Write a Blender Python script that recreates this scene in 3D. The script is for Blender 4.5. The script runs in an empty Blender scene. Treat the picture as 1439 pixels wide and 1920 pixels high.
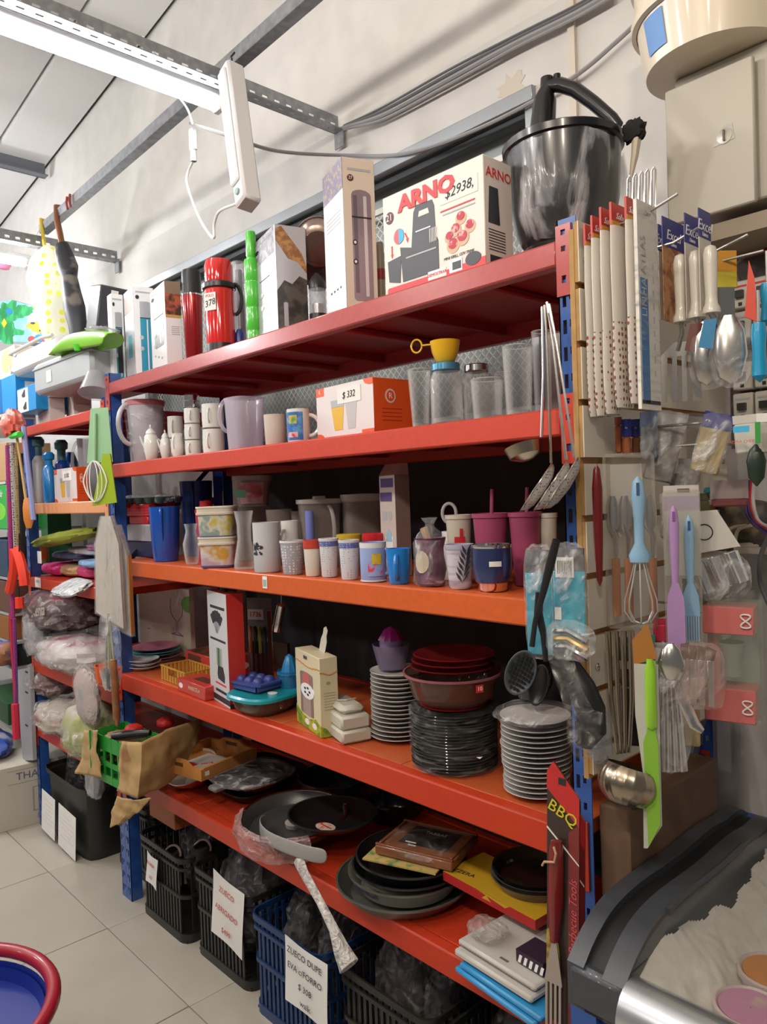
import bpy,math,random
from mathutils import Vector,Matrix,noise
random.seed(7)
S=bpy.context.scene
COL=S.collection
PI=math.pi
# ---------------------------------------------------------------- camera (solved from the rack's own lines)

FPX,CX,CY=1420.0,719.5,960.0
CXW=Vector((0.68138303,-0.0062828,-0.73190005))
CYW=Vector((0.73109121,-0.04193195,0.68098998))
CZW=Vector((-0.03496853,-0.99910071,-0.02397842))
CAM=Vector((0.81,-1.217,1.54))
cd=bpy.data.cameras.new('camera'); cam=bpy.data.objects.new('camera',cd); COL.objects.link(cam)
cd.sensor_fit='VERTICAL'; cd.sensor_height=36.0; cd.lens=36.0*FPX/1920.0; cd.clip_start=0.02
right=Vector((CXW[0],CYW[0],CZW[0])); down=Vector((CXW[1],CYW[1],CZW[1])); fwd=Vector((CXW[2],CYW[2],CZW[2]))
m3=Matrix((right,-down,-fwd)).transposed()
cam.matrix_world=Matrix.Translation(CAM)@m3.to_4x4()
S.camera=cam
# ---------------------------------------------------------------- world, exposure

S.view_settings.view_transform='Standard'; S.view_settings.look='None'
S.view_settings.exposure=1.06; S.view_settings.gamma=1.0; S.view_settings.use_curve_mapping=False
w=bpy.data.worlds.new('world'); S.world=w; w.use_nodes=True
w.node_tree.nodes['Background'].inputs[0].default_value=(1.0,0.95,0.90,1)
w.node_tree.nodes['Background'].inputs[1].default_value=0.07
def area(name,loc,size,sy,power,rot=(0,0,0),col=(1,.97,.93)):
 l=bpy.data.lights.new(name,'AREA'); l.shape='RECTANGLE'; l.size=size; l.size_y=sy; l.energy=power; l.color=col
 o=bpy.data.objects.new(name,l); COL.objects.link(o); o.location=loc; o.rotation_euler=rot
 return o
 # unseen point lights added to brighten the room, over and behind the camera and down the aisle

def lamp(name,loc,power,col=(1,.96,.92),r=.09):
 l=bpy.data.lights.new(name,'POINT'); l.shadow_soft_size=r; l.energy=power; l.color=col
 o=bpy.data.objects.new(name,l); COL.objects.link(o); o.location=loc
 return o
for x in(-2.1,-1.1,.2,1.2):lamp('added_room_light',(x,-1.7,2.9),17 if x<0 else 26,(1,.96,.92)if x<0 else(1,.87,.72))
for x in(-3.4,-1.0,1.0):lamp('added_room_light',(x,-3.6,2.9),17,(1,.94,.88)if x<0 else(1,.88,.74))
for y in(-.9,-2.2):lamp('added_room_light',(-4.6,y,2.9),24,(.96,.98,1))
# ---------------------------------------------------------------- pixel <-> world

def U(u,v,x=None,y=None,z=None):
 d=Vector((u-CX,v-CY,FPX)); q=Vector((d.dot(CXW),d.dot(CYW),d.dot(CZW)))
 if x is not None:t=(x-CAM.x)/q.x
 elif y is not None:t=(y-CAM.y)/q.y
 else:t=(z-CAM.z)/q.z
 return CAM+q*t
def proj(p):
 r=Vector(p)-CAM; c=CXW*r.x+CYW*r.y+CZW*r.z
 return CX+FPX*c.x/c.z,CY+FPX*c.y/c.z
def cyl(uL,uR,vT,z0,y=None,vb=None):
 """centre, radius and height of a round thing seen between columns uL..uR, top at vT, standing on z0"""
 um=(uL+uR)/2
 yy=y if y is not None else U(um,vb,z=z0).y
 for _ in range(4):
  vm=(vT+proj(U(um,vT,y=yy)*1.0)[1])/2
  a=U(uL,vm,y=yy)-CAM; b=U(uR,vm,y=yy)-CAM
  ta=math.atan2(a.y,a.x); tb=math.atan2(b.y,b.x)
  mid=(ta+tb)/2; half=abs(ta-tb)/2
  d=(yy-CAM.y)/math.sin(mid); r=d*math.sin(half)
  if y is None:yy=U(um,vb,z=z0).y+r*.93
 x=CAM.x+d*math.cos(mid)
 z=U(um,vT,y=yy).z
 return x,yy,r,z-z0
 # ---------------------------------------------------------------- materials

_M={}
def mat(name,col=None,rough=.5,metal=0.,bump=0.,bscale=60.,emit=0.,coat=0.,spec=.5,var=0.):
 key=(name,)
 if key in _M:return _M[key]
 if col is None:col=(.5,.5,.5); print('UNDEFINED MATERIAL',name)
 m=bpy.data.materials.new(name); m.use_nodes=True; nt=m.node_tree; b=nt.nodes['Principled BSDF']
 b.inputs['Base Color'].default_value=(*col,1); b.inputs['Roughness'].default_value=rough
 b.inputs['Metallic'].default_value=metal; b.inputs['Specular IOR Level'].default_value=spec
 if coat:b.inputs['Coat Weight'].default_value=coat; b.inputs['Coat Roughness'].default_value=.08
 if emit:b.inputs['Emission Color'].default_value=(*col,1); b.inputs['Emission Strength'].default_value=emit
 if bump or var:
  tc=nt.nodes.new('ShaderNodeTexCoord'); n=nt.nodes.new('ShaderNodeTexNoise'); n.inputs['Scale'].default_value=bscale
  n.inputs['Detail'].default_value=3; nt.links.new(tc.outputs['Object'],n.inputs['Vector'])
  if bump:
   bp=nt.nodes.new('ShaderNodeBump'); bp.inputs['Strength'].default_value=bump; bp.inputs['Distance'].default_value=.004
   nt.links.new(n.outputs['Fac'],bp.inputs['Height']); nt.links.new(bp.outputs['Normal'],b.inputs['Normal'])
  if var:
   r=nt.nodes.new('ShaderNodeValToRGB'); r.color_ramp.elements[0].position=.35; r.color_ramp.elements[1].position=.65
   r.color_ramp.elements[0].color=(*[c*(1-var)for c in col],1); r.color_ramp.elements[1].color=(*[min(1,c*(1+var*.6))for c in col],1)
   nt.links.new(n.outputs['Fac'],r.inputs['Fac']); nt.links.new(r.outputs['Color'],b.inputs['Base Color'])
 _M[key]=m
 return m
def clear(name,col=(.5,.5,.52),alpha=.12,rough=.06,edge=.75):
 """thin clear plastic or glass: see-through face on, tinted and glossy towards its edges"""
 if(name,)in _M:return _M[(name,)]
 m=bpy.data.materials.new(name); m.use_nodes=True; nt=m.node_tree; nt.nodes.clear()
 out=nt.nodes.new('ShaderNodeOutputMaterial'); mix=nt.nodes.new('ShaderNodeMixShader'); tr=nt.nodes.new('ShaderNodeBsdfTransparent')
 tr.inputs[0].default_value=(*[.85+.15*c for c in col],1)
 pb=nt.nodes.new('ShaderNodeBsdfPrincipled'); pb.inputs['Base Color'].default_value=(*col,1); pb.inputs['Roughness'].default_value=rough
 lw=nt.nodes.new('ShaderNodeLayerWeight'); lw.inputs['Blend'].default_value=.22
 mr=nt.nodes.new('ShaderNodeMapRange'); mr.inputs['To Min'].default_value=alpha; mr.inputs['To Max'].default_value=edge
 nt.links.new(lw.outputs['Facing'],mr.inputs['Value']); nt.links.new(mr.outputs['Result'],mix.inputs['Fac'])
 nt.links.new(tr.outputs[0],mix.inputs[1]); nt.links.new(pb.outputs[0],mix.inputs[2]); nt.links.new(mix.outputs[0],out.inputs[0])
 _M[(name,)]=m; return m
def film(name,col=(.8,.8,.82),lo=.06,hi=.7,scale=14.,rough=.16,stretch=(1,1,1)):
 """crumpled clear film: creases catch the light, the flats stay see-through"""
 if(name,)in _M:return _M[(name,)]
 m=bpy.data.materials.new(name); m.use_nodes=True; nt=m.node_tree; nt.nodes.clear()
 N=nt.nodes.new; L=nt.links.new
 out=N('ShaderNodeOutputMaterial'); mix=N('ShaderNodeMixShader'); tr=N('ShaderNodeBsdfTransparent')
 pb=N('ShaderNodeBsdfPrincipled'); pb.inputs['Base Color'].default_value=(*col,1); pb.inputs['Roughness'].default_value=rough
 pb.inputs['Specular IOR Level'].default_value=1.
 tc=N('ShaderNodeTexCoord'); mp=N('ShaderNodeMapping'); mp.inputs['Scale'].default_value=stretch; no=N('ShaderNodeTexNoise')
 no.inputs['Scale'].default_value=scale; no.inputs['Detail'].default_value=5; no.inputs['Distortion'].default_value=1.6
 L(tc.outputs['Object'],mp.inputs[0]); L(mp.outputs[0],no.inputs['Vector'])
 rp=N('ShaderNodeValToRGB'); e=rp.color_ramp.elements; e[0].position=.36; e[0].color=(lo,)*3+(1,); e[1].position=.72; e[1].color=(hi,)*3+(1,)
 k=rp.color_ramp.elements.new(.54); k.color=(lo*1.6+.05,)*3+(1,)
 L(no.outputs['Fac'],rp.inputs['Fac']); L(rp.outputs['Color'],mix.inputs['Fac'])
 bp=N('ShaderNodeBump'); bp.inputs['Strength'].default_value=1.; bp.inputs['Distance'].default_value=.02; L(no.outputs['Fac'],bp.inputs['Height']); L(bp.outputs[0],pb.inputs['Normal'])
 L(tr.outputs[0],mix.inputs[1]); L(pb.outputs[0],mix.inputs[2]); L(mix.outputs[0],out.inputs[0])
 _M[(name,)]=m; return m
def patterned(name,base=(.5,.5,.5),fg=(.3,.3,.3),kind='voronoi',scale=40.,thr=.3,rough=.5,stretch=(1,1,1),fg2=None):
 """flat print or dye: spots, checks or blotches of a second colour"""
 if(name,)in _M:return _M[(name,)]
 m=bpy.data.materials.new(name); m.use_nodes=True; nt=m.node_tree; b=nt.nodes['Principled BSDF']; b.inputs['Roughness'].default_value=rough
 N=nt.nodes.new; L=nt.links.new
 tc=N('ShaderNodeTexCoord'); mp=N('ShaderNodeMapping'); mp.inputs['Scale'].default_value=stretch; L(tc.outputs['Object'],mp.inputs[0])
 if kind=='noise':t=N('ShaderNodeTexNoise'); t.inputs['Scale'].default_value=scale; o=t.outputs['Fac']
 elif kind=='checker':t=N('ShaderNodeTexChecker'); t.inputs['Scale'].default_value=scale; o=t.outputs['Fac']
 else:t=N('ShaderNodeTexVoronoi'); t.inputs['Scale'].default_value=scale; t.inputs['Randomness'].default_value=.3 if kind=='dots' else 1.; o=t.outputs['Distance']
 L(mp.outputs[0],t.inputs['Vector'])
 rp=N('ShaderNodeValToRGB'); e=rp.color_ramp.elements; rp.color_ramp.interpolation='CONSTANT' if kind!='noise' else 'LINEAR'
 e[0].position=0; e[0].color=(*fg,1); e[1].position=thr; e[1].color=(*base,1)
 if kind=='noise':e[0].position=thr-.08; e[1].position=thr+.08
 if fg2:k=rp.color_ramp.elements.new(min(.98,thr+.2)); k.color=(*fg2,1)
 L(o,rp.inputs['Fac']); L(rp.outputs['Color'],b.inputs['Base Color'])
 _M[(name,)]=m; return m
 # ---------------------------------------------------------------- mesh builder

class MB:
 def __init__(s):s.v=[]; s.f=[]; s.m=[]; s.mats=[]; s.T=Matrix.Identity(4)
 def mi(s,m):
  if m not in s.mats:s.mats.append(m)
  return s.mats.index(m)
 def add(s,vs,fs,m):
  o=len(s.v); k=s.mi(m); s.v+=[tuple(s.T@Vector(p))for p in vs]
  for f in fs:s.f.append(tuple(i+o for i in f)); s.m.append(k)
  return s
 def box(s,c,d,m,rz=0,b=0.,R=None):
  x,y,z=(t/2 for t in d); c=Vector(c)
  R=R or Matrix.Rotation(rz,3,'Z')
  b=min(b,x*.9,y*.9,z*.9)
  if b<=0:
   P=[(i*x,j*y,k*z)for k in(-1,1)for j in(-1,1)for i in(-1,1)]
   F=[(0,2,3,1),(4,5,7,6),(0,1,5,4),(2,6,7,3),(0,4,6,2),(1,3,7,5)]
  else:
   P=[]; ix={}
   for k in(-1,1):
    for j in(-1,1):
     for i in(-1,1):
      for a in range(3):
       q=[i*(x-b),j*(y-b),k*(z-b)]; q[a]+=b*(i,j,k)[a]; ix[(i,j,k,a)]=len(P); P.append(tuple(q))
   F=[]
   for a in range(3):
    e,f2=[t for t in range(3)if t!=a]
    for sg in(-1,1):
     q=[]
     for p,r in((-1,-1),(1,-1),(1,1),(-1,1)):
      t=[0,0,0]; t[a]=sg; t[e]=p; t[f2]=r; q.append(ix[(*t,a)])
     flip=(sg<0)^(a==1)
     F.append(tuple(q[::-1])if flip else tuple(q))
   for a in range(3):
    e,f2=[t for t in range(3)if t!=a]
    for p in(-1,1):
     for r in(-1,1):
      lo=[0,0,0]; hi=[0,0,0]; lo[a]=-1; hi[a]=1; lo[e]=hi[e]=p; lo[f2]=hi[f2]=r
      q=[ix[(*lo,e)],ix[(*hi,e)],ix[(*hi,f2)],ix[(*lo,f2)]]
      F.append(tuple(q[::-1])if(p*r>0)^(a==1)else tuple(q))
   for k in(-1,1):
    for j in(-1,1):
     for i in(-1,1):
      q=[ix[(i,j,k,a)]for a in range(3)]; F.append(tuple(q)if i*j*k>0 else tuple(q[::-1]))
  return s.add([tuple(c+R@Vector(p))for p in P],F,m)
 def lathe(s,prof,m,n=28,c=(0,0,0),sx=1.,sy=1.,R=None,a0=0.,a1=2*PI,star=0.,sn=8,sq=0.):
  full=abs(a1-a0-2*PI)<1e-6; P=[]; F=[]; k=n if full else n+1; c=Vector(c)
  for r,z in prof:
   for i in range(k):
    a=a0+(a1-a0)*i/n; rr=r*(1+star*math.cos(sn*a))
    ca,sa=math.cos(a),math.sin(a)
    if sq:g=(abs(ca)**sq+abs(sa)**sq)**(-1/sq); ca*=g; sa*=g
    p=Vector((rr*ca*sx,rr*sa*sy,z)); P.append(tuple(c+(R@p if R else p)))
  for j in range(len(prof)-1):
   for i in range(n):
    i2=(i+1)%k if full else i+1
    F.append((j*k+i,j*k+i2,(j+1)*k+i2,(j+1)*k+i))
  return s.add(P,F,m)
 def shell(s,prof,m,t=.003,**kw):
  """open vessel: outer profile going up, then back down inside with wall t"""
  inn=[(max(r-t,.0005),z+(t if j==0 else 0))for j,(r,z)in enumerate(prof)]
  pr=[(0.0004,prof[0][1])]+prof+inn[::-1]+[(0.0004,prof[0][1]+t)]
  return s.lathe(pr,m,**kw)
 def tube(s,pts,r,m,n=8,closed=False,flat=1.):
  pts=[Vector(p)for p in pts]; N=len(pts); P=[]; F=[]
  rs=r if isinstance(r,(list,tuple))else[r]*N
  prev=None
  for i,p in enumerate(pts):
   if closed:t=pts[(i+1)%N]-pts[i-1]
   else:t=pts[min(i+1,N-1)]-pts[max(i-1,0)]
   t=t.normalized()if t.length>1e-9 else Vector((0,0,1))
   if prev is None:a=t.orthogonal().normalized()
   else:a=(prev-t*prev.dot(t)); a=a.normalized()if a.length>1e-6 else t.orthogonal().normalized()
   prev=a; b=t.cross(a)
   for j in range(n):
    q=2*PI*j/n; P.append(tuple(p+a*math.cos(q)*rs[i]+b*math.sin(q)*rs[i]*flat))
  M=N if closed else N-1
  for i in range(M):
   i2=(i+1)%N
   for j in range(n):F.append((i*n+j,i*n+(j+1)%n,i2*n+(j+1)%n,i2*n+j))
  if not closed:F.append(tuple(range(n))[::-1]); F.append(tuple((N-1)*n+j for j in range(n)))
  return s.add(P,F,m)
 def prism(s,poly,h0,h1,m,ax='z'):
  n=len(poly)
  def q(a,b,h):return{'z':(a,b,h),'y':(a,h,b),'x':(h,a,b)}[ax]
  P=[q(a,b,h0)for a,b in poly]+[q(a,b,h1)for a,b in poly]
  F=[tuple(range(n))[::-1],tuple(range(n,2*n))]+[(i,(i+1)%n,n+(i+1)%n,n+i)for i in range(n)]
  return s.add(P,F,m)
 def quad(s,ps,m):return s.add(ps,[tuple(range(len(ps)))],m)
 def text(s,t,size,m,M4,shear=0.,ext=.0003,font_x=1.,bold=0.):
  cu=bpy.data.curves.new('t','FONT'); cu.body=t; cu.size=size; cu.extrude=ext; cu.shear=shear; cu.align_x='CENTER'; cu.align_y='CENTER'
  cu.resolution_u=2; cu.offset=bold
  o=bpy.data.objects.new('t',cu); COL.objects.link(o)
  me=bpy.data.meshes.new_from_object(o.evaluated_get(bpy.context.evaluated_depsgraph_get()))
  X=Matrix.Diagonal((font_x,1,1,1))
  s.add([tuple(M4@X@v.co)for v in me.vertices],[tuple(p.vertices)for p in me.polygons],m)
  bpy.data.objects.remove(o); bpy.data.meshes.remove(me); bpy.data.curves.remove(cu)
  return s
 def warp(s,fn):s.v=[tuple(fn(Vector(p)))for p in s.v]; return s
 def build(s,name,parent=None,smooth=True,ang=38):
  me=bpy.data.meshes.new(name); me.from_pydata(s.v,[],s.f)
  for m in s.mats:me.materials.append(m)
  me.polygons.foreach_set('material_index',s.m)
  me.polygons.foreach_set('use_smooth',[smooth]*len(s.f))
  me.validate(); me.update()
  if smooth:me.set_sharp_from_angle(angle=math.radians(ang))
  o=bpy.data.objects.new(name,me); COL.objects.link(o)
  if parent:o.parent=parent
  return o
def thing(name,label,cat,loc=(0,0,0),rz=0,group=None,rot=None):
 o=bpy.data.objects.new(name,None); COL.objects.link(o); o.empty_display_size=.05
 o.location=loc; o.rotation_euler=rot or(0,0,rz); o['label']=label; o['category']=cat
 if group:o['group']=group
 return o
def solo(mb,name,label,cat,loc=(0,0,0),rz=0,group=None,rot=None,**kw):
 o=mb.build(name,**kw); o.location=loc; o.rotation_euler=rot or(0,0,rz); o['label']=label; o['category']=cat
 if group:o['group']=group
 return o
def struct(mb,name,parent=None,**kw):
 o=mb.build(name,parent,**kw)
 if not parent:o['kind']='structure'
 return o
def copy_tree(o,parent=None):
 c=o.copy(); COL.objects.link(c)
 if parent:c.parent=parent
 for ch in list(o.children):copy_tree(ch,c)
 return c
def at(th,loc,rz=None,label=None,group=None):
 c=copy_tree(th); c.location=loc
 if rz is not None:c.rotation_euler.z=rz
 if label:c['label']=label
 if group:c['group']=group
 return c
ORD=['first','second','third','fourth','fifth','sixth','seventh','eighth','ninth','tenth','eleventh','twelfth','thirteenth','fourteenth','fifteenth','sixteenth','seventeenth','eighteenth','nineteenth','twentieth','twenty-first','twenty-second','twenty-third','twenty-fourth']
# palette

WHITE=mat('white_print',(.80,.80,.80),.45); BLACK=mat('black_plastic',(.012,.012,.014),.35); INK=mat('ink',(.02,.02,.025),.6)
REDP=mat('red_print',(.62,.02,.03),.45); STEEL=mat('stainless_steel',(.62,.60,.57),.22,1.); CHROME=mat('chrome',(.8,.8,.8),.08,1.)
CERAM=mat('white_ceramic',(.72,.73,.70),.18,coat=.5); PAPER=mat('paper',(.78,.77,.74),.8); CARD=mat('brown_cardboard',(.40,.25,.12),.85,var=.12,bscale=20)
GLASS=clear('clear_glass',(.85,.87,.87),.02,.02,.75); PLAS=clear('clear_plastic',(.60,.61,.66),.2,.12,.7)
GREYP=mat('grey_print',(.42,.43,.45),.5); BLUEP=mat('blue_print',(.05,.2,.55),.45)
FILM=film('clear_wrap'); FILMW=film('white_wrap',(.85,.83,.80),.25,.85,20)
# ================================================================= ROOM

YW=.64
wallm=mat('painted_plaster',(.66,.64,.615),.85,bump=.25,bscale=9,var=.05)
wallm2=mat('plaster_lower_shaded',(.60,.585,.57),.85,bump=.25,bscale=7,var=.05)
FX0,FX1,FY0=-8.5,3.2,-6.5
# floor: ceramic tiles, each a part where the photograph shows it; joints at X=-1.893+.6k, Y=-.141+.6k

grout=mat('tile_grout',(.16,.145,.125),.9)
tilem=mat('ceramic_tile',(.44,.405,.345),.28,bump=.04,bscale=4,var=.05)
fl=MB(); fl.box(((FX0+FX1)/2,(FY0+YW)/2,-.03),(FX1-FX0,YW-FY0,.055),grout); floor=struct(fl,'floor')
tb=MB(); tb.box((0,0,0),(.597,.597,.008),tilem,b=.0015); t0=tb.build('floor_tile',floor)
first=True
for i in range(-10,6):
 for j in range(-4,1):
  cx_,cy_=-1.893+.6*i+.3,-.141+.6*j+.3
  if cy_+.3>YW-.02 and j>1:continue
  if first:o=t0; first=False
  else:o=t0.copy(); COL.objects.link(o); o.parent=floor
  o.location=(cx_,cy_,-.004+random.uniform(-.0004,.0004))
rest=MB()
for i in range(-10,8):
 for j in range(-10,2):
  if-10<=i<6 and-4<=j<1:continue
  cx_,cy_=-1.893+.6*i+.3,-.141+.6*j+.3
  if cy_>YW:continue
  rest.box((cx_,cy_,-.004),(.597,.597,.008),tilem)
ro=rest.build('outer_floor_tiles',floor,smooth=False); ro['kind']='stuff'
# back wall, cut round the ventilation window; the wall below the cable line is greyer, a beam shadow put into its colour, and 1 cm proud

WX0,WX1,WZ0,WZ1=-3.0,-.48,1.74,2.70
wb=MB()
def wallbox(mb,x0,x1,z0,z1,m,y0=YW,y1=YW+.15):mb.box(((x0+x1)/2,(y0+y1)/2,(z0+z1)/2),(x1-x0,y1-y0,z1-z0),m)
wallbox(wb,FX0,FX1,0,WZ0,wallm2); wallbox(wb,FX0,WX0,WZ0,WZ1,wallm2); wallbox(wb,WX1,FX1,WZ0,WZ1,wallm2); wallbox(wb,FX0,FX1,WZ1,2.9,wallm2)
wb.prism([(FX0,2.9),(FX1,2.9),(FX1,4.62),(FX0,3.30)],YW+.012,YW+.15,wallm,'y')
struct(wb,'wall_back',smooth=False)
lb=MB(); lb.box((FX0-.05,(FY0+YW)/2,1.8),(.1,YW-FY0,3.6),wallm); struct(lb,'wall_left',smooth=False)
# thin pipe chase on the wall right of the window

pc=MB(); pc.box((-.352,YW-.006,2.72),(.022,.012,.42),mat('cream_paint',(.62,.56,.48),.7)); struct(pc,'trim_1')
# flaked patches of old paint on the wall

def patch(cu,cv,r,seed,m,lab):
 random.seed(seed); mb=MB(); c=U(cu,cv,y=YW); pts=[]
 for k in range(22):
  a=2*PI*k/22; q=r*random.uniform(.45,1.1); pts.append((c.x+q*math.cos(a),c.z+q*.8*math.sin(a)))
 mb.prism(pts,YW-.0015 if c.z<2.9 else YW+.0105,YW+.004 if c.z<2.9 else YW+.016,m,'y'); o=struct(mb,'trim_2'); return o
patch(962,160,.06,3,mat('flaked_plaster',(.55,.50,.43),.9),'')
# sloped roof: board ceiling rising to the right, laid in wide boards along the slope

def zr(x):return 3.646+(x+5.306)*(3.953-3.646)/2.778
roofm=mat('ceiling_board',(.58,.56,.55),.8,var=.04,bscale=3)
roofm2=mat('ceiling_board_light',(.66,.65,.64),.8)
rf=MB()
rf.prism([(FX0,zr(FX0)+.05),(FX1,zr(FX1)+.05),(FX1,zr(FX1)+.12),(FX0,zr(FX0)+.12)],FY0,YW+.15,mat('roof_sheet',(.3,.3,.3),.8),'y')
ceil=struct(rf,'ceiling',smooth=False)
ys=[YW-.002,YW-.32,YW-.95,YW-1.6,YW-2.3,YW-3.0,YW-3.9,YW-4.8,YW-5.8,FY0]
for k in range(len(ys)-1):
 mb=MB(); m=roofm2 if k==0 else roofm
 d=.02 if k else .0
 mb.prism([(FX0,zr(FX0)+d),(FX1,zr(FX1)+d),(FX1,zr(FX1)+.05),(FX0,zr(FX0)+.05)],ys[k+1]+.008,ys[k]-.008,m,'y')
 mb.build('ceiling_board',ceil,smooth=False)
steel_g=mat('galvanised_steel',(.33,.34,.36),.42,.75,var=.18,bscale=35)
dsteel=mat('dark_steel',(.17,.18,.21),.5,.5)
# roof purlins across the slope, dying into the back wall

for i,(u,v)in enumerate(((240,140),(90,325))):
 p=U(u,v,y=YW); mb=MB(); ztop=zr(p.x)
 mb.box((0,-2.6,-.055),(.012,5.2,.11),dsteel); mb.box((.03,-2.6,-.107),(.06,5.2,.006),dsteel)
 solo(mb,'roof_purlin',['dark steel roof purlin ending above the bright tube lamp','dark steel roof purlin at the left edge above the umbrellas'][i],'beam',(p.x,YW-.02,ztop+.018))
 # slotted angle: holes are real gaps between the strips

def slotted(mb,L,w,h,m,pitch=.05,slot=.022,t=.003,sw=.012):
 """angle iron along +Y from 0 to -L: a vertical web at x=0 hanging from z=0 to -h and a flange to x=+w at z=-h"""
 def plate(pos):
  n=int(L/pitch); s0=.5-sw/(2*h); s1=.5+sw/(2*h)
  def bar(a0,a1,b0,b1):mb.add(*pos(a0,a1,b0,b1),m)
  bar(0,L,0,s0); bar(0,L,s1,1)
  for k in range(n+1):
   a0=k*pitch-(pitch-slot)/2; a1=a0+(pitch-slot); bar(max(0,a0),min(L,a1),s0,s1)
 def bx(x0,x1,y0,y1,z0,z1):
  P=[(x,y,z)for z in(z0,z1)for y in(y0,y1)for x in(x0,x1)]
  return P,[(0,2,3,1),(4,5,7,6),(0,1,5,4),(2,6,7,3),(0,4,6,2),(1,3,7,5)]
 plate(lambda a0,a1,b0,b1:bx(0,t,-a1,-a0,-h+b0*h,-h+b1*h))
 plate(lambda a0,a1,b0,b1:bx(b0*w,b1*w,-a1,-a0,-h,-h+t))
for i,(xx,L,lab)in enumerate(((-1.355,2.6,'grey slotted angle iron bearing the bright tube lamp, running to the wall bracket'),(-3.29,2.6,'grey slotted angle iron behind the two hanging umbrellas'))):
 t=thing('slotted_beam',lab,'beam',(xx,YW-.006,2.945))
 mb=MB(); slotted(mb,L,.05,.07,steel_g); mb.build('angle_iron',t,smooth=False)
 mb=MB(); mb.box((.02,-.012,-.09),(.05,.006,.07),steel_g); mb.build('wall_bracket',t,smooth=False)
 # strut channel the umbrellas hang from

a=Vector(U(600,8,z=2.945))+Vector((.5,-.03,0)); b=U(82,442,z=2.945)
d=(b-a); L=d.length; t=thing('strut_rail','grey strut channel lying across both slotted irons, umbrellas hooked over its far end','rail',(a.x,a.y,2.952),math.atan2(d.y,d.x))
mb=MB(); mb.box((L/2,0,.003),(L,.042,.004),steel_g)
for s_ in(-1,1):mb.box((L/2,s_*.02,.024),(L,.003,.042),steel_g); mb.box((L/2,s_*.015,.0445),(L,.010,.003),steel_g)
mb.build('channel',t,smooth=False)
RAIL_A,RAIL_D=a,d.normalized()
# tube lamps under the irons

lampw=mat('lamp_housing',(.75,.76,.77),.35)
glow=mat('fluorescent_tube',(1,1,1),.4,emit=12); glow2=mat('fluorescent_tube_bright',(1,1,1),.4,emit=70)
def tube_lamp(x,y1,L,lab,z=2.865,glow=glow):
 t=thing('tube_lamp',lab,'lamp',(x,y1-L/2,z)); mb=MB()
 mb.box((0,0,.012),(.055,L,.02),lampw,b=.004)
 for s_ in(-1,1):mb.box((0,s_*(L/2-.015),-.014),(.05,.03,.045),lampw,b=.006)
 mb.build('housing',t); mb=MB(); mb.tube([(0,-L/2+.03,-.018),(0,L/2-.03,-.018)],.019,glow,14); mb.build('tube',t)
tube_lamp(-1.40,.17,1.25,'lit fluorescent tube lamp overhead under the nearer slotted iron')
tube_lamp(-3.40,.20,1.25,'lit fluorescent tube lamp beyond the hanging umbrellas',2.84,glow2)
# emergency lamp hanging askew from the crossing

t=thing('emergency_lamp','white emergency lamp bar hanging on its end below the rail crossing','lamp',U(448,255,y=.10),rot=(0,0,0))
pT,pB=U(434,128,y=.10),U(466,384,y=.04)
ax=(pT-pB); Lm=ax.length; q=ax.to_track_quat('Z','X'); t.rotation_mode='QUATERNION'; t.rotation_quaternion=q@Matrix.Rotation(math.radians(18),3,'Z').to_quaternion(); t.location=(pT+pB)/2
mb=MB(); mb.box((0,0,0),(.062,.06,Lm),mat('lamp_white',(.72,.71,.72),.4),b=.008); mb.build('body',t)
mb=MB(); mb.box((-.004,-.033,.02),(.045,.012,Lm*.82),mat('lamp_diffuser',(.82,.86,.90),.25),b=.005); mb.build('diffuser',t)
mb=MB(); mb.box((0,0,-Lm/2-.001),(.05,.048,.003),mat('lamp_end',(.42,.33,.32),.6)); mb.build('end_cap',t)
mb=MB(); mb.tube([(0,-.031,-Lm/2+.035),(0,-.036,-Lm/2+.035)],.010,mat('lamp_socket',(.3,.42,.42),.4),12); mb.build('socket',t)
mb=MB(); mb.tube([(0,0,Lm/2),(.01,0,Lm/2+.03),(-.01,.01,Lm/2+.06),(.0,.02,Lm/2+.075)],.003,INK,6); mb.build('hanging_wire',t)
# cables

def cable(pts,r,m,label,name='cable',steps=8):
 P=[Vector(p)for p in pts]; Q=[P[0]*2-P[1]]+P+[P[-1]*2-P[-2]]; out=[]
 for i in range(1,len(Q)-2):
  for k in range(steps):
   t_=k/steps; a_,b_,c_,d_=Q[i-1:i+3]
   out.append(.5*((2*b_)+(c_-a_)*t_+(2*a_-5*b_+4*c_-d_)*t_**2+(3*b_-a_-3*c_+d_)*t_**3))
 out.append(P[-1]); mb=MB(); mb.tube(out,r,m,7)
 return solo(mb,name,label,'cable')
grc=mat('grey_cable',(.28,.28,.29),.5); whc=mat('white_cable',(.7,.7,.68),.5); dkc=mat('dark_cable',(.12,.12,.13),.5)
Yc=YW-.03
for k,(m,r,off,lab)in enumerate(((grc,.008,0,'thickest grey cable of the bundle running up the wall from the bracket'),(dkc,.006,-8,'dark cable along the top of the wall bundle'),(grc,.005,8,'thin grey cable along the bottom of the wall bundle'),(dkc,.004,-15,'thin dark cable looping loosely above the wall bundle'))):
 cable([U(645,240+off*.3,y=Yc-.02),U(720,215+off,y=Yc),U(840,150+off*1.2,y=Yc),U(960,85+off,y=Yc),U(1075,28+off,y=Yc),U(1150,-15+off,y=Yc)],r,m,lab)
cable([U(357,232,y=.15),U(430,255,y=.1),U(520,283,y=.3),U(640,291,y=Yc),U(760,288,y=Yc),U(900,240,y=Yc),U(1060,155,y=Yc),U(1160,75,y=Yc),U(1236,0,y=Yc)],.006,grc,'single grey cable sagging from the plug across the wall to upper right')
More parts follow.
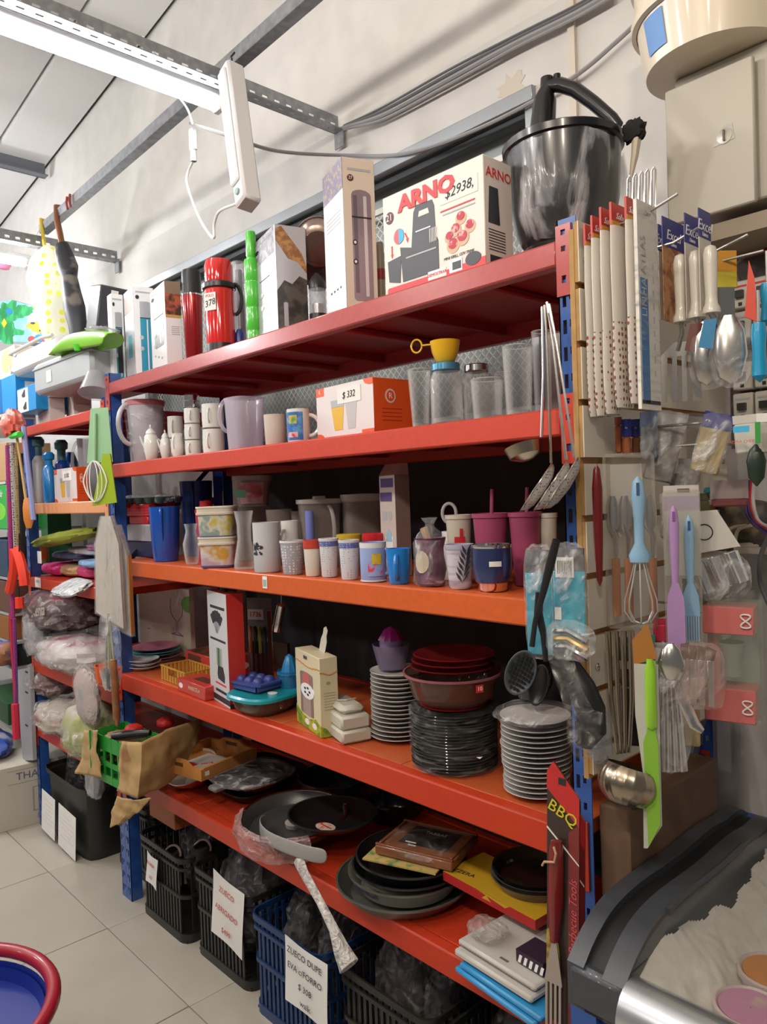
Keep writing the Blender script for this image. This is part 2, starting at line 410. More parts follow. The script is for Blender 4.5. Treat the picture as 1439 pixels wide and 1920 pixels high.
cable([U(268,70,z=2.97),U(300,115,y=.02),U(325,165,y=.05),U(352,205,y=.13),U(361,232,y=.13)],.004,whc,'thin white flex running from the lit tube lamp down to the white plug')
t=thing('plug_connector','white plug and socket connector dangling under the crossing','plug',U(362,262,y=.15))
mb=MB(); mb.box((0,0,0),(.026,.022,.075),whc,b=.004); mb.build('socket_body',t); mb=MB(); mb.lathe([(.010,-.075),(.012,-.06),(.009,-.037)],whc,12); mb.build('plug',t)
cable([U(362,302,y=.15),U(352,325,y=.15),U(352,350,y=.14),U(375,410,y=.12),U(400,446,y=.1),U(402,420,y=.1),U(412,396,y=.09),U(443,382,y=.06)],.0045,whc,'white flex looping below the plug up to the emergency lamp')
# ventilation window high in the wall

fm=mat('aluminium_frame',(.36,.38,.40),.38,.8)
wn=MB(); F=.045
for x0,x1,z0,z1 in((WX0,WX1,WZ1-F,WZ1),(WX0,WX1,WZ0,WZ0+F),(WX0,WX0+F,WZ0+F,WZ1-F),(WX1-.03,WX1,WZ0+F,WZ1-F)):
 wn.box(((x0+x1)/2,YW-.002,(z0+z1)/2),(x1-x0,.03,z1-z0),fm,b=.003)
wn.box(((WX0+WX1)/2,YW+.04,WZ1-F-.012),(WX1-WX0,.03,.024),mat('window_seal',(.03,.035,.04),.6))
win=struct(wn,'window_1')
mb=MB(); mb.box(((WX0+WX1)/2,YW+.09,(WZ0+WZ1)/2),(WX1-WX0,.006,WZ1-WZ0),mat('frosted_pane',(.33,.38,.38),.35)); mb.build('pane',win,smooth=False)
# expanded-metal grille in front of the pane, below the top rail

g=MB(); gm=mat('grille_wire',(.70,.71,.66),.5)
gx0,gx1,gz0,gz1=WX0+F,WX1-.03,WZ0+F,WZ1-F-.11
px_,pz_=.030,.016; nx=int((gx1-gx0)/px_); nz=int((gz1-gz0)/pz_)
for j in range(nz):
 for i in range(nx):
  x=gx0+(i+.5*(j%2))*px_; z=gz0+j*pz_
  for s_ in(-1,1):
   x2=x+s_*px_/2
   if x2<gx0 or x2>gx1 or x>gx1:continue
   w_=.0022
   g.add([(x,YW+.03,z-w_),(x2,YW+.03,z+pz_-w_),(x2,YW+.03,z+pz_+w_),(x,YW+.03,z+w_)],[(0,1,2,3)],gm)
go=g.build('grille_mesh',win,smooth=False); go['kind']='stuff'
mb=MB(); mb.box(((gx0+gx1)/2,YW+.03,gz1+.006),(gx1-gx0,.012,.02),gm); mb.build('grille_rail',win,smooth=False)
# ================================================================= RACKS

def rackpaint(n,c):return mat(n,c,.38,bump=.03,bscale=60,var=.05,spec=.35)
RED=[mat('red_beam_light_tint',(.44,.075,.072),.24,bump=.03,bscale=60,var=.05,coat=.3),rackpaint('red_beam_light_tint_two',(.56,.06,.035)),rackpaint('orange_beam_light_tint',(.60,.11,.025)),rackpaint('orange_red_beam_light_tint',(.52,.045,.014)),rackpaint('orange_red_beam_light_tint_low',(.50,.042,.014))]  # one rack paint; each level's tint carries the light on its beam
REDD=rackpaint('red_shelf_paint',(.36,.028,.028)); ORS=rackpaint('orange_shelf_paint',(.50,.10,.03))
BLUE=mat('blue_post_paint',(.022,.085,.33),.33,coat=.3,var=.12,bscale=25)
def post(mb,x,y,H,sx,sy,w=.040,d=.045,holes=True,t=.0025):
 """perforated rack post: web across X facing -Y*sy plus a flange along Y; corner at (x,y)"""
 P=.05; n=int(H/P)
 def bx(x0,x1,y0,y1,z0,z1):mb.box(((x0+x1)/2,(y0+y1)/2,(z0+z1)/2),(abs(x1-x0),abs(y1-y0),z1-z0),BLUE)
 xs=[0,.26,.44,.60,.80,1]
 for a_,b_,hol in((0,.26,0),(.26,.44,1),(.44,.60,0),(.60,.80,2),(.80,1,0)):
  if not hol or not holes:bx(x+sx*a_*w,x+sx*b_*w,y,y+sy*t,0,H); continue
  for k in range(n+1):
   z0=k*P; hz=.014 if hol==1 else .026
   bx(x+sx*a_*w,x+sx*b_*w,y,y+sy*t,z0,min(H,z0+P-hz)if k<n else H)
 bx(x+sx*(w-t),x+sx*w,y,y+sy*d,0,H)
 bx(x,x+sx*w,y+sy*(d-t),y+sy*d,0,H)if False else None
RY=.52
dbrace=mat('dark_brace',(.025,.04,.09),.45)
def rack(name,label,x0,x1,H,levels,beams_m,npan,braces):
 """x0..x1 = outer faces of the two post pairs"""
 t=thing(name,label,'rack',((x0+x1)/2,RY/2,0)); ox,oy=(x0+x1)/2,RY/2
 def B(mb,n,**k):mb.warp(lambda p:p-Vector((ox,oy,0))); return mb.build(n,t,**k)
 for(x,sx)in((x0,1),(x1,-1)):
  for(y,sy)in((0,1),(RY,-1)):
   mb=MB(); post(mb,x,y,H,sx,sy); B(mb,'post',smooth=False)
 for(x,sx,y0,za,y1,zb)in braces:
  mb=MB(); mb.tube([(x+sx*.012,y0,za),(x+sx*.012,y1,zb)],.017,dbrace,4,flat=.5); B(mb,'end_brace')
 xa,xb=x0+.0405,x1-.0405
 for k,(z,h)in enumerate(levels):
  m=beams_m[k]
  for y0,y1,sg in((-.004,.030,-1),(RY-.03,RY,1)):
   mb=MB(); mb.box(((xa+xb)/2,(y0+y1)/2,z-h/2),(xb-xa,y1-y0,h),m,b=.004); B(mb,'beam')
   for xc in(xa-.016,xb+.016):
    mb=MB(); yy=y0-.001 if sg<0 else y1+.001
    for(c0,c1,d0,d1)in((-.016,-.005,-.085,.045),(.005,.016,-.085,.045),(-.005,.005,-.085,-.062),(-.005,.005,-.048,-.004),(-.005,.005,.006,.026),(-.005,.005,.036,.045)):
     mb.box((xc+(c0+c1)/2,yy+sg*.0015-sg*.004,z-.02+(d0+d1)/2),(c1-c0,.004,d1-d0),m)
    B(mb,'end_plate',smooth=False)
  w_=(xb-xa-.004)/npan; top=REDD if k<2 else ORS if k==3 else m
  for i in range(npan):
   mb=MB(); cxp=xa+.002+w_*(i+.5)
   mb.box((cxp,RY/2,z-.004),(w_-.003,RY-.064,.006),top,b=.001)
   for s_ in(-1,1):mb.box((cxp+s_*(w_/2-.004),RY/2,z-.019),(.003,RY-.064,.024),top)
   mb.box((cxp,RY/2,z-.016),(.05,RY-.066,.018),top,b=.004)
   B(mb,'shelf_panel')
 return t
L1,L2,L3,L4,L5=2.0,1.69,1.325,.890,.515
LV=[(q_-.001,h_)for q_,h_ in[(L1,.047),(L2,.052),(L3,.056),(L4,.064),(L5,.060)]]
main=rack('storage_rack','long red and blue boltless steel rack filling the centre, five loaded shelves',-2.04,.042,2.035,LV,RED,4,[(.042,-1,.49,1.02,.20,.60),(.042,-1,.20,.58,.49,.12)])
K1,K2,K3,K4,K5=1.915,1.553,1.205,.810,.500
RED2=[RED[1],rackpaint('peach_beam_light_tint',(.75,.33,.16)),RED[4],RED[4],RED[4]]  # peach is bright light put into this beam's colour
left=rack('storage_rack','shorter red and blue steel rack standing beyond the long one at left',-3.02,-2.042,1.955,[(q_-.001,h_)for q_,h_ in((K1,.045),(K2,.05),(K3,.05),(K4,.06),(K5,.06))],RED2,2,[(-2.042,-1,.03,1.27,.49,1.72)])
# dark sheet added to paint in the deep shade behind the shelves

mb=MB(); dk=mat('dark_shade_sheet',(.030,.032,.036),.7,bump=.3,bscale=8)
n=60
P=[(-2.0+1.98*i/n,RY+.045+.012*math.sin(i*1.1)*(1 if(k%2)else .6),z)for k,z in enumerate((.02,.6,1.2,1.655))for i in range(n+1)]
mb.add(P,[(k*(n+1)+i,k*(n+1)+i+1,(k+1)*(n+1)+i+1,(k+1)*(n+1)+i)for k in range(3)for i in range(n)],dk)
solo(mb,'shade_sheet','added dark sheet standing for shade behind the lower shelves of the long rack','sheet')
# ================================================================= SHAPES FOR GOODS

def qbox(u0,y0,u1,y1,u2,vT,z0,dmax=.45):
 """upright box: left corner at column u0 depth y0, near corner at (u1,y1), right-back corner at column u2, top of near edge at row vT"""
 zt=U(u1,vT,y=y1).z; vm=(vT+proj((U(u1,vT,y=y1).x,y1,z0))[1])/2
 p1=U(u1,vm,y=y1); p0=U(u0,vm,y=y0); e=Vector((p1.x-p0.x,p1.y-p0.y,0)); w=e.length; e.normalize(); n=Vector((-e.y,e.x,0))
 lo,hi=.005,dmax
 for _ in range(30):
  m=(lo+hi)/2; q=Vector((p1.x,p1.y,(zt+z0)/2))+n*m
  if proj(q)[0]<u2:lo=m
  else:hi=m
 d=(lo+hi)/2; rz=math.atan2(e.y,e.x)
 c=Vector((p1.x,p1.y,z0))-e*w/2+n*d/2
 return c,w,d,zt-z0,rz
def face(mb,side,w,d,x0,x1,z0,z1,H,m,k=0):
 """flat print on the front ('F') or right ('R') face, in fractions of the face"""
 e=.0006+.0004*k
 if side=='F':mb.box((-w/2+w*(x0+x1)/2,-d/2-e/2,H*(z0+z1)/2),(w*(x1-x0),e,H*(z1-z0)),m)
 elif side=='R':mb.box((w/2+e/2,-d/2+d*(x0+x1)/2,H*(z0+z1)/2),(e,d*(x1-x0),H*(z1-z0)),m)
 elif side=='T':mb.box((-w/2+w*(x0+x1)/2,-d/2+d*(z0+z1)/2,H+e/2),(w*(x1-x0),d*(z1-z0),e),m)
def fpoly(mb,side,w,d,H,pts,m,k=0):
 e=.0006+.0004*k
 if side=='F':mb.prism([(-w/2+w*a,H*b)for a,b in pts],-d/2-e,-d/2,m,'y')
 else:mb.prism([(-d/2+d*a,H*b)for a,b in pts],w/2,w/2+e,m,'x')
def ftext(mb,side,w,d,H,t,cx_,cz_,size,m,k=1,shear=0.,rot=0.,fx=1.,bold=0.):
 e=.0006+.0004*k
 R=Matrix.Rotation(rot,4,'Z')
 if side=='F':M4=Matrix.Translation((-w/2+w*cx_,-d/2-e,H*cz_))@Matrix.Rotation(PI/2,4,'X')@R
 elif side=='R':M4=Matrix.Translation((w/2+e,-d/2+d*cx_,H*cz_))@Matrix.Rotation(PI/2,4,'Z')@Matrix.Rotation(PI/2,4,'X')@R
 else:M4=Matrix.Translation((-w/2+w*cx_,-d/2+d*cz_,H+e))@R
 mb.text(t,size,m,M4,shear,font_x=fx,bold=bold)
def oval(cx_,cz_,rx,rz_,n=20):return[(cx_+rx*math.cos(2*PI*i/n),cz_+rz_*math.sin(2*PI*i/n))for i in range(n)]
def capsule(x0,x1,z0,z1,r=.45):
 """rounded upright bottle silhouette"""
 w=(x1-x0)/2; cx_=(x0+x1)/2; h=z1-z0; p=[]
 for i in range(7):a=PI*i/6; p.append((cx_+w*math.cos(a),z1-h*.05+h*.05*math.sin(a)))
 return p+[(x0,z0+h*.02),(x0+w*.2,z0),(x1-w*.2,z0),(x1,z0+h*.02)]
def carton(name,label,cat,q,bodym,prints=None,group=None,flaps=True):
 c,w,d,H,rz=q; t=thing(name,label,cat,c,rz,group); mb=MB(); mb.box((0,0,H/2),(w,d,H),bodym,b=.0015); mb.build('carton',t)
 if prints:mb=MB(); prints(mb,w,d,H); mb.build('printed_panel',t,smooth=False)
 return t
def handle_pts(r,z0,z1,out,ang=0.,n=10,rt=None):
 """C-shaped handle from (r,z1) out and back to (r,z0) in the plane at angle ang"""
 P=[]
 for i in range(n+1):
  a=PI/2-PI*i/n; rr=r+out*math.cos(a); zz=(z0+z1)/2+(z1-z0)/2*math.sin(a)
  P.append((rr*math.cos(ang),rr*math.sin(ang),zz))
 return P
def vessel(name,label,cat,c,prof,m,t=.003,n=28,group=None,handle=None,rz=0,bodyname='body',**kw):
 """open lathe vessel; handle = (z0, z1, out, angle, radius[, material])"""
 x,y,z=c; th=thing(name,label,cat,(x,y,z),rz,group); mb=MB(); mb.shell(prof,m,t,n=n,**kw); mb.build(bodyname,th)
 if handle:
  z0,z1,out,an,hr=handle[:5]; hm=handle[5]if len(handle)>5 else m
  rad=prof[-1][0]*.5+prof[0][0]*.5-.002
  hb=MB(); hb.tube(handle_pts(rad,z0,z1,out,an),hr,hm,8); hb.build('handle',th)
 return th
def mug_at(uL,uR,vT,z0,label,m,y=None,vb=None,taper=.95,hang=None,name='mug',cat='mug',group=None,hr=.0045,hout=.028,t=.003,cyc=None):
 x,yy,r,h=cyl(uL,uR,vT,z0,y,vb)
 return vessel(name,label,cat,(x,yy,z0),[(r*taper*.93,0),(r*taper,.004),(r*(taper*.4+.6),h*.6),(r,h)],m,t,group=group,handle=None if hang is None else(h*.18,h*.82,hout,hang,hr)),r,h
def band(mb,r0,r1,z0,z1,m,a0=0,a1=2*PI,n=28,off=.0006):
 """print wrapped round a round body"""
 mb.add([((r0 if j==0 else r1)*math.cos(a0+(a1-a0)*i/n)*(1+off/max(r0,1e-4)),(r0 if j==0 else r1)*math.sin(a0+(a1-a0)*i/n)*(1+off/max(r0,1e-4)),z0 if j==0 else z1)for j in(0,1)for i in range(n+1)],[(i,i+1,n+2+i,n+1+i)for i in range(n)],m)
def crumple(c,size,m,seed=0,amp=.12,fq=3.,n=26,sq=2.6,flat=None):
 """a crumpled bag: rounded box pushed about by noise; c is the bottom centre"""
 mb=MB(); sx,sy,sz=(s_/2 for s_ in size); P=[]; F=[]; R_=n//2
 for j in range(R_+1):
  ph=-PI/2+PI*j/R_
  for i in range(n):
   a=2*PI*i/n
   v=Vector((math.cos(ph)*math.cos(a),math.cos(ph)*math.sin(a),math.sin(ph)))
   g=(abs(v.x)**sq+abs(v.y)**sq+abs(v.z)**sq)**(-1/sq); v*=g
   k=noise.noise(v*fq+Vector((seed*7.3,seed,0)))*amp+noise.noise(v*fq*3.1+Vector((0,seed*3.1,5)))*amp*.45+(abs(noise.noise(v*fq*2.2+Vector((seed,2,5))))-.2)*amp*.8
   v*=1+k
   P.append((c[0]+v.x*sx,c[1]+v.y*sy,c[2]+max(0 if flat is None else flat,(v.z+1)*sz)))
 for j in range(R_):
  for i in range(n):F.append((j*n+i,j*n+(i+1)%n,(j+1)*n+(i+1)%n,(j+1)*n+i))
 mb.add(P,F,m); return mb
def view_ang(x,y):return math.atan2(CAM.y-y,CAM.x-x)
# ================================================================= TOP SHELF

z=L1
silver=mat('print_silver',(.45,.46,.50),.3,.3); teal=mat('print_teal',(.05,.30,.38),.35); pale=mat('box_white',(.80,.81,.84),.4)
lav=mat('box_silver_card',(.55,.55,.60),.28,.45); rose=mat('print_rose',(.40,.30,.34),.3,.5); cream=mat('box_cream',(.72,.60,.50),.45)
def thermos_print(mb,side,w,d,H,x0,x1,z0,z1,capm,bodm,split=.78):
 zs=z0+(z1-z0)*split
 fpoly(mb,side,w,d,H,capsule(x0,x1,z0,z1),bodm,1); fpoly(mb,side,w,d,H,capsule(x0-.004,x1+.004,zs,z1+.004),capm,2)
 face(mb,side,w,d,x0,x1,zs-.008,zs,H,INK,3); face(mb,side,w,d,x0+(x1-x0)*.62,x0+(x1-x0)*.74,z0+.03,zs-.02,H,WHITE,3)
 for zz in(.33,.45):fpoly(mb,side,w,d,H,oval(x0+.05,zz,.09,.022),lav,4)
 face(mb,side,w,d,.12,.88,.935,.95,H,GREYP,1); fpoly(mb,side,w,d,H,oval(.2,.885,.09,.022),INK,1)
def p1(mb,w,d,H):
 thermos_print(mb,'R',w,d,H,.28,.82,.07,.80,silver,teal); face(mb,'R',w,d,.40,.78,.14,.62,H,INK,5)
 face(mb,'F',w,d,.05,.95,.03,.97,H,pale)
carton('thermos_box','leftmost white thermos box on the top shelf, dark bottle printed on it','box',qbox(204,.055,211,.05,234,548,z),pale,p1)
def p2(mb,w,d,H):
 thermos_print(mb,'R',w,d,H,.30,.80,.06,.84,silver,mat('print_turquoise',(.03,.30,.48),.3)); face(mb,'F',w,d,0,1,0,1,H,lav); face(mb,'F',w,d,.35,.75,.25,.5,H,teal,1); face(mb,'F',w,d,.0,.9,.75,.95,H,mat('print_brown',(.25,.17,.12),.5),1)
carton('thermos_box','thermos box with a turquoise bottle on its white side, second from the left end','box',qbox(235,.075,252,.05,291,534,z),pale,p2)
def p3(mb,w,d,H):
 thermos_print(mb,'F',w,d,H,.25,.85,.30,.80,silver,silver,.7); face(mb,'R',w,d,0,1,.86,1,H,mat('print_brown',(.25,.17,.12),.5)); face(mb,'R',w,d,0,1,.62,.86,H,patterned('print_food',(.45,.10,.05),(.05,.03,.02),'noise',40,.5)); face(mb,'R',w,d,0,1,.59,.62,H,mat('print_gold',(.55,.35,.08),.5),1)
 for k in range(5):face(mb,'R',w,d,.35,.85,.40+k*.022,.405+k*.022,H,GREYP,1)
 for k in range(3):fpoly(mb,'F',w,d,H,oval(.25+k*.22,.22-.03*k,.05,.014),GREYP,1)
carton('thermos_box','white thermos box with a silver bottle, beside the black-topped red tumbler','box',qbox(283,.085,311,.05,341,524,z),pale,p3)
# dark red tumbler with black lid

dred=mat('metallic_dark_red',(.30,.012,.015),.18,.4,coat=.6); bred=mat('glossy_red',(.62,.015,.015),.14,coat=.8)
x,y,r,h=cyl(337,379,508,z,.11); t=thing('travel_tumbler','dark red tumbler with a tall black lid on the top shelf','tumbler',(x,y,z))
MB().lathe([(r*.72,0),(r*.76,.004),(r*.95,h*.72),(r*.95,h*.74)],dred).build('body',t); MB().lathe([(r*.93,h*.74),(r*.88,h*.76),(r*.86,h*.97),(r*.78,h),(0.001,h)],BLACK).build('lid',t)
MB().lathe([(r*.97,h*.735),(r*.97,h*.75)],CHROME).build('rim_ring',t)
# big red thermos

x,y,r,h=cyl(377,441,487,z,.075); t=thing('thermos','glossy red thermos with domed red cup and black band, price sticker on it','thermos',(x,y,z))
MB().lathe([(r*.84,.03),(r*.86,.04),(r*.90,h*.66),(r*.84,h*.70)],bred).build('body',t)
MB().lathe([(r*.80,0),(r*.86,.004),(r*.86,.034)],BLACK).build('base',t); MB().lathe([(r*.94,h*.68),(r*1.0,h*.69),(r*1.0,h*.735),(r*.94,h*.745)],BLACK).build('band',t)
MB().lathe([(r*.82,h*.74),(r*.84,h*.76),(r*.84,h*.93),(r*.74,h*.985),(r*.4,h),(.001,h)],bred).build('cup',t)
mb=MB(); va=view_ang(x,y); mb.tube(handle_pts(r*.9,h*.42,h*.74,.022,va+1.35),.006,BLACK,8); mb.build('handle',t)
mb=MB(); R=Matrix.Rotation(va-.65+PI/2,4,'Z'); mb.T=Matrix.Translation((0,0,h*.53))@R
mb.box((0,-r*.93,0),(.045,.0012,.055),PAPER); mb.text('378',.028,INK,Matrix.Translation((0,-r*.93-.0012,-.005))@Matrix.Rotation(PI/2,4,'X')@Matrix.Rotation(.2,4,'Z'),.2); mb.text('POLO',.012,REDP,Matrix.Translation((0,-r*.93-.0012,.018))@Matrix.Rotation(PI/2,4,'X'))
mb.build('price_sticker',t,smooth=False)
# grey bottle with clear cup behind

x,y,r,h=cyl(434,458,492,z,.20); t=thing('water_bottle','grey bottle in a clear cover behind the big red thermos','bottle',(x,y,z))
MB().lathe([(r*.8,0),(r*.85,h*.6),(r*.6,h*.7),(r*.6,h*.92),(.001,h*.92)],mat('smoke_grey',(.12,.13,.15),.3)).build('body',t); MB().shell([(r*.95,0.001),(r,h)],PLAS,.0015).build('clear_cover',t)
x,y,r,h=cyl(441,458,618,z,.12); mb=MB(); mb.lathe([(r*.9,0),(r,.01),(r,h*.85),(r*.6,h),(.001,h)],mat('navy_plastic',(.02,.04,.22),.3)); solo(mb,'tiny_jar','small navy jar standing at the foot of the green bottle','jar',(x,y,z))
# tiered bright green bottle

x,y,r,h=cyl(455,484,434,z,.085); mb=MB(); g_=mat('bright_green_plastic',(.07,.52,.04),.28,coat=.4)
pr=[(r*.84,0)]
for k,(a_,b_,q)in enumerate(((0,.14,.88),(.14,.34,.94),(.34,.56,1.),(.56,.76,1.),(.76,1.,.66))):pr+=[(r*q*.9,h*a_+.003),(r*q,h*a_+.009),(r*q,h*b_-.009),(r*q*.9,h*b_-.002)]
pr+=[(.001,h)]
mb.lathe(pr,g_); solo(mb,'ribbed_bottle','tall bright green ribbed bottle on the top shelf','bottle',(x,y,z))
# silver box with mountain print

def p4(mb,w,d,H):
 face(mb,'F',w,d,0,1,0,1,H,lav); face(mb,'F',w,d,.05,.95,.76,1,H,patterned('print_stony',(.32,.30,.36),(.16,.13,.16),'noise',60,.5),1)
 thermos_print(mb,'F',w,d,H,.30,.72,.20,.72,silver,silver,.75)
 dk=patterned('print_forest',(.10,.09,.08),(.035,.03,.03),'noise',22,.5,.2); face(mb,'R',w,d,0,1,0,1,H,lav); fpoly(mb,'R',w,d,H,[(0,0),(1,0),(1,.52),(.75,.55),(.5,.47),(.25,.50),(0,.40)],dk,1)
 fpoly(mb,'R',w,d,H,[(0,.96),(.2,.99),(.85,.76),(1,.64),(1,.58),(.7,.68),(.4,.70),(0,.86)],patterned('print_orange_hill',(.50,.26,.10),(.28,.13,.05),'noise',50,.5,.2),2)
 fpoly(mb,'R',w,d,H,capsule(.20,.34,.08,.30),silver,3)
carton('thermos_box','glossy silver thermos box with an orange mountain picture, right of the green bottle','box',qbox(476,.10,519,.045,576,418,z),lav,p4)
# brown cookware leaning

cop=mat('brown_enamel',(.075,.035,.028),.22,coat=.5); copi=mat('brushed_brown_metal',(.35,.26,.22),.3,.6)
for k,(uc,vc,lab)in enumerate(((598,458,'upper brown pan leaning between the silver box and the tall rose box'),(600,500,'lower brown pan nested under the leaning one'))):
 p=U(uc,vc,y=.19+.05*k); t=thing('cooking_pan',lab,'pan',p,rot=(math.radians(-52),math.radians(-28),.5))
 mb=MB(); mb.shell([(.045,-.03),(.060,-.02),(.070,.022)],copi,.002,n=32); mb.build('pan_body',t); mb=MB(); mb.lathe([(.069,.018),(.074,.018),(.074,.026),(.069,.026),(.069,.018)],cop); mb.build('rim',t); MB().lathe([(.001,-.033),(.045,-.033),(.046,-.028)],cop).build('base_plate',t)
x,y,r,h=cyl(578,610,512,z,.15); t=thing('glass_kettle','small black-lidded glass pot behind the tall rose box','pot',(x,y,z))
MB().shell([(r*.9,.001),(r,.01),(r,h*.75)],PLAS,.002).build('body',t); MB().lathe([(r*1.03,h*.74),(r*1.03,h*.84),(r*.6,h*.93),(r*.2,h),(.001,h)],BLACK).build('lid',t); MB().lathe([(r*1.02,h*.25),(r*1.02,h*.34)],BLACK).build('band',t); MB().lathe([(r*.7,.012),(r*.7,h*.5),(.001,h*.5)],STEEL).build('filter',t)
# tall rose thermos box

def p5(mb,w,d,H):
 face(mb,'F',w,d,0,1,0,1,H,mat('box_bluish',(.62,.65,.72),.4)); face(mb,'F',w,d,0,1,.80,1,H,patterned('print_wheat',(.18,.16,.26),(.45,.32,.14),'noise',70,.42),1)
 for k in range(4):face(mb,'F',w,d,.15,.85,.60+k*.025,.606+k*.025,H,GREYP,1)
 fpoly(mb,'F',w,d,H,capsule(.42,.68,.22,.42),silver,1)
 for k in range(4):fpoly(mb,'F',w,d,H,oval(.28+k*.16,.185,.04,.008),INK,1)
 fpoly(mb,'R',w,d,H,capsule(.25,.86,.08,.80),rose,1)
 face(mb,'R',w,d,.30,.42,.13,.76,H,mat('print_rose_dark',(.22,.16,.19),.3,.4),2); face(mb,'R',w,d,.62,.72,.11,.76,H,mat('print_rose_light',(.72,.62,.64),.3,.2),2)
 face(mb,'R',w,d,.25,.86,.615,.625,H,INK,3); face(mb,'R',w,d,.15,.88,.92,.935,H,GREYP,1); fpoly(mb,'R',w,d,H,oval(.24,.87,.10,.022),mat('print_maroon',(.12,.03,.03),.5),1)
 for zz in(.33,.455):fpoly(mb,'R',w,d,H,oval(.32,zz,.07,.018),INK,4); fpoly(mb,'R',w,d,H,oval(.32,zz,.04,.01),WHITE,5)
 face(mb,'R',w,d,.7,.82,.02,.03,H,GREYP,1); ftext(mb,'R',w,d,H,'27',.24,.87,.011,WHITE,2)
carton('thermos_box','tallest thermos box, cream side showing a rose metal bottle, left of the big appliance box','box',qbox(609,.085,646,.035,706,290,z),cream,p5)
# small things glimpsed behind

x,y,r,h=cyl(704,720,455,z,.22); mb=MB(); mb.lathe([(r*.9,0),(r,.004),(r,h*.85),(r*.8,h),(.001,h)],mat('olive_tin',(.30,.27,.20),.4)); band(mb,r,r,h*.55,h*.68,mat('red_band',(.3,.02,.03),.5)); solo(mb,'storage_tin','olive tin with a red band in the gap beside the big appliance box','tin',(x,y,z))
# ARNO grill box

def p6(mb,w,d,H):
 k1=mat('print_charcoal',(.028,.032,.042),.4)
 ftext(mb,'F',w,d,H,'ARNO',.46,.865,.050,REDP,2,fx=1.2,bold=.0022); ftext(mb,'F',w,d,H,'ARNO',.463,.863,.050,REDP,3,fx=1.2,bold=.0022)
 fpoly(mb,'F',w,d,H,oval(.075,.78,.045,.06),mat('print_maroon',(.12,.03,.03),.5),1); ftext(mb,'F',w,d,H,'21',.075,.78,.022,WHITE,3)
 fpoly(mb,'F',w,d,H,[(.30,.42),(.33,.74),(.36,.80),(.52,.79),(.54,.73),(.55,.45),(.57,.40),(.57,.12),(.20,.12),(.18,.46)],k1,1); fpoly(mb,'F',w,d,H,[(.38,.68),(.39,.73),(.48,.73),(.49,.68)],mat('box_arno',(.74,.68,.62),.4),2)
 fpoly(mb,'F',w,d,H,[(.05,.16),(.17,.12),(.19,.38),(.04,.36)],k1,1); face(mb,'F',w,d,.35,.50,.545,.555,H,silver,3); face(mb,'F',w,d,.24,.55,.33,.345,H,GREYP,3)
 for k in range(5):face(mb,'F',w,d,.49+k*.015,.495+k*.015,.40,.53,H,WHITE,4)
 for k,(a,b,c_)in enumerate(((.71,.30,.06),(.80,.34,.06),(.87,.42,.05),(.74,.43,.05),(.79,.52,.05),(.68,.38,.045))):
  fpoly(mb,'F',w,d,H,oval(a,b,c_,c_*1.15),mat('print_pastry',(.62,.42,.28),.5),1+k%2); fpoly(mb,'F',w,d,H,oval(a,b+.02,c_*.72,c_*.8),patterned('print_berries',(.50,.02,.05),(.75,.45,.45),'noise',90,.4),3+k%2)
 fpoly(mb,'F',w,d,H,oval(.17,.57,.055,.075),mat('print_pinkred',(.6,.12,.15),.5),1); fpoly(mb,'F',w,d,H,[(.17,.645),(.215,.62),(.225,.57),(.215,.52),(.17,.495)],mat('print_skyblue',(.05,.45,.75),.5),2)
 for a,b,c_,d_ in((.09,.50,.09,.42),(.235,.58,.26,.52)):fpoly(mb,'F',w,d,H,[(a-.006,b),(a+.006,b),(c_+.006,d_),(c_+.014,d_),(c_,d_-.04),(c_-.014,d_),(c_-.006,d_)],REDP,1)
 face(mb,'F',w,d,.60,.95,.70,.86,H,PAPER,1); ftext(mb,'F',w,d,H,'$2938,',.78,.785,.030,INK,2,.25,.04)
 face(mb,'F',w,d,.60,.92,.635,.648,H,REDP,1); face(mb,'F',w,d,.62,.92,.60,.612,H,GREYP,1)
 ftext(mb,'F',w,d,H,'MINI GRILL 127V 750W',.76,.20,.0085,INK,1)
 fpoly(mb,'F',w,d,H,[(.03,0),(1,0),(1,.12),(.60,.10),(.04,.10),(.03,.08)],mat('print_scarlet',(.75,.02,.03),.4),1)
 face(mb,'F',w,d,.46,.64,.055,.135,H,WHITE,2); ftext(mb,'F',w,d,H,'DEMOSTRAR',.55,.095,.010,REDP,3)
 face(mb,'F',w,d,.67,.79,.06,.17,H,silver,2); face(mb,'F',w,d,.70,.78,.08,.15,H,k1,3); fpoly(mb,'F',w,d,H,oval(.89,.13,.07,.06),k1,3)
 ftext(mb,'R',w,d,H,'ARNO',.52,.86,.030,REDP,1); fpoly(mb,'R',w,d,H,[(.12,.42),(.18,.74),(.48,.74),(.52,.42)],k1,1)
 for k in range(8):face(mb,'R',w,d,.12,.7,.36-k*.025,.366-k*.025,H,INK,1)
 face(mb,'R',w,d,.15,.6,.05,.14,H,k1,1); face(mb,'R',w,d,0,1,0,.04,H,REDP,1)
carton('appliance_box','large white grill box with red lettering and a handwritten price on the top shelf','box',qbox(718,.035,909,.035,962,286,z),mat('box_arno',(.74,.68,.62),.4),p6)
# black wrapped pot with arched handle

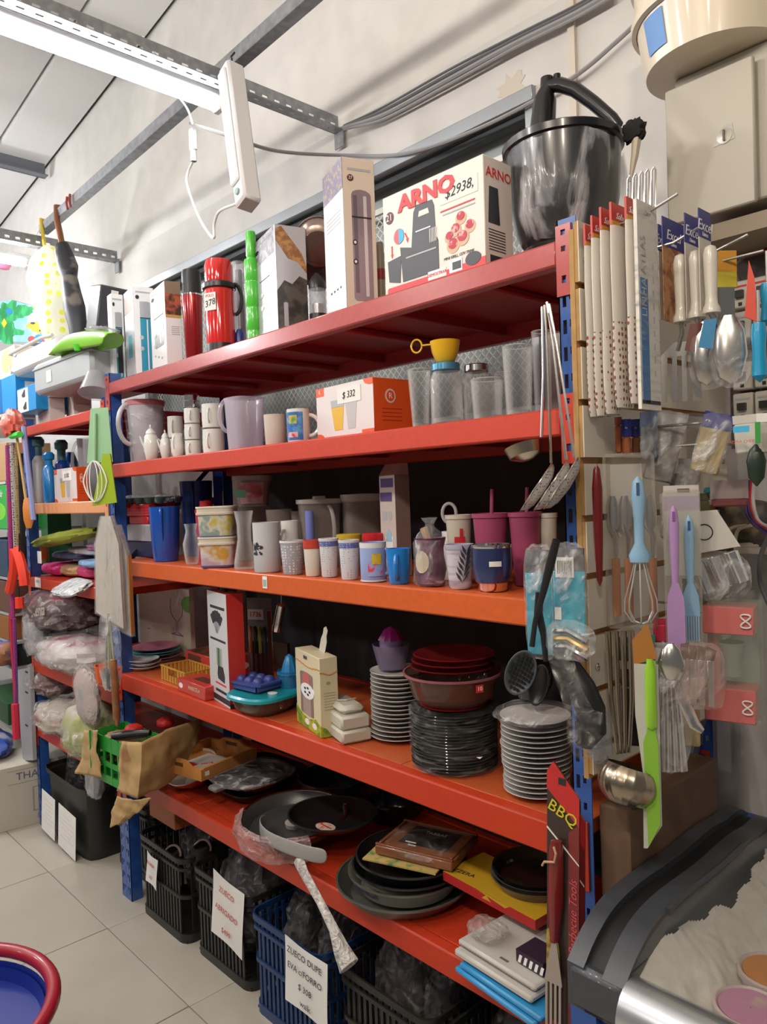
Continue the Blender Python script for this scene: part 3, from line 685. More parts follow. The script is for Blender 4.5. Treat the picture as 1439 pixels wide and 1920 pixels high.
x,y,r,h=cyl(944,1170,262,z,.24); t=thing('wrapped_pot','black lidded pot with an arched handle in clear wrapping above the blue post','pot',(x,y,z))
bk=mat('gloss_black',(.008,.008,.010),.28,coat=.15)
MB().lathe([(r*.45,.075),(r*.74,.08),(r*.82,.10),(r*.92,h*.55),(r*.97,h*.93)],bk,n=40).build('pot_body',t)
MB().lathe([(.001,0),(r*.74,0),(r*.78,.006),(r*.74,.06),(r*.66,.072),(.001,.075)],bk,n=40).build('base',t)
MB().lathe([(r*.97,h*.90),(r*1.02,h*.91),(r*1.03,h*.955),(r*.98,h*.97),(r*.6,h*1.02),(r*.2,h*1.05),(.001,h*1.05)],bk,n=40).build('lid',t)
va=view_ang(x,y); mb=MB(); ca,sa=math.cos(va+1.25),math.sin(va+1.25)
def hp(a,zz,q=0):return(a*r*ca,a*r*sa,h+zz)
mb.tube([hp(-.35,.0),hp(-.33,.05),hp(-.28,.10),hp(-.20,.125),hp(.0,.12),hp(.25,.10),hp(.55,.06),hp(.85,.015),hp(.95,-.005)],[.032,.028,.025,.018,.016,.016,.015,.014,.012],bk,12); mb.build('handle',t)
mb=MB(); mb.lathe([(.016,0),(.014,.02),(.001,.022)],bk,14,c=hp(-.24,.125)); mb.build('steam_valve',t); mb=MB(); mb.lathe([(.008,0),(.008,.02),(.001,.02)],bk,14,c=hp(-.06,.125)); mb.build('button',t)
fm_=film('wrap_streaky',(.9,.9,.95),.0,.75,8,.12,(1,1,.22)); mb=MB(); pr=[(r*.82,.055),(r*.90,.06),(r*1.0,.11),(r*1.04,h*.4),(r*1.04,h*.72),(r*.995,h*.89)]
mb.lathe(pr,fm_,n=64); mb.warp(lambda p:Vector((p.x*(1+.07*abs(noise.noise(p*26))),p.y*(1+.07*abs(noise.noise(p*26))),p.z+.02*noise.noise(p*18)))); mb.build('plastic_bag',t)
# ================================================================= SECOND SHELF

z=L2
frost=clear('frosted_plastic',(.66,.64,.72),.62,.3,.85); pinkrim=mat('coral_rim',(.60,.10,.12),.4); lilac=clear('lilac_plastic',(.70,.64,.76),.28,.12,.8)
x,y,r,h=cyl(234,309,752,z,.115); t=thing('measuring_bucket','large frosted plastic jug with a coral rim, film-wrapped, at the second shelf\'s left end','jug',(x,y,z))
MB().shell([(r*.70,0),(r*.74,.004),(r*.92,h*.8),(r*.95,h*.92)],frost,.002,n=36).build('body',t); MB().lathe([(r*.95,h*.91),(r*1.0,h*.92),(r*1.0,h*.99),(r*.93,h),(r*.93,h*.92),(r*.95,h*.91)],pinkrim,n=36).build('rim',t)
mb=MB(); va=view_ang(x,y); mb.tube(handle_pts(r*.86,h*.30,h*.94,.045,va-1.15,n=12),.009,mat('jug_handle',(.60,.60,.66),.3),10); mb.build('handle',t)
mb=MB(); mb.lathe([(r*.80,.001),(r*.92,h*.3),(r*1.04,h*.75),(r*1.03,h*.99),(r*.9,h*1.02)],FILM,n=40); mb.warp(lambda p:p+Vector((p.x,p.y,0))*.05*noise.noise(p*30)); mb.build('wrap',t)
# miniature teapots, jug, cups

def teapot(uL,uR,vT,yy,lab,spout):
 x,y,r,h=cyl(uL,uR,vT,z,yy); t=thing('toy_teapot',lab,'teapot',(x,y,z)); b=r*.82
 MB().lathe([(b*.6,0),(b*.72,.003),(b*.95,h*.25),(b,h*.45),(b*.85,h*.66),(b*.6,h*.74)],CERAM,n=20).build('body',t)
 MB().lathe([(b*.68,h*.74),(b*.62,h*.80),(b*.28,h*.88),(b*.12,h*.90),(b*.16,h*.96),(.001,h)],CERAM,n=16).build('lid',t)
 va=view_ang(x,y); mb=MB(); mb.tube(handle_pts(b*.8,h*.22,h*.6,b*.5,va+1.4*spout),.0025,CERAM,6); mb.build('handle',t)
 a=va-1.5*spout; mb=MB(); mb.tube([(b*.8*math.cos(a),b*.8*math.sin(a),h*.35),(b*1.15*math.cos(a),b*1.15*math.sin(a),h*.5),(b*1.4*math.cos(a),b*1.4*math.sin(a),h*.68)],[.005,.004,.003],CERAM,8); mb.build('spout',t)
teapot(264,300,796,.045,'small white ceramic teapot with a knob lid in front of the frosted jug',1)
teapot(296,322,806,.075,'smaller white teapot half hidden between the lidded teapot and the milk jug',1)
x,y,r,h=cyl(318,346,813,z,.045); vessel('milk_jug','little white milk jug standing in front of the cup stacks','jug',(x,y,z),[(r*.62,0),(r*.85,h*.2),(r*.9,h*.5),(r*.72,h*.85),(r*.8,h)],CERAM,.002,handle=(h*.3,h*.9,.010,view_ang(x,y)-.6,.0022))
def cupstack(uL,uR,vT,yy,n,labs,group=None):
 x,y,r,h=cyl(uL,uR,vT,z,yy); k=h/n
 for i in range(n):
  vessel('ceramic_cup',labs[i],'cup',(x+random.uniform(-.001,.001),y,z+i*k),[(r*.80,0),(r*.96,.003),(r,k*.4),(r*.98,k*.97)],CERAM,.003,handle=(k*.2,k*.8,r*.45,view_ang(x,y)-.45+.1*i,.0028))
 return x,y,r,z+h
cupstack(313,343,780,.15,2,['lower cup of the short pair behind the milk jug','upper cup of the short pair behind the milk jug'])
x,y,r,zt=cupstack(344,375,765,.07,3,['bottom cup of the stack of three white cups under a steel tin','middle cup of the stack of three white cups under a steel tin','top cup of the stack of three white cups, a steel tin on it'])
h=U(360,738,y=y).z-zt; mb=MB(); mb.lathe([(r*1.0,0),(r*1.04,.003),(r*1.04,h*.4),(r*.98,h*.43),(r*1.04,h*.47),(r*1.04,h*.85),(r*.7,h),(.001,h)],CHROME); solo(mb,'steel_tin','small shiny steel tin on top of the three stacked cups','tin',(x,y,zt+.0005))
cupstack(377,419,757,.07,2,['lower of the two wide white mugs stacked left of the lilac pitcher','upper of the two wide white mugs stacked left of the lilac pitcher'])
x,y,r,h=cyl(424,491,747,z,.06); vessel('pitcher','square-lipped clear lilac pitcher in the middle of the second shelf','pitcher',(x,y,z),[(r*.84,0),(r*.86,.004),(r*.98,h*.9),(r*1.02,h)],lilac,.002,n=32,handle=(h*.35,h*.99,.028,view_ang(x,y)-1.65,.006),sq=3.5)
creamc=mat('cream_ceramic',(.60,.51,.46),.3,coat=.3)
mug_at(494,536,778,z,'plain cream beaker left of the blue picture mug',creamc,y=.05,taper=.9,name='beaker',cat='cup')
t,r,h=mug_at(537,582,768,z,'white mug with a blue picture band and big handle',CERAM,y=.05,taper=.97,hang=view_ang(-.85,.05)+1.25,hr=.006,hout=.03)
mb=MB(); va=view_ang(t.location.x,t.location.y); band(mb,r*.97,r*1.0,h*.06,h*.9,patterned('mug_blue_print',(.03,.14,.42),(.10,.30,.60),'noise',45,.45),va-1.5,va+.35)
band(mb,r*.98,r*1.0,h*.55,h*.80,patterned('mug_yellow_print',(.60,.45,.05),(.05,.3,.1),'noise',60,.42),va-.9,va-.15,off=.001); band(mb,r*.98,r*.99,h*.14,h*.3,patterned('mug_red_print',(.60,.45,.5),(.6,.03,.05),'noise',70,.5),va-1.1,va-.1,off=.001); mb.build('printed_band',t)
# orange glass-set box

orange=mat('box_orange',(.72,.09,.012),.42); whitep=mat('box_white_pink',(.70,.64,.64),.45)
def p7(mb,w,d,H):
 face(mb,'F',w,d,0,.15,.84,1,H,orange); ftext(mb,'F',w,d,H,'R',.075,.92,.014,WHITE,2); face(mb,'F',w,d,.80,1,.02,.09,H,orange)
 fpoly(mb,'F',w,d,H,[(0,0),(.14,0),(.12,.07),(.06,.11),(0,.11)],orange); fpoly(mb,'F',w,d,H,[(1,1),(.84,1),(.87,.92),(.94,.88),(1,.88)],orange)
 fpoly(mb,'F',w,d,H,[(.33,.14),(.47,.14),(.50,.58),(.28,.58)],mat('print_juice',(.70,.42,.03),.4),1); fpoly(mb,'F',w,d,H,[(.28,.585),(.50,.585),(.51,.72),(.27,.72)],silver,1); fpoly(mb,'F',w,d,H,[(.57,.14),(.69,.14),(.73,.66),(.53,.66)],mat('print_glass_grey',(.50,.50,.51),.3),1)
 face(mb,'F',w,d,.40,.80,.63,.92,H,PAPER,3); ftext(mb,'F',w,d,H,'$ 332',.60,.775,.024,INK,5,.2,.03)
 fpoly(mb,'R',w,d,H,oval(.42,.68,.13,.13),whitep); fpoly(mb,'R',w,d,H,oval(.42,.68,.10,.10),orange,1); ftext(mb,'R',w,d,H,'R',.42,.68,.02,WHITE,2)
 for k in range(4):face(mb,'R',w,d,.2,.7,.44-k*.07,.452-k*.07,H,mat('print_dark_orange',(.4,.02,.01),.5))
def glassbox(q,lab):
 c,w,d,H,rz=q; t=thing('glass_set_box',lab,'box',c,rz); mb=MB(); mb.box((0,0,H/2),(w,d,H),orange,b=.0015); mb.build('carton',t)
 mb=MB(); face(mb,'F',w,d,.0,1,.0,1,H,whitep,-1); p7(mb,w,d,H); mb.build('printed_panel',t,smooth=False)
glassbox(qbox(594,.055,701,.035,775,706,z),'orange and white drinking-glass box with a 332 price note on the second shelf')
# glasses

def tumbler(uL,uR,vT,yy,lab,zb=None,star=0.,tap=.8,foot=.012,m=None,grp=None):
 x,y,r,h=cyl(uL,uR,vT,z,yy); t=thing('drinking_glass',lab,'glass',(x,y,z)); m=m or GLASS
 MB().shell([(r*tap,0),(r*tap*1.02,.003),(r*(tap+1)/2,h*.5),(r,h)],m,.0025,n=32,star=star,sn=9).build('body',t)
 MB().lathe([(.001,.004),(r*tap*.9,.004),(r*tap*.9,foot),(.001,foot)],clear('glass_base',(.55,.6,.6),.25,.03,.8),20).build('thick_base',t); MB().lathe([(r-.0012,h-.001),(r+.0006,h),(r-.0012,h+.0012),(r-.003,h),(r-.0012,h-.001)],clear('glass_lip',(.8,.82,.82),.45,.03,.9),32).build('rim',t)
 return x,y,r,h
tumbler(764,808,694,.07,'tall flared glass standing between the orange box and the lidded glass jars',tap=.68)
def jar(uL,uR,vT,yy,lidm,lab,hang=None):
 x,y,r,h=cyl(uL,uR,vT,z,yy); t=thing('glass_jar',lab,'jar',(x,y,z))
 MB().shell([(r*.92,0),(r,.006),(r,h*.74),(r*.85,h*.83),(r*.80,h*.90)],GLASS,.003,n=32,star=.02,sn=10).build('body',t)
 MB().lathe([(r*.86,h*.88),(r*.90,h*.89),(r*.90,h*.985),(r*.84,h),(.001,h)],lidm,32).build('lid',t); MB().lathe([(.001,.006),(r*.85,.006),(r*.85,.016),(.001,.016)],clear('glass_base'),20).build('thick_base',t)
 if hang is not None:mb=MB(); mb.tube(handle_pts(r*.95,h*.2,h*.7,.022,hang),.004,GLASS,8); mb.build('handle',t)
 return x,y,r,h
jx,jy,jr,jh=jar(806,866,682,.07,mat('blue_silver_lid',(.12,.35,.55),.25,.6),'octagonal glass jar mug with a blue-silver lid, the yellow cup on it',view_ang(-.42,.07)+1.2)
jar(868,919,684,.16,STEEL,'glass jar with a steel lid behind the clear tumblers',None)
tumbler(882,944,712,.08,'wide clear glass in front of the steel-lidded jar',tap=.85,star=.012)
tumbler(941,999,650,.06,'large ribbed beer glass near the blue post',tap=.80,star=.02)
tumbler(996,1034,622,.13,'tallest beer glass, partly behind the blue post',tap=.80,star=.02)
tumbler(926,956,700,.19,'small plain glass standing behind the beer glasses',tap=.9)
# yellow measuring cup

x,y,r,h=cyl(807,864,642,z,.075); zz=z+jh+.0015; h2=U(835,640,y=.07).z-zz
yel=mat('yellow_plastic',(.72,.42,.01),.3,coat=.3); t=thing('measuring_cup','yellow measuring cup with a ring handle on the blue-lidded jar','cup',(jx,jy,zz))
MB().shell([(r*.5,0),(r*.62,.003),(r*.88,h2*.5),(r,h2)],yel,.0015,n=28).build('bowl',t); a=view_ang(x,y)-1.9
mb=MB(); mb.box((r*1.25*math.cos(a),r*1.25*math.sin(a),h2*.93),(r*.8,.007,.003),yel,rz=a); mb.build('handle',t); mb=MB(); k=r*2.0; c_=Vector((k*math.cos(a),k*math.sin(a),h2*.93)); q=Vector((math.cos(a),math.sin(a),0))
mb.tube([c_+q*.013*math.cos(2*PI*i/18)+Vector((0,0,.015*math.sin(2*PI*i/18)))for i in range(18)],.0022,yel,8,closed=True); mb.build('ring',t)
# ================================================================= THIRD SHELF

z=L3
navy=mat('navy_box',(.03,.035,.10),.4); royal=mat('royal_blue_plastic',(.006,.075,.42),.22,coat=.4); dgreen=mat('dark_green_plastic',(.03,.06,.05),.4)
def zat(u,v,y):return U(u,v,y=y).z
# left corner pile

q=qbox(238,.10,286,.10,300,1016,z); c,w,d,H,rz=q; t=thing('storage_tub','navy storage tub with a white lid at the left end of the third shelf','tub',c,rz)
mb=MB(); mb.box((0,0,H/2),(w,d,H),navy,b=.006); mb.build('body',t); zt=z+H; h2=zat(262,983,.10)-zt
mb=MB(); mb.box((0,0,H+h2/2),(w*.96,d*.96,h2),mat('grey_white_plastic',(.42,.42,.46),.4),b=.006); mb.box((0,0,H+.004),(w*1.03,d*1.03,.007),mat('grey_white_plastic',(.42,.42,.46)),b=.002); mb.build('lid',t)
zt2=zt+h2; h3=zat(255,946,.10)-zt2; t=thing('food_box','red ridged food box between the navy tub and the egg tray','box',(c.x-.005,c.y,zt2+.0005),rz); mb=MB(); red2=mat('red_plastic',(.55,.02,.03),.35)
mb.box((0,0,h3*.2),(w*.72,d*.8,h3*.4),red2,b=.004); mb.box((0,0,h3*.7),(w*.86,d*.9,h3*.6),red2,b=.003); mb.build('body',t); mb=MB()
for k in range(4):mb=MB(); mb.box((0,0,h3*(.47+.14*k)),(w*.88,d*.92,.0022),mat('red_light',(.65,.10,.12),.35)); mb.build('ridge',t)
h4=.028; t=thing('egg_tray','dark green egg tray wrapped in film on top of the red food box','tray',(c.x+.055,c.y,zt2+h3+.002),rz)
mb=MB(); mb.box((0,0,h4*.85),(w*2.0,d*1.3,.004),dgreen,b=.001); mb.build('rim',t)
for i in range(5):
 for j in range(2):mb=MB(); mb.lathe([(.010,.001),(.016,h4*.4),(.019,h4*.8)],dgreen,10,c=(-w+.045+i*(w*2-.09)/4,-.035+.07*j,0)); mb.build('egg_cup',t)
crumple((0,0,0),(w*2.08,d*1.35,h4*1.35),FILM,3).build('wrap',t)
# blue cups

def bluecup(uL,uR,vT,yy,lab,vb=None,m=royal,rib=True):
 x,y,r,h=cyl(uL,uR,vT,z,yy,vb); t=thing('plastic_jug',lab,'jug',(x,y,z)); MB().shell([(r*.78,0),(r*.80,.004),(r*.84,h*.16),(r*.86,h*.17),(r,h)],m,.0025,n=36).build('body',t)
 a=view_ang(x,y)-.2; mb=MB(); mb.tube([(r*q*math.cos(a),r*q*math.sin(a),h*s_)for q,s_ in((1.0,.97),(1.10,.93),(1.08,.75),(1.0,.5),(.93,.40))],[.006,.006,.005,.004,.003],m,8); mb.build('handle',t)
bluecup(278,337,950,.075,'bright blue plastic jug, front left of the third shelf')
bluecup(336,398,902,.27,'darker blue jug standing at the back of the third shelf',m=mat('deep_blue_plastic',(.004,.03,.20),.3))
x,y,r,h=cyl(341,374,982,z,.045); vessel('glass_carafe','small clear glass carafe beside the bright blue jug','carafe',(x,y,z),[(r*.62,0),(r*.72,.004),(r*.95,h*.35),(r,h*.5),(r*.66,h*.76),(r*.62,h*.84),(r*.78,h)],GLASS,.002,n=28)
x,y,r,h=cyl(364,408,937,z,.17); t=thing('lidded_jar','pink jar with a red lid behind the stacked picture tubs','jar',(x,y,z)); MB().lathe([(r*.8,0),(r*.95,h*.7),(r*.95,h*.8)],mat('pink_print',(.50,.06,.14),.4)).build('body',t); MB().lathe([(r,h*.78),(r,h*.84),(r*.55,h*.9),(r*.55,h*.98),(.001,h)],red2).build('lid',t)
# two printed plastic tubs, stacked

tubm=mat('cream_tub_plastic',(.62,.56,.46),.4)
def ptub(uL,uR,vT,zb,yy,lab,printm,basem,lidm=None):
 x,y,r,h=cyl(uL,uR,vT,zb,yy); t=thing('food_tub',lab,'tub',(x,y,zb),-.75+PI/2*0); hb=h*.74
 MB().lathe([(r*.84,0),(r*.86,.004),(r*.90,hb)],printm,40,sq=5).build('tub_body',t); MB().lathe([(r*.845,.000),(r*.875,.001),(r*.88,h*.07),(r*.87,h*.07)],basem,40,sq=5).build('base_ring',t)
 MB().lathe([(r*.92,hb),(r*.99,hb),(r*1.0,hb+.006),(r*.95,hb+.008),(r*.96,h-.006),(r*1.0,h-.005),(r*.99,h),(r*.9,h),(r*.88,h*.96),(.001,h*.96)],lidm or tubm,40,sq=5).build('lid',t)
 return x,y,zb+h
pa=patterned('tub_print_lower',(.60,.56,.54),(.55,.30,.04),'noise',26,.42,fg2=(.5,.35,.4)); pb_=patterned('tub_print_upper',(.60,.57,.48),(.50,.42,.06),'noise',30,.42,fg2=(.25,.33,.30))
x,y,zt=ptub(374,446,1005,z,.055,'lower printed plastic food tub, purple base ring',pa,mat('purple_ring',(.10,.06,.22),.4))
ptub(370,444,949,zt-.004,.055,'upper printed food tub of the pair, stacked on the purple-based one',pb_,mat('navy_ring',(.05,.05,.16),.4))
# decanter + clear tubs behind

x,y,r,h=cyl(435,478,958,z,.05); vessel('glass_decanter','tall flared clear decanter right of the stacked picture tubs','decanter',(x,y,z),[(r*.95,0),(r,.006),(r*.98,h*.12),(r*.62,h*.5),(r*.62,h*.75),(r*.85,h)],GLASS,.0025,n=32)
x,y,r,h=cyl(440,512,950,z,.27); mb=MB(); mb.shell([(r*.85,0),(r,h)],clear('dusky_clear_plastic',(.36,.31,.29),.28,.15,.75),.002,sq=4); solo(mb,'clear_container','clear plastic container at the back holding up the pink-labelled tub','container',(x,y,z))
zt=z+h; y2=y; hh=zat(470,893,y)-zt; t=thing('labelled_tub','clear tub with a pink and green label, highest on the third shelf','tub',(x-.003,y,zt+.0005),-.75); r2=r*.98
MB().shell([(r2*.76,0),(r2*.95,hh*.84),(r2*1.02,hh*.86),(r2*1.02,hh)],clear('milky_plastic',(.60,.56,.52),.45,.25,.85),.002,sq=4).build('body',t)
va=view_ang(x,y)+.75; mb=MB(); band(mb,r2*.93,r2*1.04,hh*.10,hh*.78,patterned('pink_label',(.62,.40,.40),(.50,.12,.16),'noise',20,.40),va-.7,va+.55,off=.004); band(mb,r2*.97,r2*.99,hh*.30,hh*.55,mat('green_label',(.10,.28,.18),.5),va-.55,va-.2,off=.05); mb.build('label',t)
for k,(uL,uR,vT,yy,lab)in enumerate(((498,548,955,.20,'crumpled clear plastic cup behind the splash-print cup'),(545,580,958,.24,'second clear plastic cup standing at the back left of the big lidded pitcher'))):
 x,y,r,h=cyl(uL,uR,vT,z,yy); vessel('clear_cup',lab,'cup',(x,y,z),[(r*.75,0),(r,h)],clear('dusky_clear_plastic'),.002)
 # splash cup, star cup, shaker, dotted cups, birthday cup, blue mug

t,r,h=mug_at(473,525,979,z,'white cup with a black ink splash',mat('matte_white_plastic',(.52,.53,.55),.4),y=.035,taper=.97,name='splash_cup',cat='cup')
va=view_ang(t.location.x,t.location.y); mb=MB(); random.seed(4)
for k in range(14):
 a=va-1.05+random.uniform(-.45,.75)*(.4 if k<6 else 1); zc=h*random.uniform(.36,.62); s_=random.uniform(.002,.006)
 mb.add([((r+.0009)*math.cos(a+s_/r*math.cos(q)),(r+.0009)*math.sin(a+s_/r*math.cos(q)),zc+s_*.9*math.sin(q))for q in[2*PI*i/9 for i in range(9)]],[tuple(range(9))],INK)
for k in range(9):
 an=2*PI*k/9+.3; L=random.uniform(.012,.03); a0=va-1.0; zc=h*.5
 P=[(0,.0025),(L,.0006),(L,-.0006),(0,-.0025)]
 mb.add([((r+.001)*math.cos(a0+(p*math.cos(an)-q*math.sin(an))/r),(r+.001)*math.sin(a0+(p*math.cos(an)-q*math.sin(an))/r),zc+p*math.sin(an)+q*math.cos(an))for p,q in P],[(0,1,2,3)],INK)
o=mb.build('ink_splash_print',t,smooth=False)
mug_at(526,560,976,z,'plain white mug half hidden behind the star-pattern cup',CERAM,y=.13,taper=.95,hang=view_ang(-.95,.1)-.6)
starm=patterned('star_pattern',(.36,.36,.40),(.72,.72,.74),'dots',130,.32,stretch=(1,1,1))
def rimcup(uL,uR,vT,yy,lab,m,rimm=None,tap=.82,**k):
 t,r,h=mug_at(uL,uR,vT,z,lab,m,y=yy,taper=tap,name='patterned_cup',cat='cup',**k)
 MB().lathe([(r*1.0,h-.008),(r*1.06,h-.006),(r*1.06,h),(r*1.0,h)],rimm or mat('rim_white',(.68,.68,.70),.4)).build('rim',t); return t,r,h
rimcup(525,570,1013,.035,'grey cup with a white star pattern',starm)
t,r,h=mug_at(568,602,1012,z,'cream shaker cup with a red lid between the star and dotted cups',mat('cream_plastic',(.66,.60,.52),.4),y=.035,taper=.80,name='shaker_cup',cat='cup'); MB().lathe([(r*.98,h*.76),(r*1.02,h*.77),(r*1.04,h),(.001,h)],mat('brick_red_plastic',(.50,.05,.03),.4)).build('lid',t)
x,y,r,h=cyl(572,588,958,z,.12); mb=MB(); mb.lathe([(r,0),(r*.9,h*.5),(r,h*.55),(r,h),(.001,h)],mat('bottle_blue_white',(.18,.22,.60),.4)); solo(mb,'small_bottle','little blue and white bottle poking up behind the red-lidded shaker','bottle',(x,y,z))
dotm=patterned('dot_pattern',(.60,.60,.64),(.10,.10,.22),'dots',170,.20); dband=patterned('blue_band_pattern',(.10,.13,.38),(.55,.57,.66),'dots',190,.25)
for k,(uL,uR,vT,yy,lab)in enumerate(((598,634,1009,.045,'left of the two white cups with rows of dark dots'),(635,673,1012,.035,'right of the two white cups with rows of dark dots'))):
 t,r,h=rimcup(uL,uR,vT,yy,lab,dotm); mb=MB(); band(mb,r*.97,r*.995,h*.80,h*.94,dband); mb.build('blue_band',t)
bday=mat('birthday_blue',(.30,.38,.66),.4); t,r,h=mug_at(674,724,1016,z,'pale blue birthday mug with a yellow and red party print',bday,y=.04,taper=.97,hang=view_ang(-.45,.04)+1.3,hout=.022)
va=view_ang(t.location.x,t.location.y); mb=MB(); band(mb,r*.985,r,h*.86,h*.99,mat('rim_white'),0,2*PI); band(mb,r*.97,r*.97,.001,h*.05,mat('rim_white'),off=.001)
band(mb,r*.98,r*.99,h*.15,h*.5,patterned('party_red',(.30,.38,.66),(.62,.05,.10),'noise',55,.45),va-.4,va+.75,off=.002); band(mb,r*.985,r*.995,h*.45,h*.72,patterned('party_yellow',(.65,.45,.03),(.62,.05,.10),'noise',40,.36),va-.1,va+.6,off=.003); mb.build('party_print',t)
mug_at(723,771,1028,z,'bright blue plastic mug right of the birthday mug',mat('azure_plastic',(.01,.20,.60),.25,coat=.4),y=.04,taper=.80,hang=view_ang(-.36,.04)-.12,hr=.006,hout=.018)
# clear containers and lids behind

x,y,r,h=cyl(556,640,930,z,.20); t=thing('lidded_pitcher','clear square pitcher with a knob lid behind the small cups','pitcher',(x,y,z),-.5); dcp=clear('dusky_clear_plastic')
MB().shell([(r*.72,0),(r*.92,h*.9)],dcp,.002,sq=4,n=32).build('body',t); MB().lathe([(r*.96,h*.89),(r,h*.90),(r,h*.955),(.02,h*.965),(.018,h),(.001,h)],clear('milky_plastic'),32,sq=4).build('lid',t); mb=MB(); a=view_ang(x,y)+.5+.5; mb.tube(handle_pts(r*.85,h*.2,h*.86,.03,a),.006,clear('milky_plastic'),8); mb.build('handle',t)
x,y,r,h=cyl(640,716,925,z,.27); t=thing('clear_canister','wide clear canister with a pinkish panel behind the dotted cups','canister',(x,y,z),-.5); MB().shell([(r*.9,0),(r*.92,h*.9)],dcp,.002,sq=4,n=32).build('body',t); MB().lathe([(r*.94,h*.89),(r,h*.91),(r,h*.99),(.001,h)],clear('milky_plastic'),32,sq=4).build('lid',t)
for k,(uL,uR,vT,yy,m,lab)in enumerate(((630,678,1001,.13,mat('yellow_lid',(.55,.38,.03),.4),'yellow lid of the low tub behind the dotted cups'),(679,722,999,.14,red2,'red lidded low tub behind the birthday mug'))):
 x,y,r,h=cyl(uL,uR,vT,z,yy); t=thing('low_tub',lab.replace('lid of the low tub','lidded low tub'),'tub',(x,y,z)); MB().lathe([(r*.85,0),(r*.93,h*.8)],dcp).build('body',t); MB().lathe([(r*.95,h*.78),(r,h*.8),(r,h*.98),(r*.9,h),(.001,h)],m).build('lid',t)
 # baby bottle box with a pitched hanger top

q=qbox(714,.15,743,.135,770,890,z); c,w,d,H,rz=q; t=thing('baby_bottle_box','tall narrow baby-bottle box with a purple label and folded top on the third shelf','box',c,rz); bm=mat('box_beige',(.56,.47,.43),.45); brn=mat('box_taupe',(.22,.14,.12),.5); pur=mat('print_purple',(.09,.05,.20),.5)
mb=MB(); mb.box((0,0,H/2),(w,d,H),bm,b=.001); mb.build('carton',t); mb=MB(); mb.prism([(-d/2,H),(d/2,H),(d*.45,H+.03),(-d*.05,H+.03)],-w/2,w/2,mat('box_pinkbrown',(.42,.24,.20),.5),'x'); mb.build('top_flap',t)
mb=MB(); face(mb,'R',w,d,0,1,0,1,H,brn); face(mb,'F',w,d,.1,.9,.88,.97,H,pur); face(mb,'F',w,d,.05,.8,.74,.83,H,pur); fpoly(mb,'F',w,d,H,oval(.65,.60,.14,.05),GREYP); face(mb,'F',w,d,.15,.45,.55,.64,H,GREYP)
fpoly(mb,'F',w,d,H,capsule(.32,.78,.08,.40),WHITE,1); fpoly(mb,'F',w,d,H,[(.34,.34),(.76,.34),(.70,.42),(.55,.47),(.40,.42)],mat('print_lightblue',(.30,.48,.62),.5),2); mb.build('printed_panel',t,smooth=False)
# wrapped purple figure bottle ("mate" set), cream cup, leaf tumbler, yerba cup

x,y,r,h=cyl(775,838,1008,z,.05); t=thing('wrapped_mate_cup','purple carved mate cup in a tied clear bag, straw end sticking out','cup',(x,y,z)); pm=patterned('purple_carved',(.14,.035,.09),(.06,.01,.04),'noise',40,.5,.35)
MB().shell([(r*.70,0),(r*.86,.006),(r*.80,h*.12),(r*.95,h*.35),(r*.82,h*.62),(r*.80,h*.78),(r*.96,h)],pm,.004,n=28).build('body',t); va=view_ang(x,y); mb=MB(); mb.add([(r*1.0*math.cos(va-.6+.022/r*math.cos(q)*.9),r*1.0*math.sin(va-.6+.022/r*math.cos(q)*.9),h*.52+.026*math.sin(q))for q in[2*PI*i/14 for i in range(14)]],[tuple(range(14))],mat('cream_patch',(.50,.42,.30),.5)); mb.build('painted_patch',t,smooth=False)
mb=MB(); mb.tube([(0,0,h*.3),(-.004,0,h*.9),(-.018,.0,h*1.2)],[.007,.008,.010],mat('wood_straw',(.38,.22,.10),.5),8); mb.build('straw',t)
mb=MB(); mb.lathe([(r*.90,.001),(r*1.05,.01),(r*1.08,h*.4),(r*1.04,h*.9),(r*.75,h*1.08),(r*.32,h*1.22),(r*.25,h*1.28),(r*.5,h*1.42)],FILM,36); mb.warp(lambda p:p+Vector((p.x,p.y,0))*.10*noise.noise(p*34)); mb.build('wrap',t)
x,y,r,h=cyl(826,858,935,z,.16); t=thing('looped_cup','pale looped cup handle showing behind the wrapped purple cup','cup',(x,y,z)); MB().shell([(r*.8,0),(r,h*.6)],CERAM,.003).build('body',t); mb=MB(); a=view_ang(x,y)+1.4; k_=Vector((math.cos(a),math.sin(a),0)); mb.tube([Vector((0,0,h*.82))+k_*.017*math.cos(2*PI*i/20)+Vector((0,0,.024*math.sin(2*PI*i/20)))for i in range(20)],.0042,mat('pale_grey_cup',(.40,.38,.37),.4),8,closed=True); mb.build('handle',t)
cr=mat('cream_figure_cup',(.55,.50,.42),.4)
def tallcup(uL,uR,vT,yy,lab,m,straw=True,rimr=1.06,tap=.72):
 x,y,r,h=cyl(uL,uR,vT,z,yy); t=thing('straw_cup',lab,'cup',(x,y,z)); r/=rimr
 MB().shell([(r*tap,0),(r*.98,h*.93),(r*rimr,h*.94),(r*rimr,h)],m,.002,n=30).build('body',t)
 if straw:mb=MB(); mb.tube([(-.005,0,.01),(.008,0,h+.055)],.0042,m,8); mb.build('straw',t)
 return t,r,h,x,y
t,r,h,x,y=tallcup(834,886,965,.14,'cream cup with a little red figure behind the leaf-print tumbler',cr,False); va=view_ang(x,y); mb=MB(); band(mb,r*.90,r*.92,h*.50,h*.68,red2,va-.35,va+.45,off=.004); band(mb,r*.93,r*.94,h*.68,h*.80,red2,va+.05,va+.3,off=.004); mb.build('red_figure_print',t)
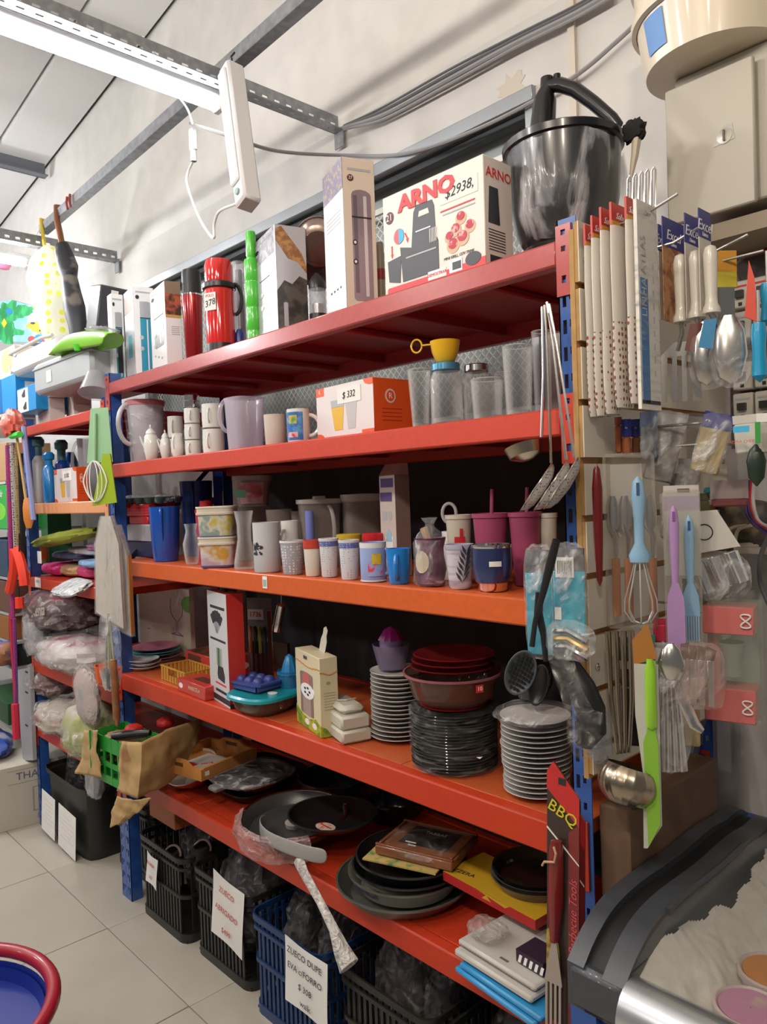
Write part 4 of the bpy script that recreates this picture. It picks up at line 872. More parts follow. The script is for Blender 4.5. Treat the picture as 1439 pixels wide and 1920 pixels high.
pk=mat('pink_purple_plastic',(.34,.06,.13),.35); tallcup(884,955,962,.15,'mauve-pink straw cup behind the blue steel mate cup',pk); tallcup(952,1018,960,.17,'second mauve-pink straw cup, nearer the blue post',pk); tallcup(1010,1046,962,.20,'pale cup behind the blue post on the third shelf',cr,False)
x,y,r,h=cyl(834,889,1020,z,.045); t=thing('leaf_tumbler','white wood-grain tumbler with a dark leaf print','tumbler',(x,y,z))
MB().shell([(r*.66,0),(r*.78,.006),(r*.80,.02),(r*.88,h*.5),(r*.95,h*.9)],patterned('whitewood',(.55,.50,.55),(.35,.31,.38),'noise',14,.45,.4,(1,1,6)),.003).build('body',t); MB().lathe([(r*.96,h*.88),(r,h*.9),(r,h),(r*.93,h),(r*.93,h*.9)],mat('lilac_ring',(.42,.40,.52),.3)).build('rim',t)
va=view_ang(x,y); mb=MB()
def lf(a0,z0,a1,z1,wd):
 d_=Vector((a1-a0,z1-z0)); n_=Vector((-d_.y,d_.x)).normalized()*wd; P=[(a0,z0),(a0+d_.x*.5+n_.x,z0+d_.y*.5+n_.y),(a1,z1),(a0+d_.x*.5-n_.x,z0+d_.y*.5-n_.y)]
 mb.add([((r*.80+(r*.15)*(q/h)+.0025)*math.cos(va+p/r),(r*.80+(r*.15)*(q/h)+.0025)*math.sin(va+p/r),q)for p,q in P],[(0,1,2,3)],mat('leaf_dark',(.03,.03,.05),.5))
lf(.004,.01,.022,h*.85,.001)
for k in range(6):s_=.016+k*h*.12; b0=.005+.0022*k; lf(b0,s_,b0+.022-k*.0018,s_+.026,.0032); lf(b0,s_,b0-.016+.001*k,s_+.024,.0032)
mb.build('leaf_print',t,smooth=False)
x,y,r,h=cyl(884,961,1020,z,.055); t=thing('steel_mate_cup','metallic blue insulated mate cup with steel rim and foot, small sticker','cup',(x,y,z)); sb=mat('metallic_slate_blue',(.05,.07,.20),.22,.6,coat=.5)
MB().lathe([(r*.66,0),(r*.72,.004),(r*.73,h*.15),(r*.80,h*.19)],CHROME,36).build('steel_foot',t); MB().lathe([(r*.82,h*.185),(r*.93,h*.34),(r*.98,h*.5),(r*.98,h*.93)],sb,36).build('body',t); MB().lathe([(r*.985,h*.93),(r,h*.95),(r*1.0,h),(r*.92,h),(r*.90,h*.8),(r*.8,h*.3),(.001,h*.25)],CHROME,36).build('steel_rim',t)
va=view_ang(x,y); mb=MB(); band(mb,r*.985,r*.985,h*.55,h*.66,PAPER,va-.15,va+.45,off=.001); mb.build('sticker',t)
# boxed goggles-like blue and white pack beside post

mb=crumple((0,0,0),(.075,.03,.075),patterned('blue_white_pack',(.03,.05,.28),(.45,.5,.62),'noise',16,.5),8); p=U(1003,1030,y=.06); solo(mb,'soft_packet','shiny blue and white packet tucked against the blue post','packet',(p.x,p.y+.02,z))
# shelf label on the orange beam

mb=MB(); mb.box((0,0,0),(.022,.0015,.034),PAPER); mb.box((0,-.0008,-.002),(.016,.0008,.02),mat('label_grey',(.3,.4,.38),.6)); p=U(497,1092,y=-.0055); solo(mb,'shelf_label','small white price label stuck on the orange beam of the third shelf','label',p)
# ================================================================= FOURTH SHELF

z=L4
plm=mat('glazed_plate',(.66,.64,.61),.2,coat=.5); melam=mat('grey_white_melamine',(.66,.66,.66),.35)
def plate_mesh(r,h,m,n=44):
 return MB().lathe([(.001,.0015),(r*.52,.0015),(r*.55,0),(r*.58,0),(r*.62,.003),(r*.97,h-.003),(r,h-.0012),(r*.995,h),(r*.96,h-.001),(r*.62,.0062),(r*.3,.005),(.001,.005)],m,n=n)
def plate_stack(x,y,z0,r,n,pitch,m,where,group,name='plate',jitter=.0015,big=None,kind='white ceramic plate'):
 base=plate_mesh(r,.014,m).build(name); base['category']='plate'; base['group']=group
 sc=1.
 for i in range(n):
  o=base if i==0 else base.copy()
  if i:COL.objects.link(o)
  o.location=(x+random.uniform(-1,1)*jitter,y+random.uniform(-1,1)*jitter,z0+i*pitch)
  k=(big or{}).get(i,1.); o.scale=(k,k,1)
  o['label']=(kind+', '+(ORD[i]+' from bottom ' if i else 'bottom one ')+where)if i<n-1 else kind+', topmost '+where
 return z0+(n-1)*pitch+.014
 # wine-glass box standing at the back

q=qbox(262,.30,357,.30,366,1106,z); c,w,d,H,rz=q;
def pw(mb,w,d,H):
 B=lambda v:(v-.28)/.72*1.0
 ftext(mb,'F',w,d,H,'NIR',.16,.86,.016,INK); fpoly(mb,'F',w,d,H,[(1,.66),(1,.90),(.93,.89),(.87,.84),(.84,.78),(.87,.71),(.93,.67)],mat('print_lime',(.12,.30,.04),.5),1)
 g_=mat('print_glass_line',(.16,.15,.14),.5)
 mb.T=Matrix.Identity(4)
 for s_ in(-1,1):
  P=[(.76+s_*.10,.84),(.76+s_*.115,.70),(.76+s_*.10,.60),(.76+s_*.05,.54),(.76+s_*.012,.50),(.76+s_*.012,.34),(.76+s_*.11,.30)]
  for a,b in zip(P[:-1],P[1:]):mb.tube([(-w/2+w*a[0],-d/2-.0006,H*a[1]),(-w/2+w*b[0],-d/2-.0006,H*b[1])],.0016,g_,4)
 face(mb,'F',w,d,.66,.86,.295,.31,H,g_,1); face(mb,'F',w,d,.74,.79,.34,.5,H,mat('print_glass_grey'),1); ftext(mb,'F',w,d,H,'6 PCS',.2,.30,.009,g_)
carton('wine_glass_box','beige box with a wine glass picture and green disc, back left of the fourth shelf','box',q,mat('box_greige',(.56,.49,.42),.5),pw)
# plates at left

x,y,r,h=cyl(239,301,1248,z,None,1267); plate_stack(x,y,z,r,3,.013,melam,'of the three small plates at the left end','small plates at the left end',jitter=.006,kind='small grey-white plate')
x,y,r,h=cyl(284,382,1210,z,.29)
cp=[mat('pink_melamine',(.55,.20,.30),.4),mat('turquoise_melamine',(.10,.40,.42),.4)]
for i,(m,lab)in enumerate(((cp[0],'lowest'),(cp[0],'second'),(cp[1],'third'),(cp[1],'fourth'),(cp[0],'top'))):
 MBp=plate_mesh(r*.92,.014,m); o=solo(MBp,'coloured_plate',['lowest pink plate under the wine glass box, front edge showing','second pink plate up in the coloured stack','turquoise plate in the middle of the coloured stack','upper turquoise plate of the coloured stack','pink plate on top of the coloured stack'][i],'plate',(x+.012*(i%2),y-.10,z+i*.012),group='coloured plates on the fourth shelf')
 # glass box rests behind: (kept on shelf) ; yellow basket, red boxes

redbox=mat('red_carton',(.50,.045,.03),.35,coat=.2)
q=qbox(303,.055,348,.045,402,1262,z); c,w,d,H,rz=q; t=thing('plastic_basket','yellow woven basket with an oval grip, left of the red carton','basket',c,rz); ym=mat('mustard_plastic',(.50,.26,.04),.45); h_=H
mb=MB(); mb.box((0,0,.003),(w,d,.005),ym)
for s_ in(-1,1):mb.box((0,s_*d/2,H*.96),(w,.005,H*.08),ym); mb.box((s_*w/2,0,H*.96),(.005,d,H*.08),ym)
mb.build('rim_and_floor',t)
for side in('F','B','L','R'):
 n_=9 if side in 'FB' else 7; L=w if side in 'FB' else d
 for k in range(n_):
  mb=MB(); a=-L/2+L*(k+.5)/n_
  if side=='R':mb.box((w/2,a,H*.46),(.003,L/n_*.6,H*.92),ym)
  if side=='L':mb.box((-w/2,a,H*.46),(.003,L/n_*.6,H*.92),ym)
  if side=='F' and not(3<=k<=5):mb.box((a,-d/2,H*.46),(L/n_*.62,.003,H*.92),ym)
  elif side=='F':mb.box((a,-d/2,H*.22),(L/n_*.62,.003,H*.44),ym)
  if side=='B':mb.box((a,d/2,H*.46),(L/n_*.6,.003,H*.92),ym)
  mb.build('slat',t)
zt=z+H
q2=(Vector((c.x-.01,c.y+.09,z)),w*1.35,.20,H+.028,rz)
def pr_(mb,w,d,H):
 fpoly(mb,'F',w,d,H,[(.1,.4),(.5,.4),(.5,.9),(.1,.9)],mat('print_dark_food',(.10,.03,.02),.5)); face(mb,'T',w,d,.02,.98,.02,.98,H,patterned('print_food_tray',(.25,.07,.03),(.07,.03,.02),'noise',30,.5,.3))
 fpoly(mb,'R',w,d,H,oval(.5,.5,.2,.2),WHITE)
q2=(Vector((c.x-.02,c.y+d/2+.105,z)),w*1.3,.18,H+.025,rz)
carton('food_picture_box','red box with a picture of food on its lid, behind the yellow basket','box',q2,redbox,pr_)
mb=crumple((0,0,0),(.10,.07,.04),patterned('lime_sleeve',(.28,.33,.05),(.06,.05,.03),'noise',25,.48),5,.05,2); solo(mb,'packed_fruit_cutter','glossy lime and brown pack lying on the red food-picture box','pack',(q2[0].x+.01,q2[0].y,z+q2[3]+.002),rz)
q=qbox(337,.012,381,.004,430,1288,z)
def pm_(mb,w,d,H):ftext(mb,'F',w,d,H,'MARICELA',.62,.55,.018,mat('print_gold_pale',(.65,.55,.35),.5)); fpoly(mb,'F',w,d,H,oval(.13,.5,.07,.2),WHITE); face(mb,'T',w,d,.3,.8,.3,.7,H,mat('print_dark_food',(.10,.03,.02),.5))
carton('red_box','low red carton with pale lettering at the shelf edge, left of the knife set box','box',(Vector((q[0].x,q[0].y+.0,z)),q[1]*1.15,min(q[2],.16),q[3],q[4]),redbox,pm_)
# knife set box

def pk_(mb,w,d,H):
 face(mb,'F',w,d,0,1,0,1,H,mat('box_greywhite',(.55,.55,.57),.4),0); face(mb,'F',w,d,0,1,.02,.07,H,INK,1); face(mb,'F',w,d,.15,.9,.85,.875,H,INK,1); face(mb,'F',w,d,.1,.9,.56,.58,H,INK,1); face(mb,'F',w,d,.3,.9,.10,.125,H,INK,1)
 for k in range(6):
  a=-.62+.25*k; sx_,cz=math.sin(a),math.cos(a); pt=lambda r_,o:(.47+r_*sx_*.62+o*cz,.61+r_*cz*.30-o*sx_*.25)
  fpoly(mb,'F',w,d,H,[pt(.08,-.02),pt(.08,.02),pt(.42,.045),pt(.42,-.045)],silver,1); fpoly(mb,'F',w,d,H,[pt(.42,-.05),pt(.42,.05),pt(.72,.065),pt(.76,0),pt(.72,-.065)],INK,2+k%2)
 fpoly(mb,'F',w,d,H,[(.42,.26),(.45,.22),(.78,.20),(.80,.26),(.72,.34),(.46,.34)],INK,1)
 for k,m in enumerate((mat('knife_green',(.10,.30,.10),.4),INK,mat('knife_green'),silver)):face(mb,'F',w,d,.42+.07*k,.465+.07*k,.34,.50,H,m,2)
 face(mb,'F',w,d,.3,.85,.17,.185,H,REDP,1); face(mb,'R',w,d,0,1,0,1,H,mat('box_red_glossy',(.50,.025,.02),.3),0); face(mb,'R',w,d,0,1,0,.04,H,INK,1)
carton('knife_set_box','tall red and white box picturing a fanned knife set','box',qbox(393,.042,428,.008,459,1116,z),mat('box_redwhite',(.45,.08,.07),.4),pk_)
mb=MB(); mb.tube([(0,0,0),(0,0,.018)],.013,BLACK,14); mb.tube([(0,0,.018),(.006,0,.03)],.005,STEEL,8);
kb=[o for o in COL.objects if o.name.startswith('knife_set_box')][0]; o=mb.build('cap',kb); o.location=(0,0,zat(425,1116,.01)-z+.001)
# knives on card in clear pack

t=thing('knife_pack','clear pack of coloured-handled knives with a red 1736 price, behind the knife set box','pack',(*U(487,1200,y=.20).xy,z)); hh=zat(487,1122,.2)-z
mb=MB(); mb.box((0,.006,hh/2),(.095,.002,hh),mat('card_grey',(.22,.19,.18),.6)); mb.build('card',t); mb=MB(); mb.box((0,.0035,hh*.28),(.09,.002,hh*.5),mat('black_card',(.02,.018,.018),.5)); mb.build('insert',t)
for k,m in enumerate((mat('knife_orange',(.45,.09,.03),.4),mat('knife_black',(.02,.02,.02),.4),mat('knife_olive',(.30,.30,.04),.4),mat('knife_dark',(.03,.03,.05),.4))):
 mb=MB(); mb.box((-.032+.018*k,-.004,hh*.55),(.011,.012,hh*.30),m,b=.004); o=mb.build('knife_grip',t); mb=MB(); mb.box((-.032+.018*k,-.003,hh*.28),(.010,.001,hh*.26),STEEL); mb.build('blade',t)
mb=MB(); mb.box((.045,-.006,hh*.45),(.018,.004,hh*.85),STEEL,b=.002); mb.build('cleaver_edge',t)
mb=MB(); mb.box((-.005,-.012,hh*.83),(.06,.0015,.035),PAPER); mb.text('1736',.024,REDP,Matrix.Translation((-.005,-.0132,hh*.83))@Matrix.Rotation(PI/2,4,'X')); mb.build('price_tag',t,smooth=False); t.rotation_euler.z=.45
p=U(523,1158,y=.17); t=thing('pepper_mill','shiny steel cylinder hanging slanted behind the clear knife pack','mill',p,rot=(math.radians(0),math.radians(14),.4)); MB().lathe([(.001,-.045),(.014,-.045),(.016,-.03),(.014,-.02),(.014,.04),(.010,.045),(.001,.045)],CHROME,20).build('cylinder',t); mb=MB(); mb.tube([(0,0,.045),(-.01,0,.10)],.001,CHROME,5); mb.build('hanger_wire',t)
p=U(515,1130,y=.35); mb=MB(); mb.box((0,0,0),(.16,.012,.11),mat('dull_brown',(.07,.04,.03),.6)); p=U(515,1215,y=.40); solo(mb,'cutting_board','dark brown board leaning at the back behind the knife pack','board',(p.x,p.y,z+.056),.1)
mb=MB(); mb.lathe([(.03,0),(.045,.03),(.05,.06)],patterned('wicker_dark',(.22,.11,.04),(.10,.05,.02),'noise',90,.5),20); p=U(383,1185,y=.26); solo(mb,'wicker_cup','little wicker pot at the back between the wine glass box and knife box','pot',(p.x,p.y,z));
# teal lidded dish, ice mould on it

tealp=mat('teal_plastic',(.01,.30,.36),.3,coat=.3); x,y,r,h=cyl(430,558,1290,z,None,1362); y+=.0; t=thing('lidded_dish','oval glass dish with a turquoise snap lid and small white knob','dish',(x,y,z),.1); rr=r*.98
MB().shell([(rr*.62,0),(rr*.80,h*.25),(rr*.90,h*.75)],clear('brown_glass',(.16,.12,.09),.55,.05,.9),.003,n=40,sq=3).build('glass_dish',t); MB().lathe([(rr*.93,h*.68),(rr,h*.70),(rr,h*.82),(rr*.94,h*.90),(rr*.85,h*.86),(.001,h*.86)],tealp,40,sq=3).build('lid',t)
a=view_ang(x,y); mb=MB(); mb.lathe([(.012,h*.86),(.013,h*.90),(.001,h*.91)],WHITE,16,c=(rr*.45*math.cos(a+.5),rr*.45*math.sin(a+.5),0),sx=1.4); mb.build('lid_knob',t)
mb=MB(); mb.box((rr*.80*math.cos(a+.6),rr*.80*math.sin(a+.6),h*.38),(.001,.016,.014),PAPER,rz=a+.6+.2); mb.build('sticker',t)
zd=z+h*.92; pb=mat('periwinkle_rubber',(.045,.065,.26),.4); xc,yc=U(482,1270,y=y+.0).xy; t=thing('ice_mould','dark blue round-cup ice mould lying on the turquoise lid','mould',(xc-.01,yc,zd+.001),.1)
mb=MB(); mb.prism([(-.07,-.045),(-.055,-.055),(.055,-.055),(.075,-.04),(.075,.04),(.055,.055),(-.055,.055),(-.085,.02),(-.1,-.005)],.018,.024,pb); mb.box((0,-.048,.012),(.12,.003,.020),pb); mb.box((.065,0,.012),(.003,.09,.020),pb); mb.build('tray',t)
for i in range(3):
 for j in range(2):mb=MB(); mb.lathe([(.017,.022),(.016,.030),(.010,.037),(.001,.039)],pb,14,c=(-.04+.04*i,-.022+.044*j,0)); mb.build('cup',t)
 # blue juicer

x,y,r,h=cyl(521,567,1268,z,.16); bl=mat('sky_blue_plastic',(.02,.22,.50),.3,coat=.3); h=zat(545,1256,y)-z; t=thing('citrus_juicer','sky blue citrus juicer behind the baby bottle carton','juicer',(x,y,z)); MB().shell([(r*.6,0),(r*.9,h*.5),(r,h)],clear('blue_clear',(.03,.20,.42),.6,.1,.9),.002).build('bowl',t)
MB().lathe([(r*1.05,h*.9),(r*1.08,h*.94),(r*.7,h*.96),(r*.55,h*1.15),(r*.32,h*1.38),(.001,h*1.45)],bl,28,star=.06,sn=10).build('reamer',t)
# baby bottle carton (yellow)

yb=mat('box_pale_yellow',(.62,.55,.36),.45)
def py_(mb,w,d,H):
 fpoly(mb,'F',w,d,H,capsule(.20,.72,.18,.74),mat('print_window_brown',(.24,.17,.14),.3),1); face(mb,'F',w,d,.30,.62,.18,.60,H,mat('print_bottle_shade',(.38,.30,.27),.3),2); fpoly(mb,'F',w,d,H,[(.30,.58),(.62,.58),(.58,.70),(.46,.74),(.34,.70)],mat('print_coral',(.50,.12,.11),.5),3)
 fpoly(mb,'F',w,d,H,oval(.50,.50,.27,.10),WHITE,4)
 for k in range(5):fpoly(mb,'F',w,d,H,oval(.50+.10*math.cos(k*1.257),.50+.045*math.sin(k*1.257),.04,.016),INK,5)
 gr=patterned('print_meadow',(.40,.42,.03),(.12,.25,.03),'noise',45,.5)
 fpoly(mb,'F',w,d,H,[(0,0),(1,0),(1,.14),(.8,.19),(.5,.13),(.2,.17),(0,.24)],gr,2); fpoly(mb,'R',w,d,H,[(0,0),(.6,0),(.3,.10),(0,.14)],gr,1)
 for k in range(2):fpoly(mb,'F',w,d,H,oval(.45+.3*k,.09,.09,.04),WHITE,3)
 for s_,H0 in(('F',.84),('R',.80)):
  for k in range(8):face(mb,s_,w,d,k/8,(k+1)/8,H0-.008+.018*math.cos(k*.8),H0+.002+.018*math.cos(k*.8),H,mat('print_ochre',(.50,.20,.03),.5),2)
 ftext(mb,'F',w,d,H,'BEBE',.45,.93,.014,INK)
 for k in range(7):face(mb,'R',w,d,.2,.85,.55-.035*k,.557-.035*k,H,mat('print_taupe',(.40,.33,.22),.5),1)
 fpoly(mb,'R',w,d,H,oval(.45,.68,.12,.02),mat('print_olive',(.35,.36,.08),.5),1)
q=qbox(557,.075,601,.022,635,1236,z); t=carton('baby_bottle_box','pale yellow baby-bottle carton with its torn top flap standing up','box',q,yb,py_); c,w,d,H,rz=q
mb=MB(); mb.prism([(-.012,0),(.03,0),(.036,.03),(.030,.045),(.034,.062),(.020,.072),(.006,.066),(.004,.05),(-.006,.035)],0,.0012,mat('flap_white',(.60,.57,.50),.6),'y'); o=mb.build('torn_flap',t); o.location=(0,d*.3,H); o.rotation_euler=(-.15,0,0)
# cream lidded dish

cd_=mat('cream_lidded_plastic',(.52,.50,.42),.4); q=qbox(600,.075,640,.02,697,1330,z); c,w,d,H,rz=q; w=max(w,.085); t=thing('bread_bin','cream rectangular lidded butter box in front of the white plates','box',c,rz)
mb=MB(); mb.box((0,0,.017),(w*1.05,d*1.0,.034),cd_,b=.006); mb.build('base',t); mb=MB(); mb.box((0,0,.034+(H-.034)*.3),(w*.98,d*.96,(H-.034)*.6),cd_,b=.006); mb.box((0,0,H*.86),(w*.80,d*.80,H*.26),cd_,b=.012); mb.build('lid',t); mb=MB(); mb.tube([(-.015,-.02,H),(.01,-.02,H+.002),(.02,.0,H+.002),(.01,.03,H)],.0025,cd_,6); mb.build('lid_grip',t)
# white plate stack with clear tub and purple squeezer

x,y,r,h=cyl(689,800,1245,z,None,1405); n=16; zt=plate_stack(x,y,z,r*.93,n,(h-.014)/(n-1)*.93,plm,'in the left white stack','white plates in the left stack',big={0:1.06,1:1.05,2:1.03})
XS,YS=x,y
x2,y2,r2,h2=cyl(697,768,1180,zt,y); t=thing('clear_bowl','cloudy clear bowl standing on the white plate stack','bowl',(x2,y2,zt)); MB().shell([(r2*.7,0),(r2*.95,h2*.5),(r2,h2*.62)],clear('cloudy_purple',(.22,.18,.28),.55,.2,.85),.002).build('bowl_body',t)
mb=MB(); mb.lathe([(r2*.55,.004),(r2*.62,h2*.75)],mat('lilac_solid',(.30,.22,.42),.4),24); mb.build('inner_cup',t); MB().lathe([(r2*.66,h2*.74),(r2*.62,h2*.78),(r2*.35,h2*1.0),(.001,h2*1.08)],mat('magenta_plastic',(.30,.02,.20),.35),24,star=.06,sn=9).build('reamer',t)
# dark glass plates in film

dgl=mat('smoked_green_glass',(.018,.022,.018),.08,coat=.8); x,y,r,h=cyl(765,937,1322,z,None,1470); n=19; pit=(h-.014)/(n-1); zt=plate_stack(x,y,z,r*.95,n,pit,dgl,'in the wrapped dark stack','dark glass plates in the wrapped stack',kind='smoked dark glass plate',jitter=.001)
mb=MB(); mb.lathe([(r*.6,.001),(r*.985,.006),(r*.99,h*.5),(r*.985,h),(r*.7,h+.003)],film('tight_wrap',(.5,.5,.48),.02,.42,10,.12,(1,1,5)),48); mb.warp(lambda p:p+Vector((p.x,p.y,0))*.03*noise.noise(p*22)); solo(mb,'stretch_wrap','clear stretch film wound round the stack of dark glass plates','wrap',(x,y,z))
mb=MB(); va=view_ang(x,y); k=Vector((math.cos(va+.45),math.sin(va+.45),0))*r*1.0; mb.add([tuple(k+Vector((0,0,.048))),tuple(k*1.01+Vector((.012,.008,.05))),tuple(k*1.01+Vector((.006,.004,.044)))],[(0,1,2)],PAPER); solo(mb,'torn_label','scrap of white label on the wrapped dark plates','label',(x,y,z))
# big brown glass bowls with red plates

bg=clear('amber_glass',(.16,.07,.05),.62,.05,.92); zt+=.004
hb=(zat(850,1226,y)-zt); t=thing('glass_bowl','big brown glass casserole resting on the dark plates','bowl',(x,y,zt)); MB().shell([(r*.62,0),(r*.88,hb*.18),(r*.99,hb*.55),(r*1.06,hb*.62),(r*1.08,hb*.66)],bg,.004,n=48).build('bowl_body',t)
MB().lathe([(r*.62,.0),(r*.70,.001),(r*.74,.004),(r*.62,.004)],mat('red_ring_trim',(.45,.02,.03),.3),40).build('base_ring',t); MB().lathe([(r*1.06,hb*.62),(r*1.09,hb*.63),(r*1.09,hb*.67),(r*1.05,hb*.67),(r*1.06,hb*.62)],clear('amber_rim',(.40,.14,.16),.6,.04,.95),48).build('rim',t)
for i in range(3):
 rr=r*(.93-.01*i); o=solo(MB().lathe([(rr*.5,0),(rr*.96,.018),(rr,.020),(rr*.96,.022),(rr*.5,.004),(.001,.003)],clear('red_glass',(.16,.012,.015),.55,.05,.92),40),'red_glass_plate',['lowest red glass plate inside the brown bowl','middle red glass plate inside the brown bowl','top red glass plate in the brown bowl'][i],'plate',(x+.004*i,y,zt+hb*(.62+.12*i)),group='red glass plates')
mb=MB(); mb.box((0,0,0),(.020,.001,.018),REDP); a=va+.55; mb.text('10',.014,WHITE,Matrix.Translation((0,-.001,0))@Matrix.Rotation(PI/2,4,'X')); o=mb.build('price_sticker',t,smooth=False); o.location=(r*1.06*math.cos(a),r*1.06*math.sin(a),hb*.50); o.rotation_euler.z=a+PI/2
# right white stack with wrapped plate

x,y,r,h=cyl(934,1075,1345,z,None,1516); n=14; zt=plate_stack(x,y,z,r*.90,n,(h-.014)/(n-1)*.94,plm,'in the right white stack','white plates in the right stack',big={k:1.06 for k in range(5,14)})
t=thing('wrapped_plate','white plate in crinkled film on top of the right plate stack','plate',(x,y,zt+.003)); plate_mesh(r*.95,.014,plm).build('plate_body',t); crumple((0,0,-.002),(r*2.08,r*2.08,.035),film('clear_wrap'),12,.05).build('film_wrap',t)
x3,y3,r3,h3=cyl(955,1040,1290,zt,y+.03); mb=MB(); mb.shell([(r3*.6,0),(r3*.95,.03),(r3,.06)],dgl,.004,n=36); solo(mb,'dark_bowl','dark glass bowl behind the black slotted spoon on the right stack','bowl',(x3,y3+.0,zt+.042))
# ================================================================= FIFTH SHELF

z=L5
nonst=mat('nonstick_black',(.010,.010,.011),.25,coat=.3); alum=mat('brushed_aluminium',(.36,.36,.37),.3,.9); woodt=mat('tray_wood',(.48,.20,.05),.45,var=.15,bscale=14); kraft=patterned('kraft_paper',(.42,.27,.11),(.26,.12,.04),'noise',12,.38,.85)
# wooden tray on pans: corner-based

def tray(name,label,P0,P1,P2,H,m,th=.010,cat='tray'):
 """P0 front-left, P1 front-right, P2 back-right corners (world); box tray tilted through them"""
 e=(P1-P0); w=e.length; e=e.normalized(); f=(P2-P1); f=f-e*f.dot(e); d=f.length; f=f.normalized(); n_=e.cross(f)
 M4=Matrix((e,f,n_)).transposed().to_4x4(); M4.translation=P0
 t=thing(name,label,cat,(0,0,0)); t.matrix_world=M4
 mb=MB(); mb.box((w/2,d/2,.003),(w-.002,d-.002,.006),m); mb.build('tray_bottom',t)
 return t,w,d,m,th
P0=U(291,1418,y=.02); P1=U(377,1466,y=-.045)
zt_=.615
P0=U(292,1440,z=zt_); P1=U(378,1466,z=zt_); P2=U(490,1425,z=zt_)
t,w,d,m,th=tray('wooden_tray','honey-coloured wooden serving tray with cut-out grips and a price tag',P0,P1,P2,.05,woodt)
hs=.052
for s_ in(0,1):
 y0=s_*d
 mb=MB(); yy=th/2 if s_==0 else d-th/2
 mb.prism([(0,.006),(w,.006),(w,hs*.72),(w*.78,hs*.75),(w*.66,hs*1.05),(w*.34,hs*1.05),(w*.22,hs*.75),(0,hs*.72)],yy-th/2,yy+th/2,m,'y'); mb.build('end_board',t)
 mb=MB(); mb.prism([(w*.38,hs*.60),(w*.62,hs*.60),(w*.62,hs*.84),(w*.38,hs*.84)],yy-th/2-.0006,yy+th/2+.0006,mat('grip_shadow_wood',(.10,.045,.015),.7),'y'); mb.build('grip_slot',t)
for s_ in(0,1):xx=th/2 if s_==0 else w-th/2; mb=MB(); mb.box((xx,d/2,.006+hs*.34),(th,d-2*th,hs*.68),m,b=.001); mb.build('side_board',t)
mb=MB(); mb.box((w*.55,d*.45,.009),(w*.55,d*.55,.003),mat('card_white',(.55,.52,.48),.5)); mb.box((w*.42,d*.28,.0112),(w*.2,d*.1,.001),REDP); mb.text('SERVE',.016,REDP,Matrix.Translation((w*.60,d*.42,.0115))@Matrix.Rotation(.9,4,'Z')); mb.build('card_insert',t,smooth=False)
mb=MB(); mb.box((w+.0008,d*.10,hs*.4),(.001,.016,.014),PAPER); mb.build('price_sticker',t)
# red and cream bowl under it

x,y,r,h=cyl(318,420,1450,z,None,1507); y=max(y,.075); t=thing('mixing_bowl','shallow bowl, cream inside and red outside, under the wooden tray','bowl',(x,y,z+.018),rot=(.42,.1,0)); hh=.062
MB().lathe([(.001,0),(r*.45,0),(r*.85,hh*.6),(r,hh)],mat('coral_red_glaze',(.48,.06,.04),.3),36).build('outside',t); MB().lathe([(r,hh),(r*.96,hh),(r*.82,hh*.62),(r*.44,.006),(.001,.005)],mat('cream_glaze',(.60,.54,.46),.3),36).build('inside',t);
mb=crumple((0,0,0),(.15,.18,.02),patterned('red_lining_cloth',(.10,.02,.02),(.35,.05,.04),'noise',18,.5),4); solo(mb,'folded_placemat','dark folded placemat between the bowl and the wooden tray','placemat',(x+.03,y+.09,z+.066))
# black roasting trays

def roast(uL,uR,vT,vb,h,lab,zb,m=nonst,sq=5,name='roasting_tray',yadd=0.):
 um=(uL+uR)/2; yn=U(um,vb,z=zb).y; x,y,r,_=cyl(uL,uR,vT,zb,yn+.10+yadd)
 t=thing(name,lab,'tray',(x,y,zb),.05); rr=r; MB().shell([(rr*.72,0),(rr*.82,h*.9)],m,.003,n=40,sq=sq).build('tray_body',t); MB().lathe([(rr*.80,h*.88),(rr,h*.92),(rr,h),(rr*.80,h*.97),(rr*.80,h*.88)],m,40,sq=sq).build('rim',t); return x,y,rr
roast(402,545,1500,1522,.040,'black roasting tray at the edge under the pan lid',z)
roast(395,560,1470,1500,.035,'second black tray resting on the first one',z+.043)
x,y,r,h=cyl(395,545,1452,z+.08,.17); t=thing('pan_lid','dark glossy round griddle in film, on the black roasting trays','pan',(x,y,z+.082)); MB().lathe([(.001,0),(r*.9,0),(r,.012),(r,.018),(r*.93,.016),(r*.88,.006),(.001,.006)],nonst,44).build('griddle',t); crumple((0,0,-.001),(r*2.06,r*2.06,.026),FILM,21,.03).build('film_wrap',t); mb=MB(); mb.box((r*.1,-r*1.02,.004),(.045,.05,.018),mat('grey_handle',(.15,.15,.15),.5),b=.006); mb.build('handle',t)
# steel pan at front with grey wrapped handles, frying pan on top

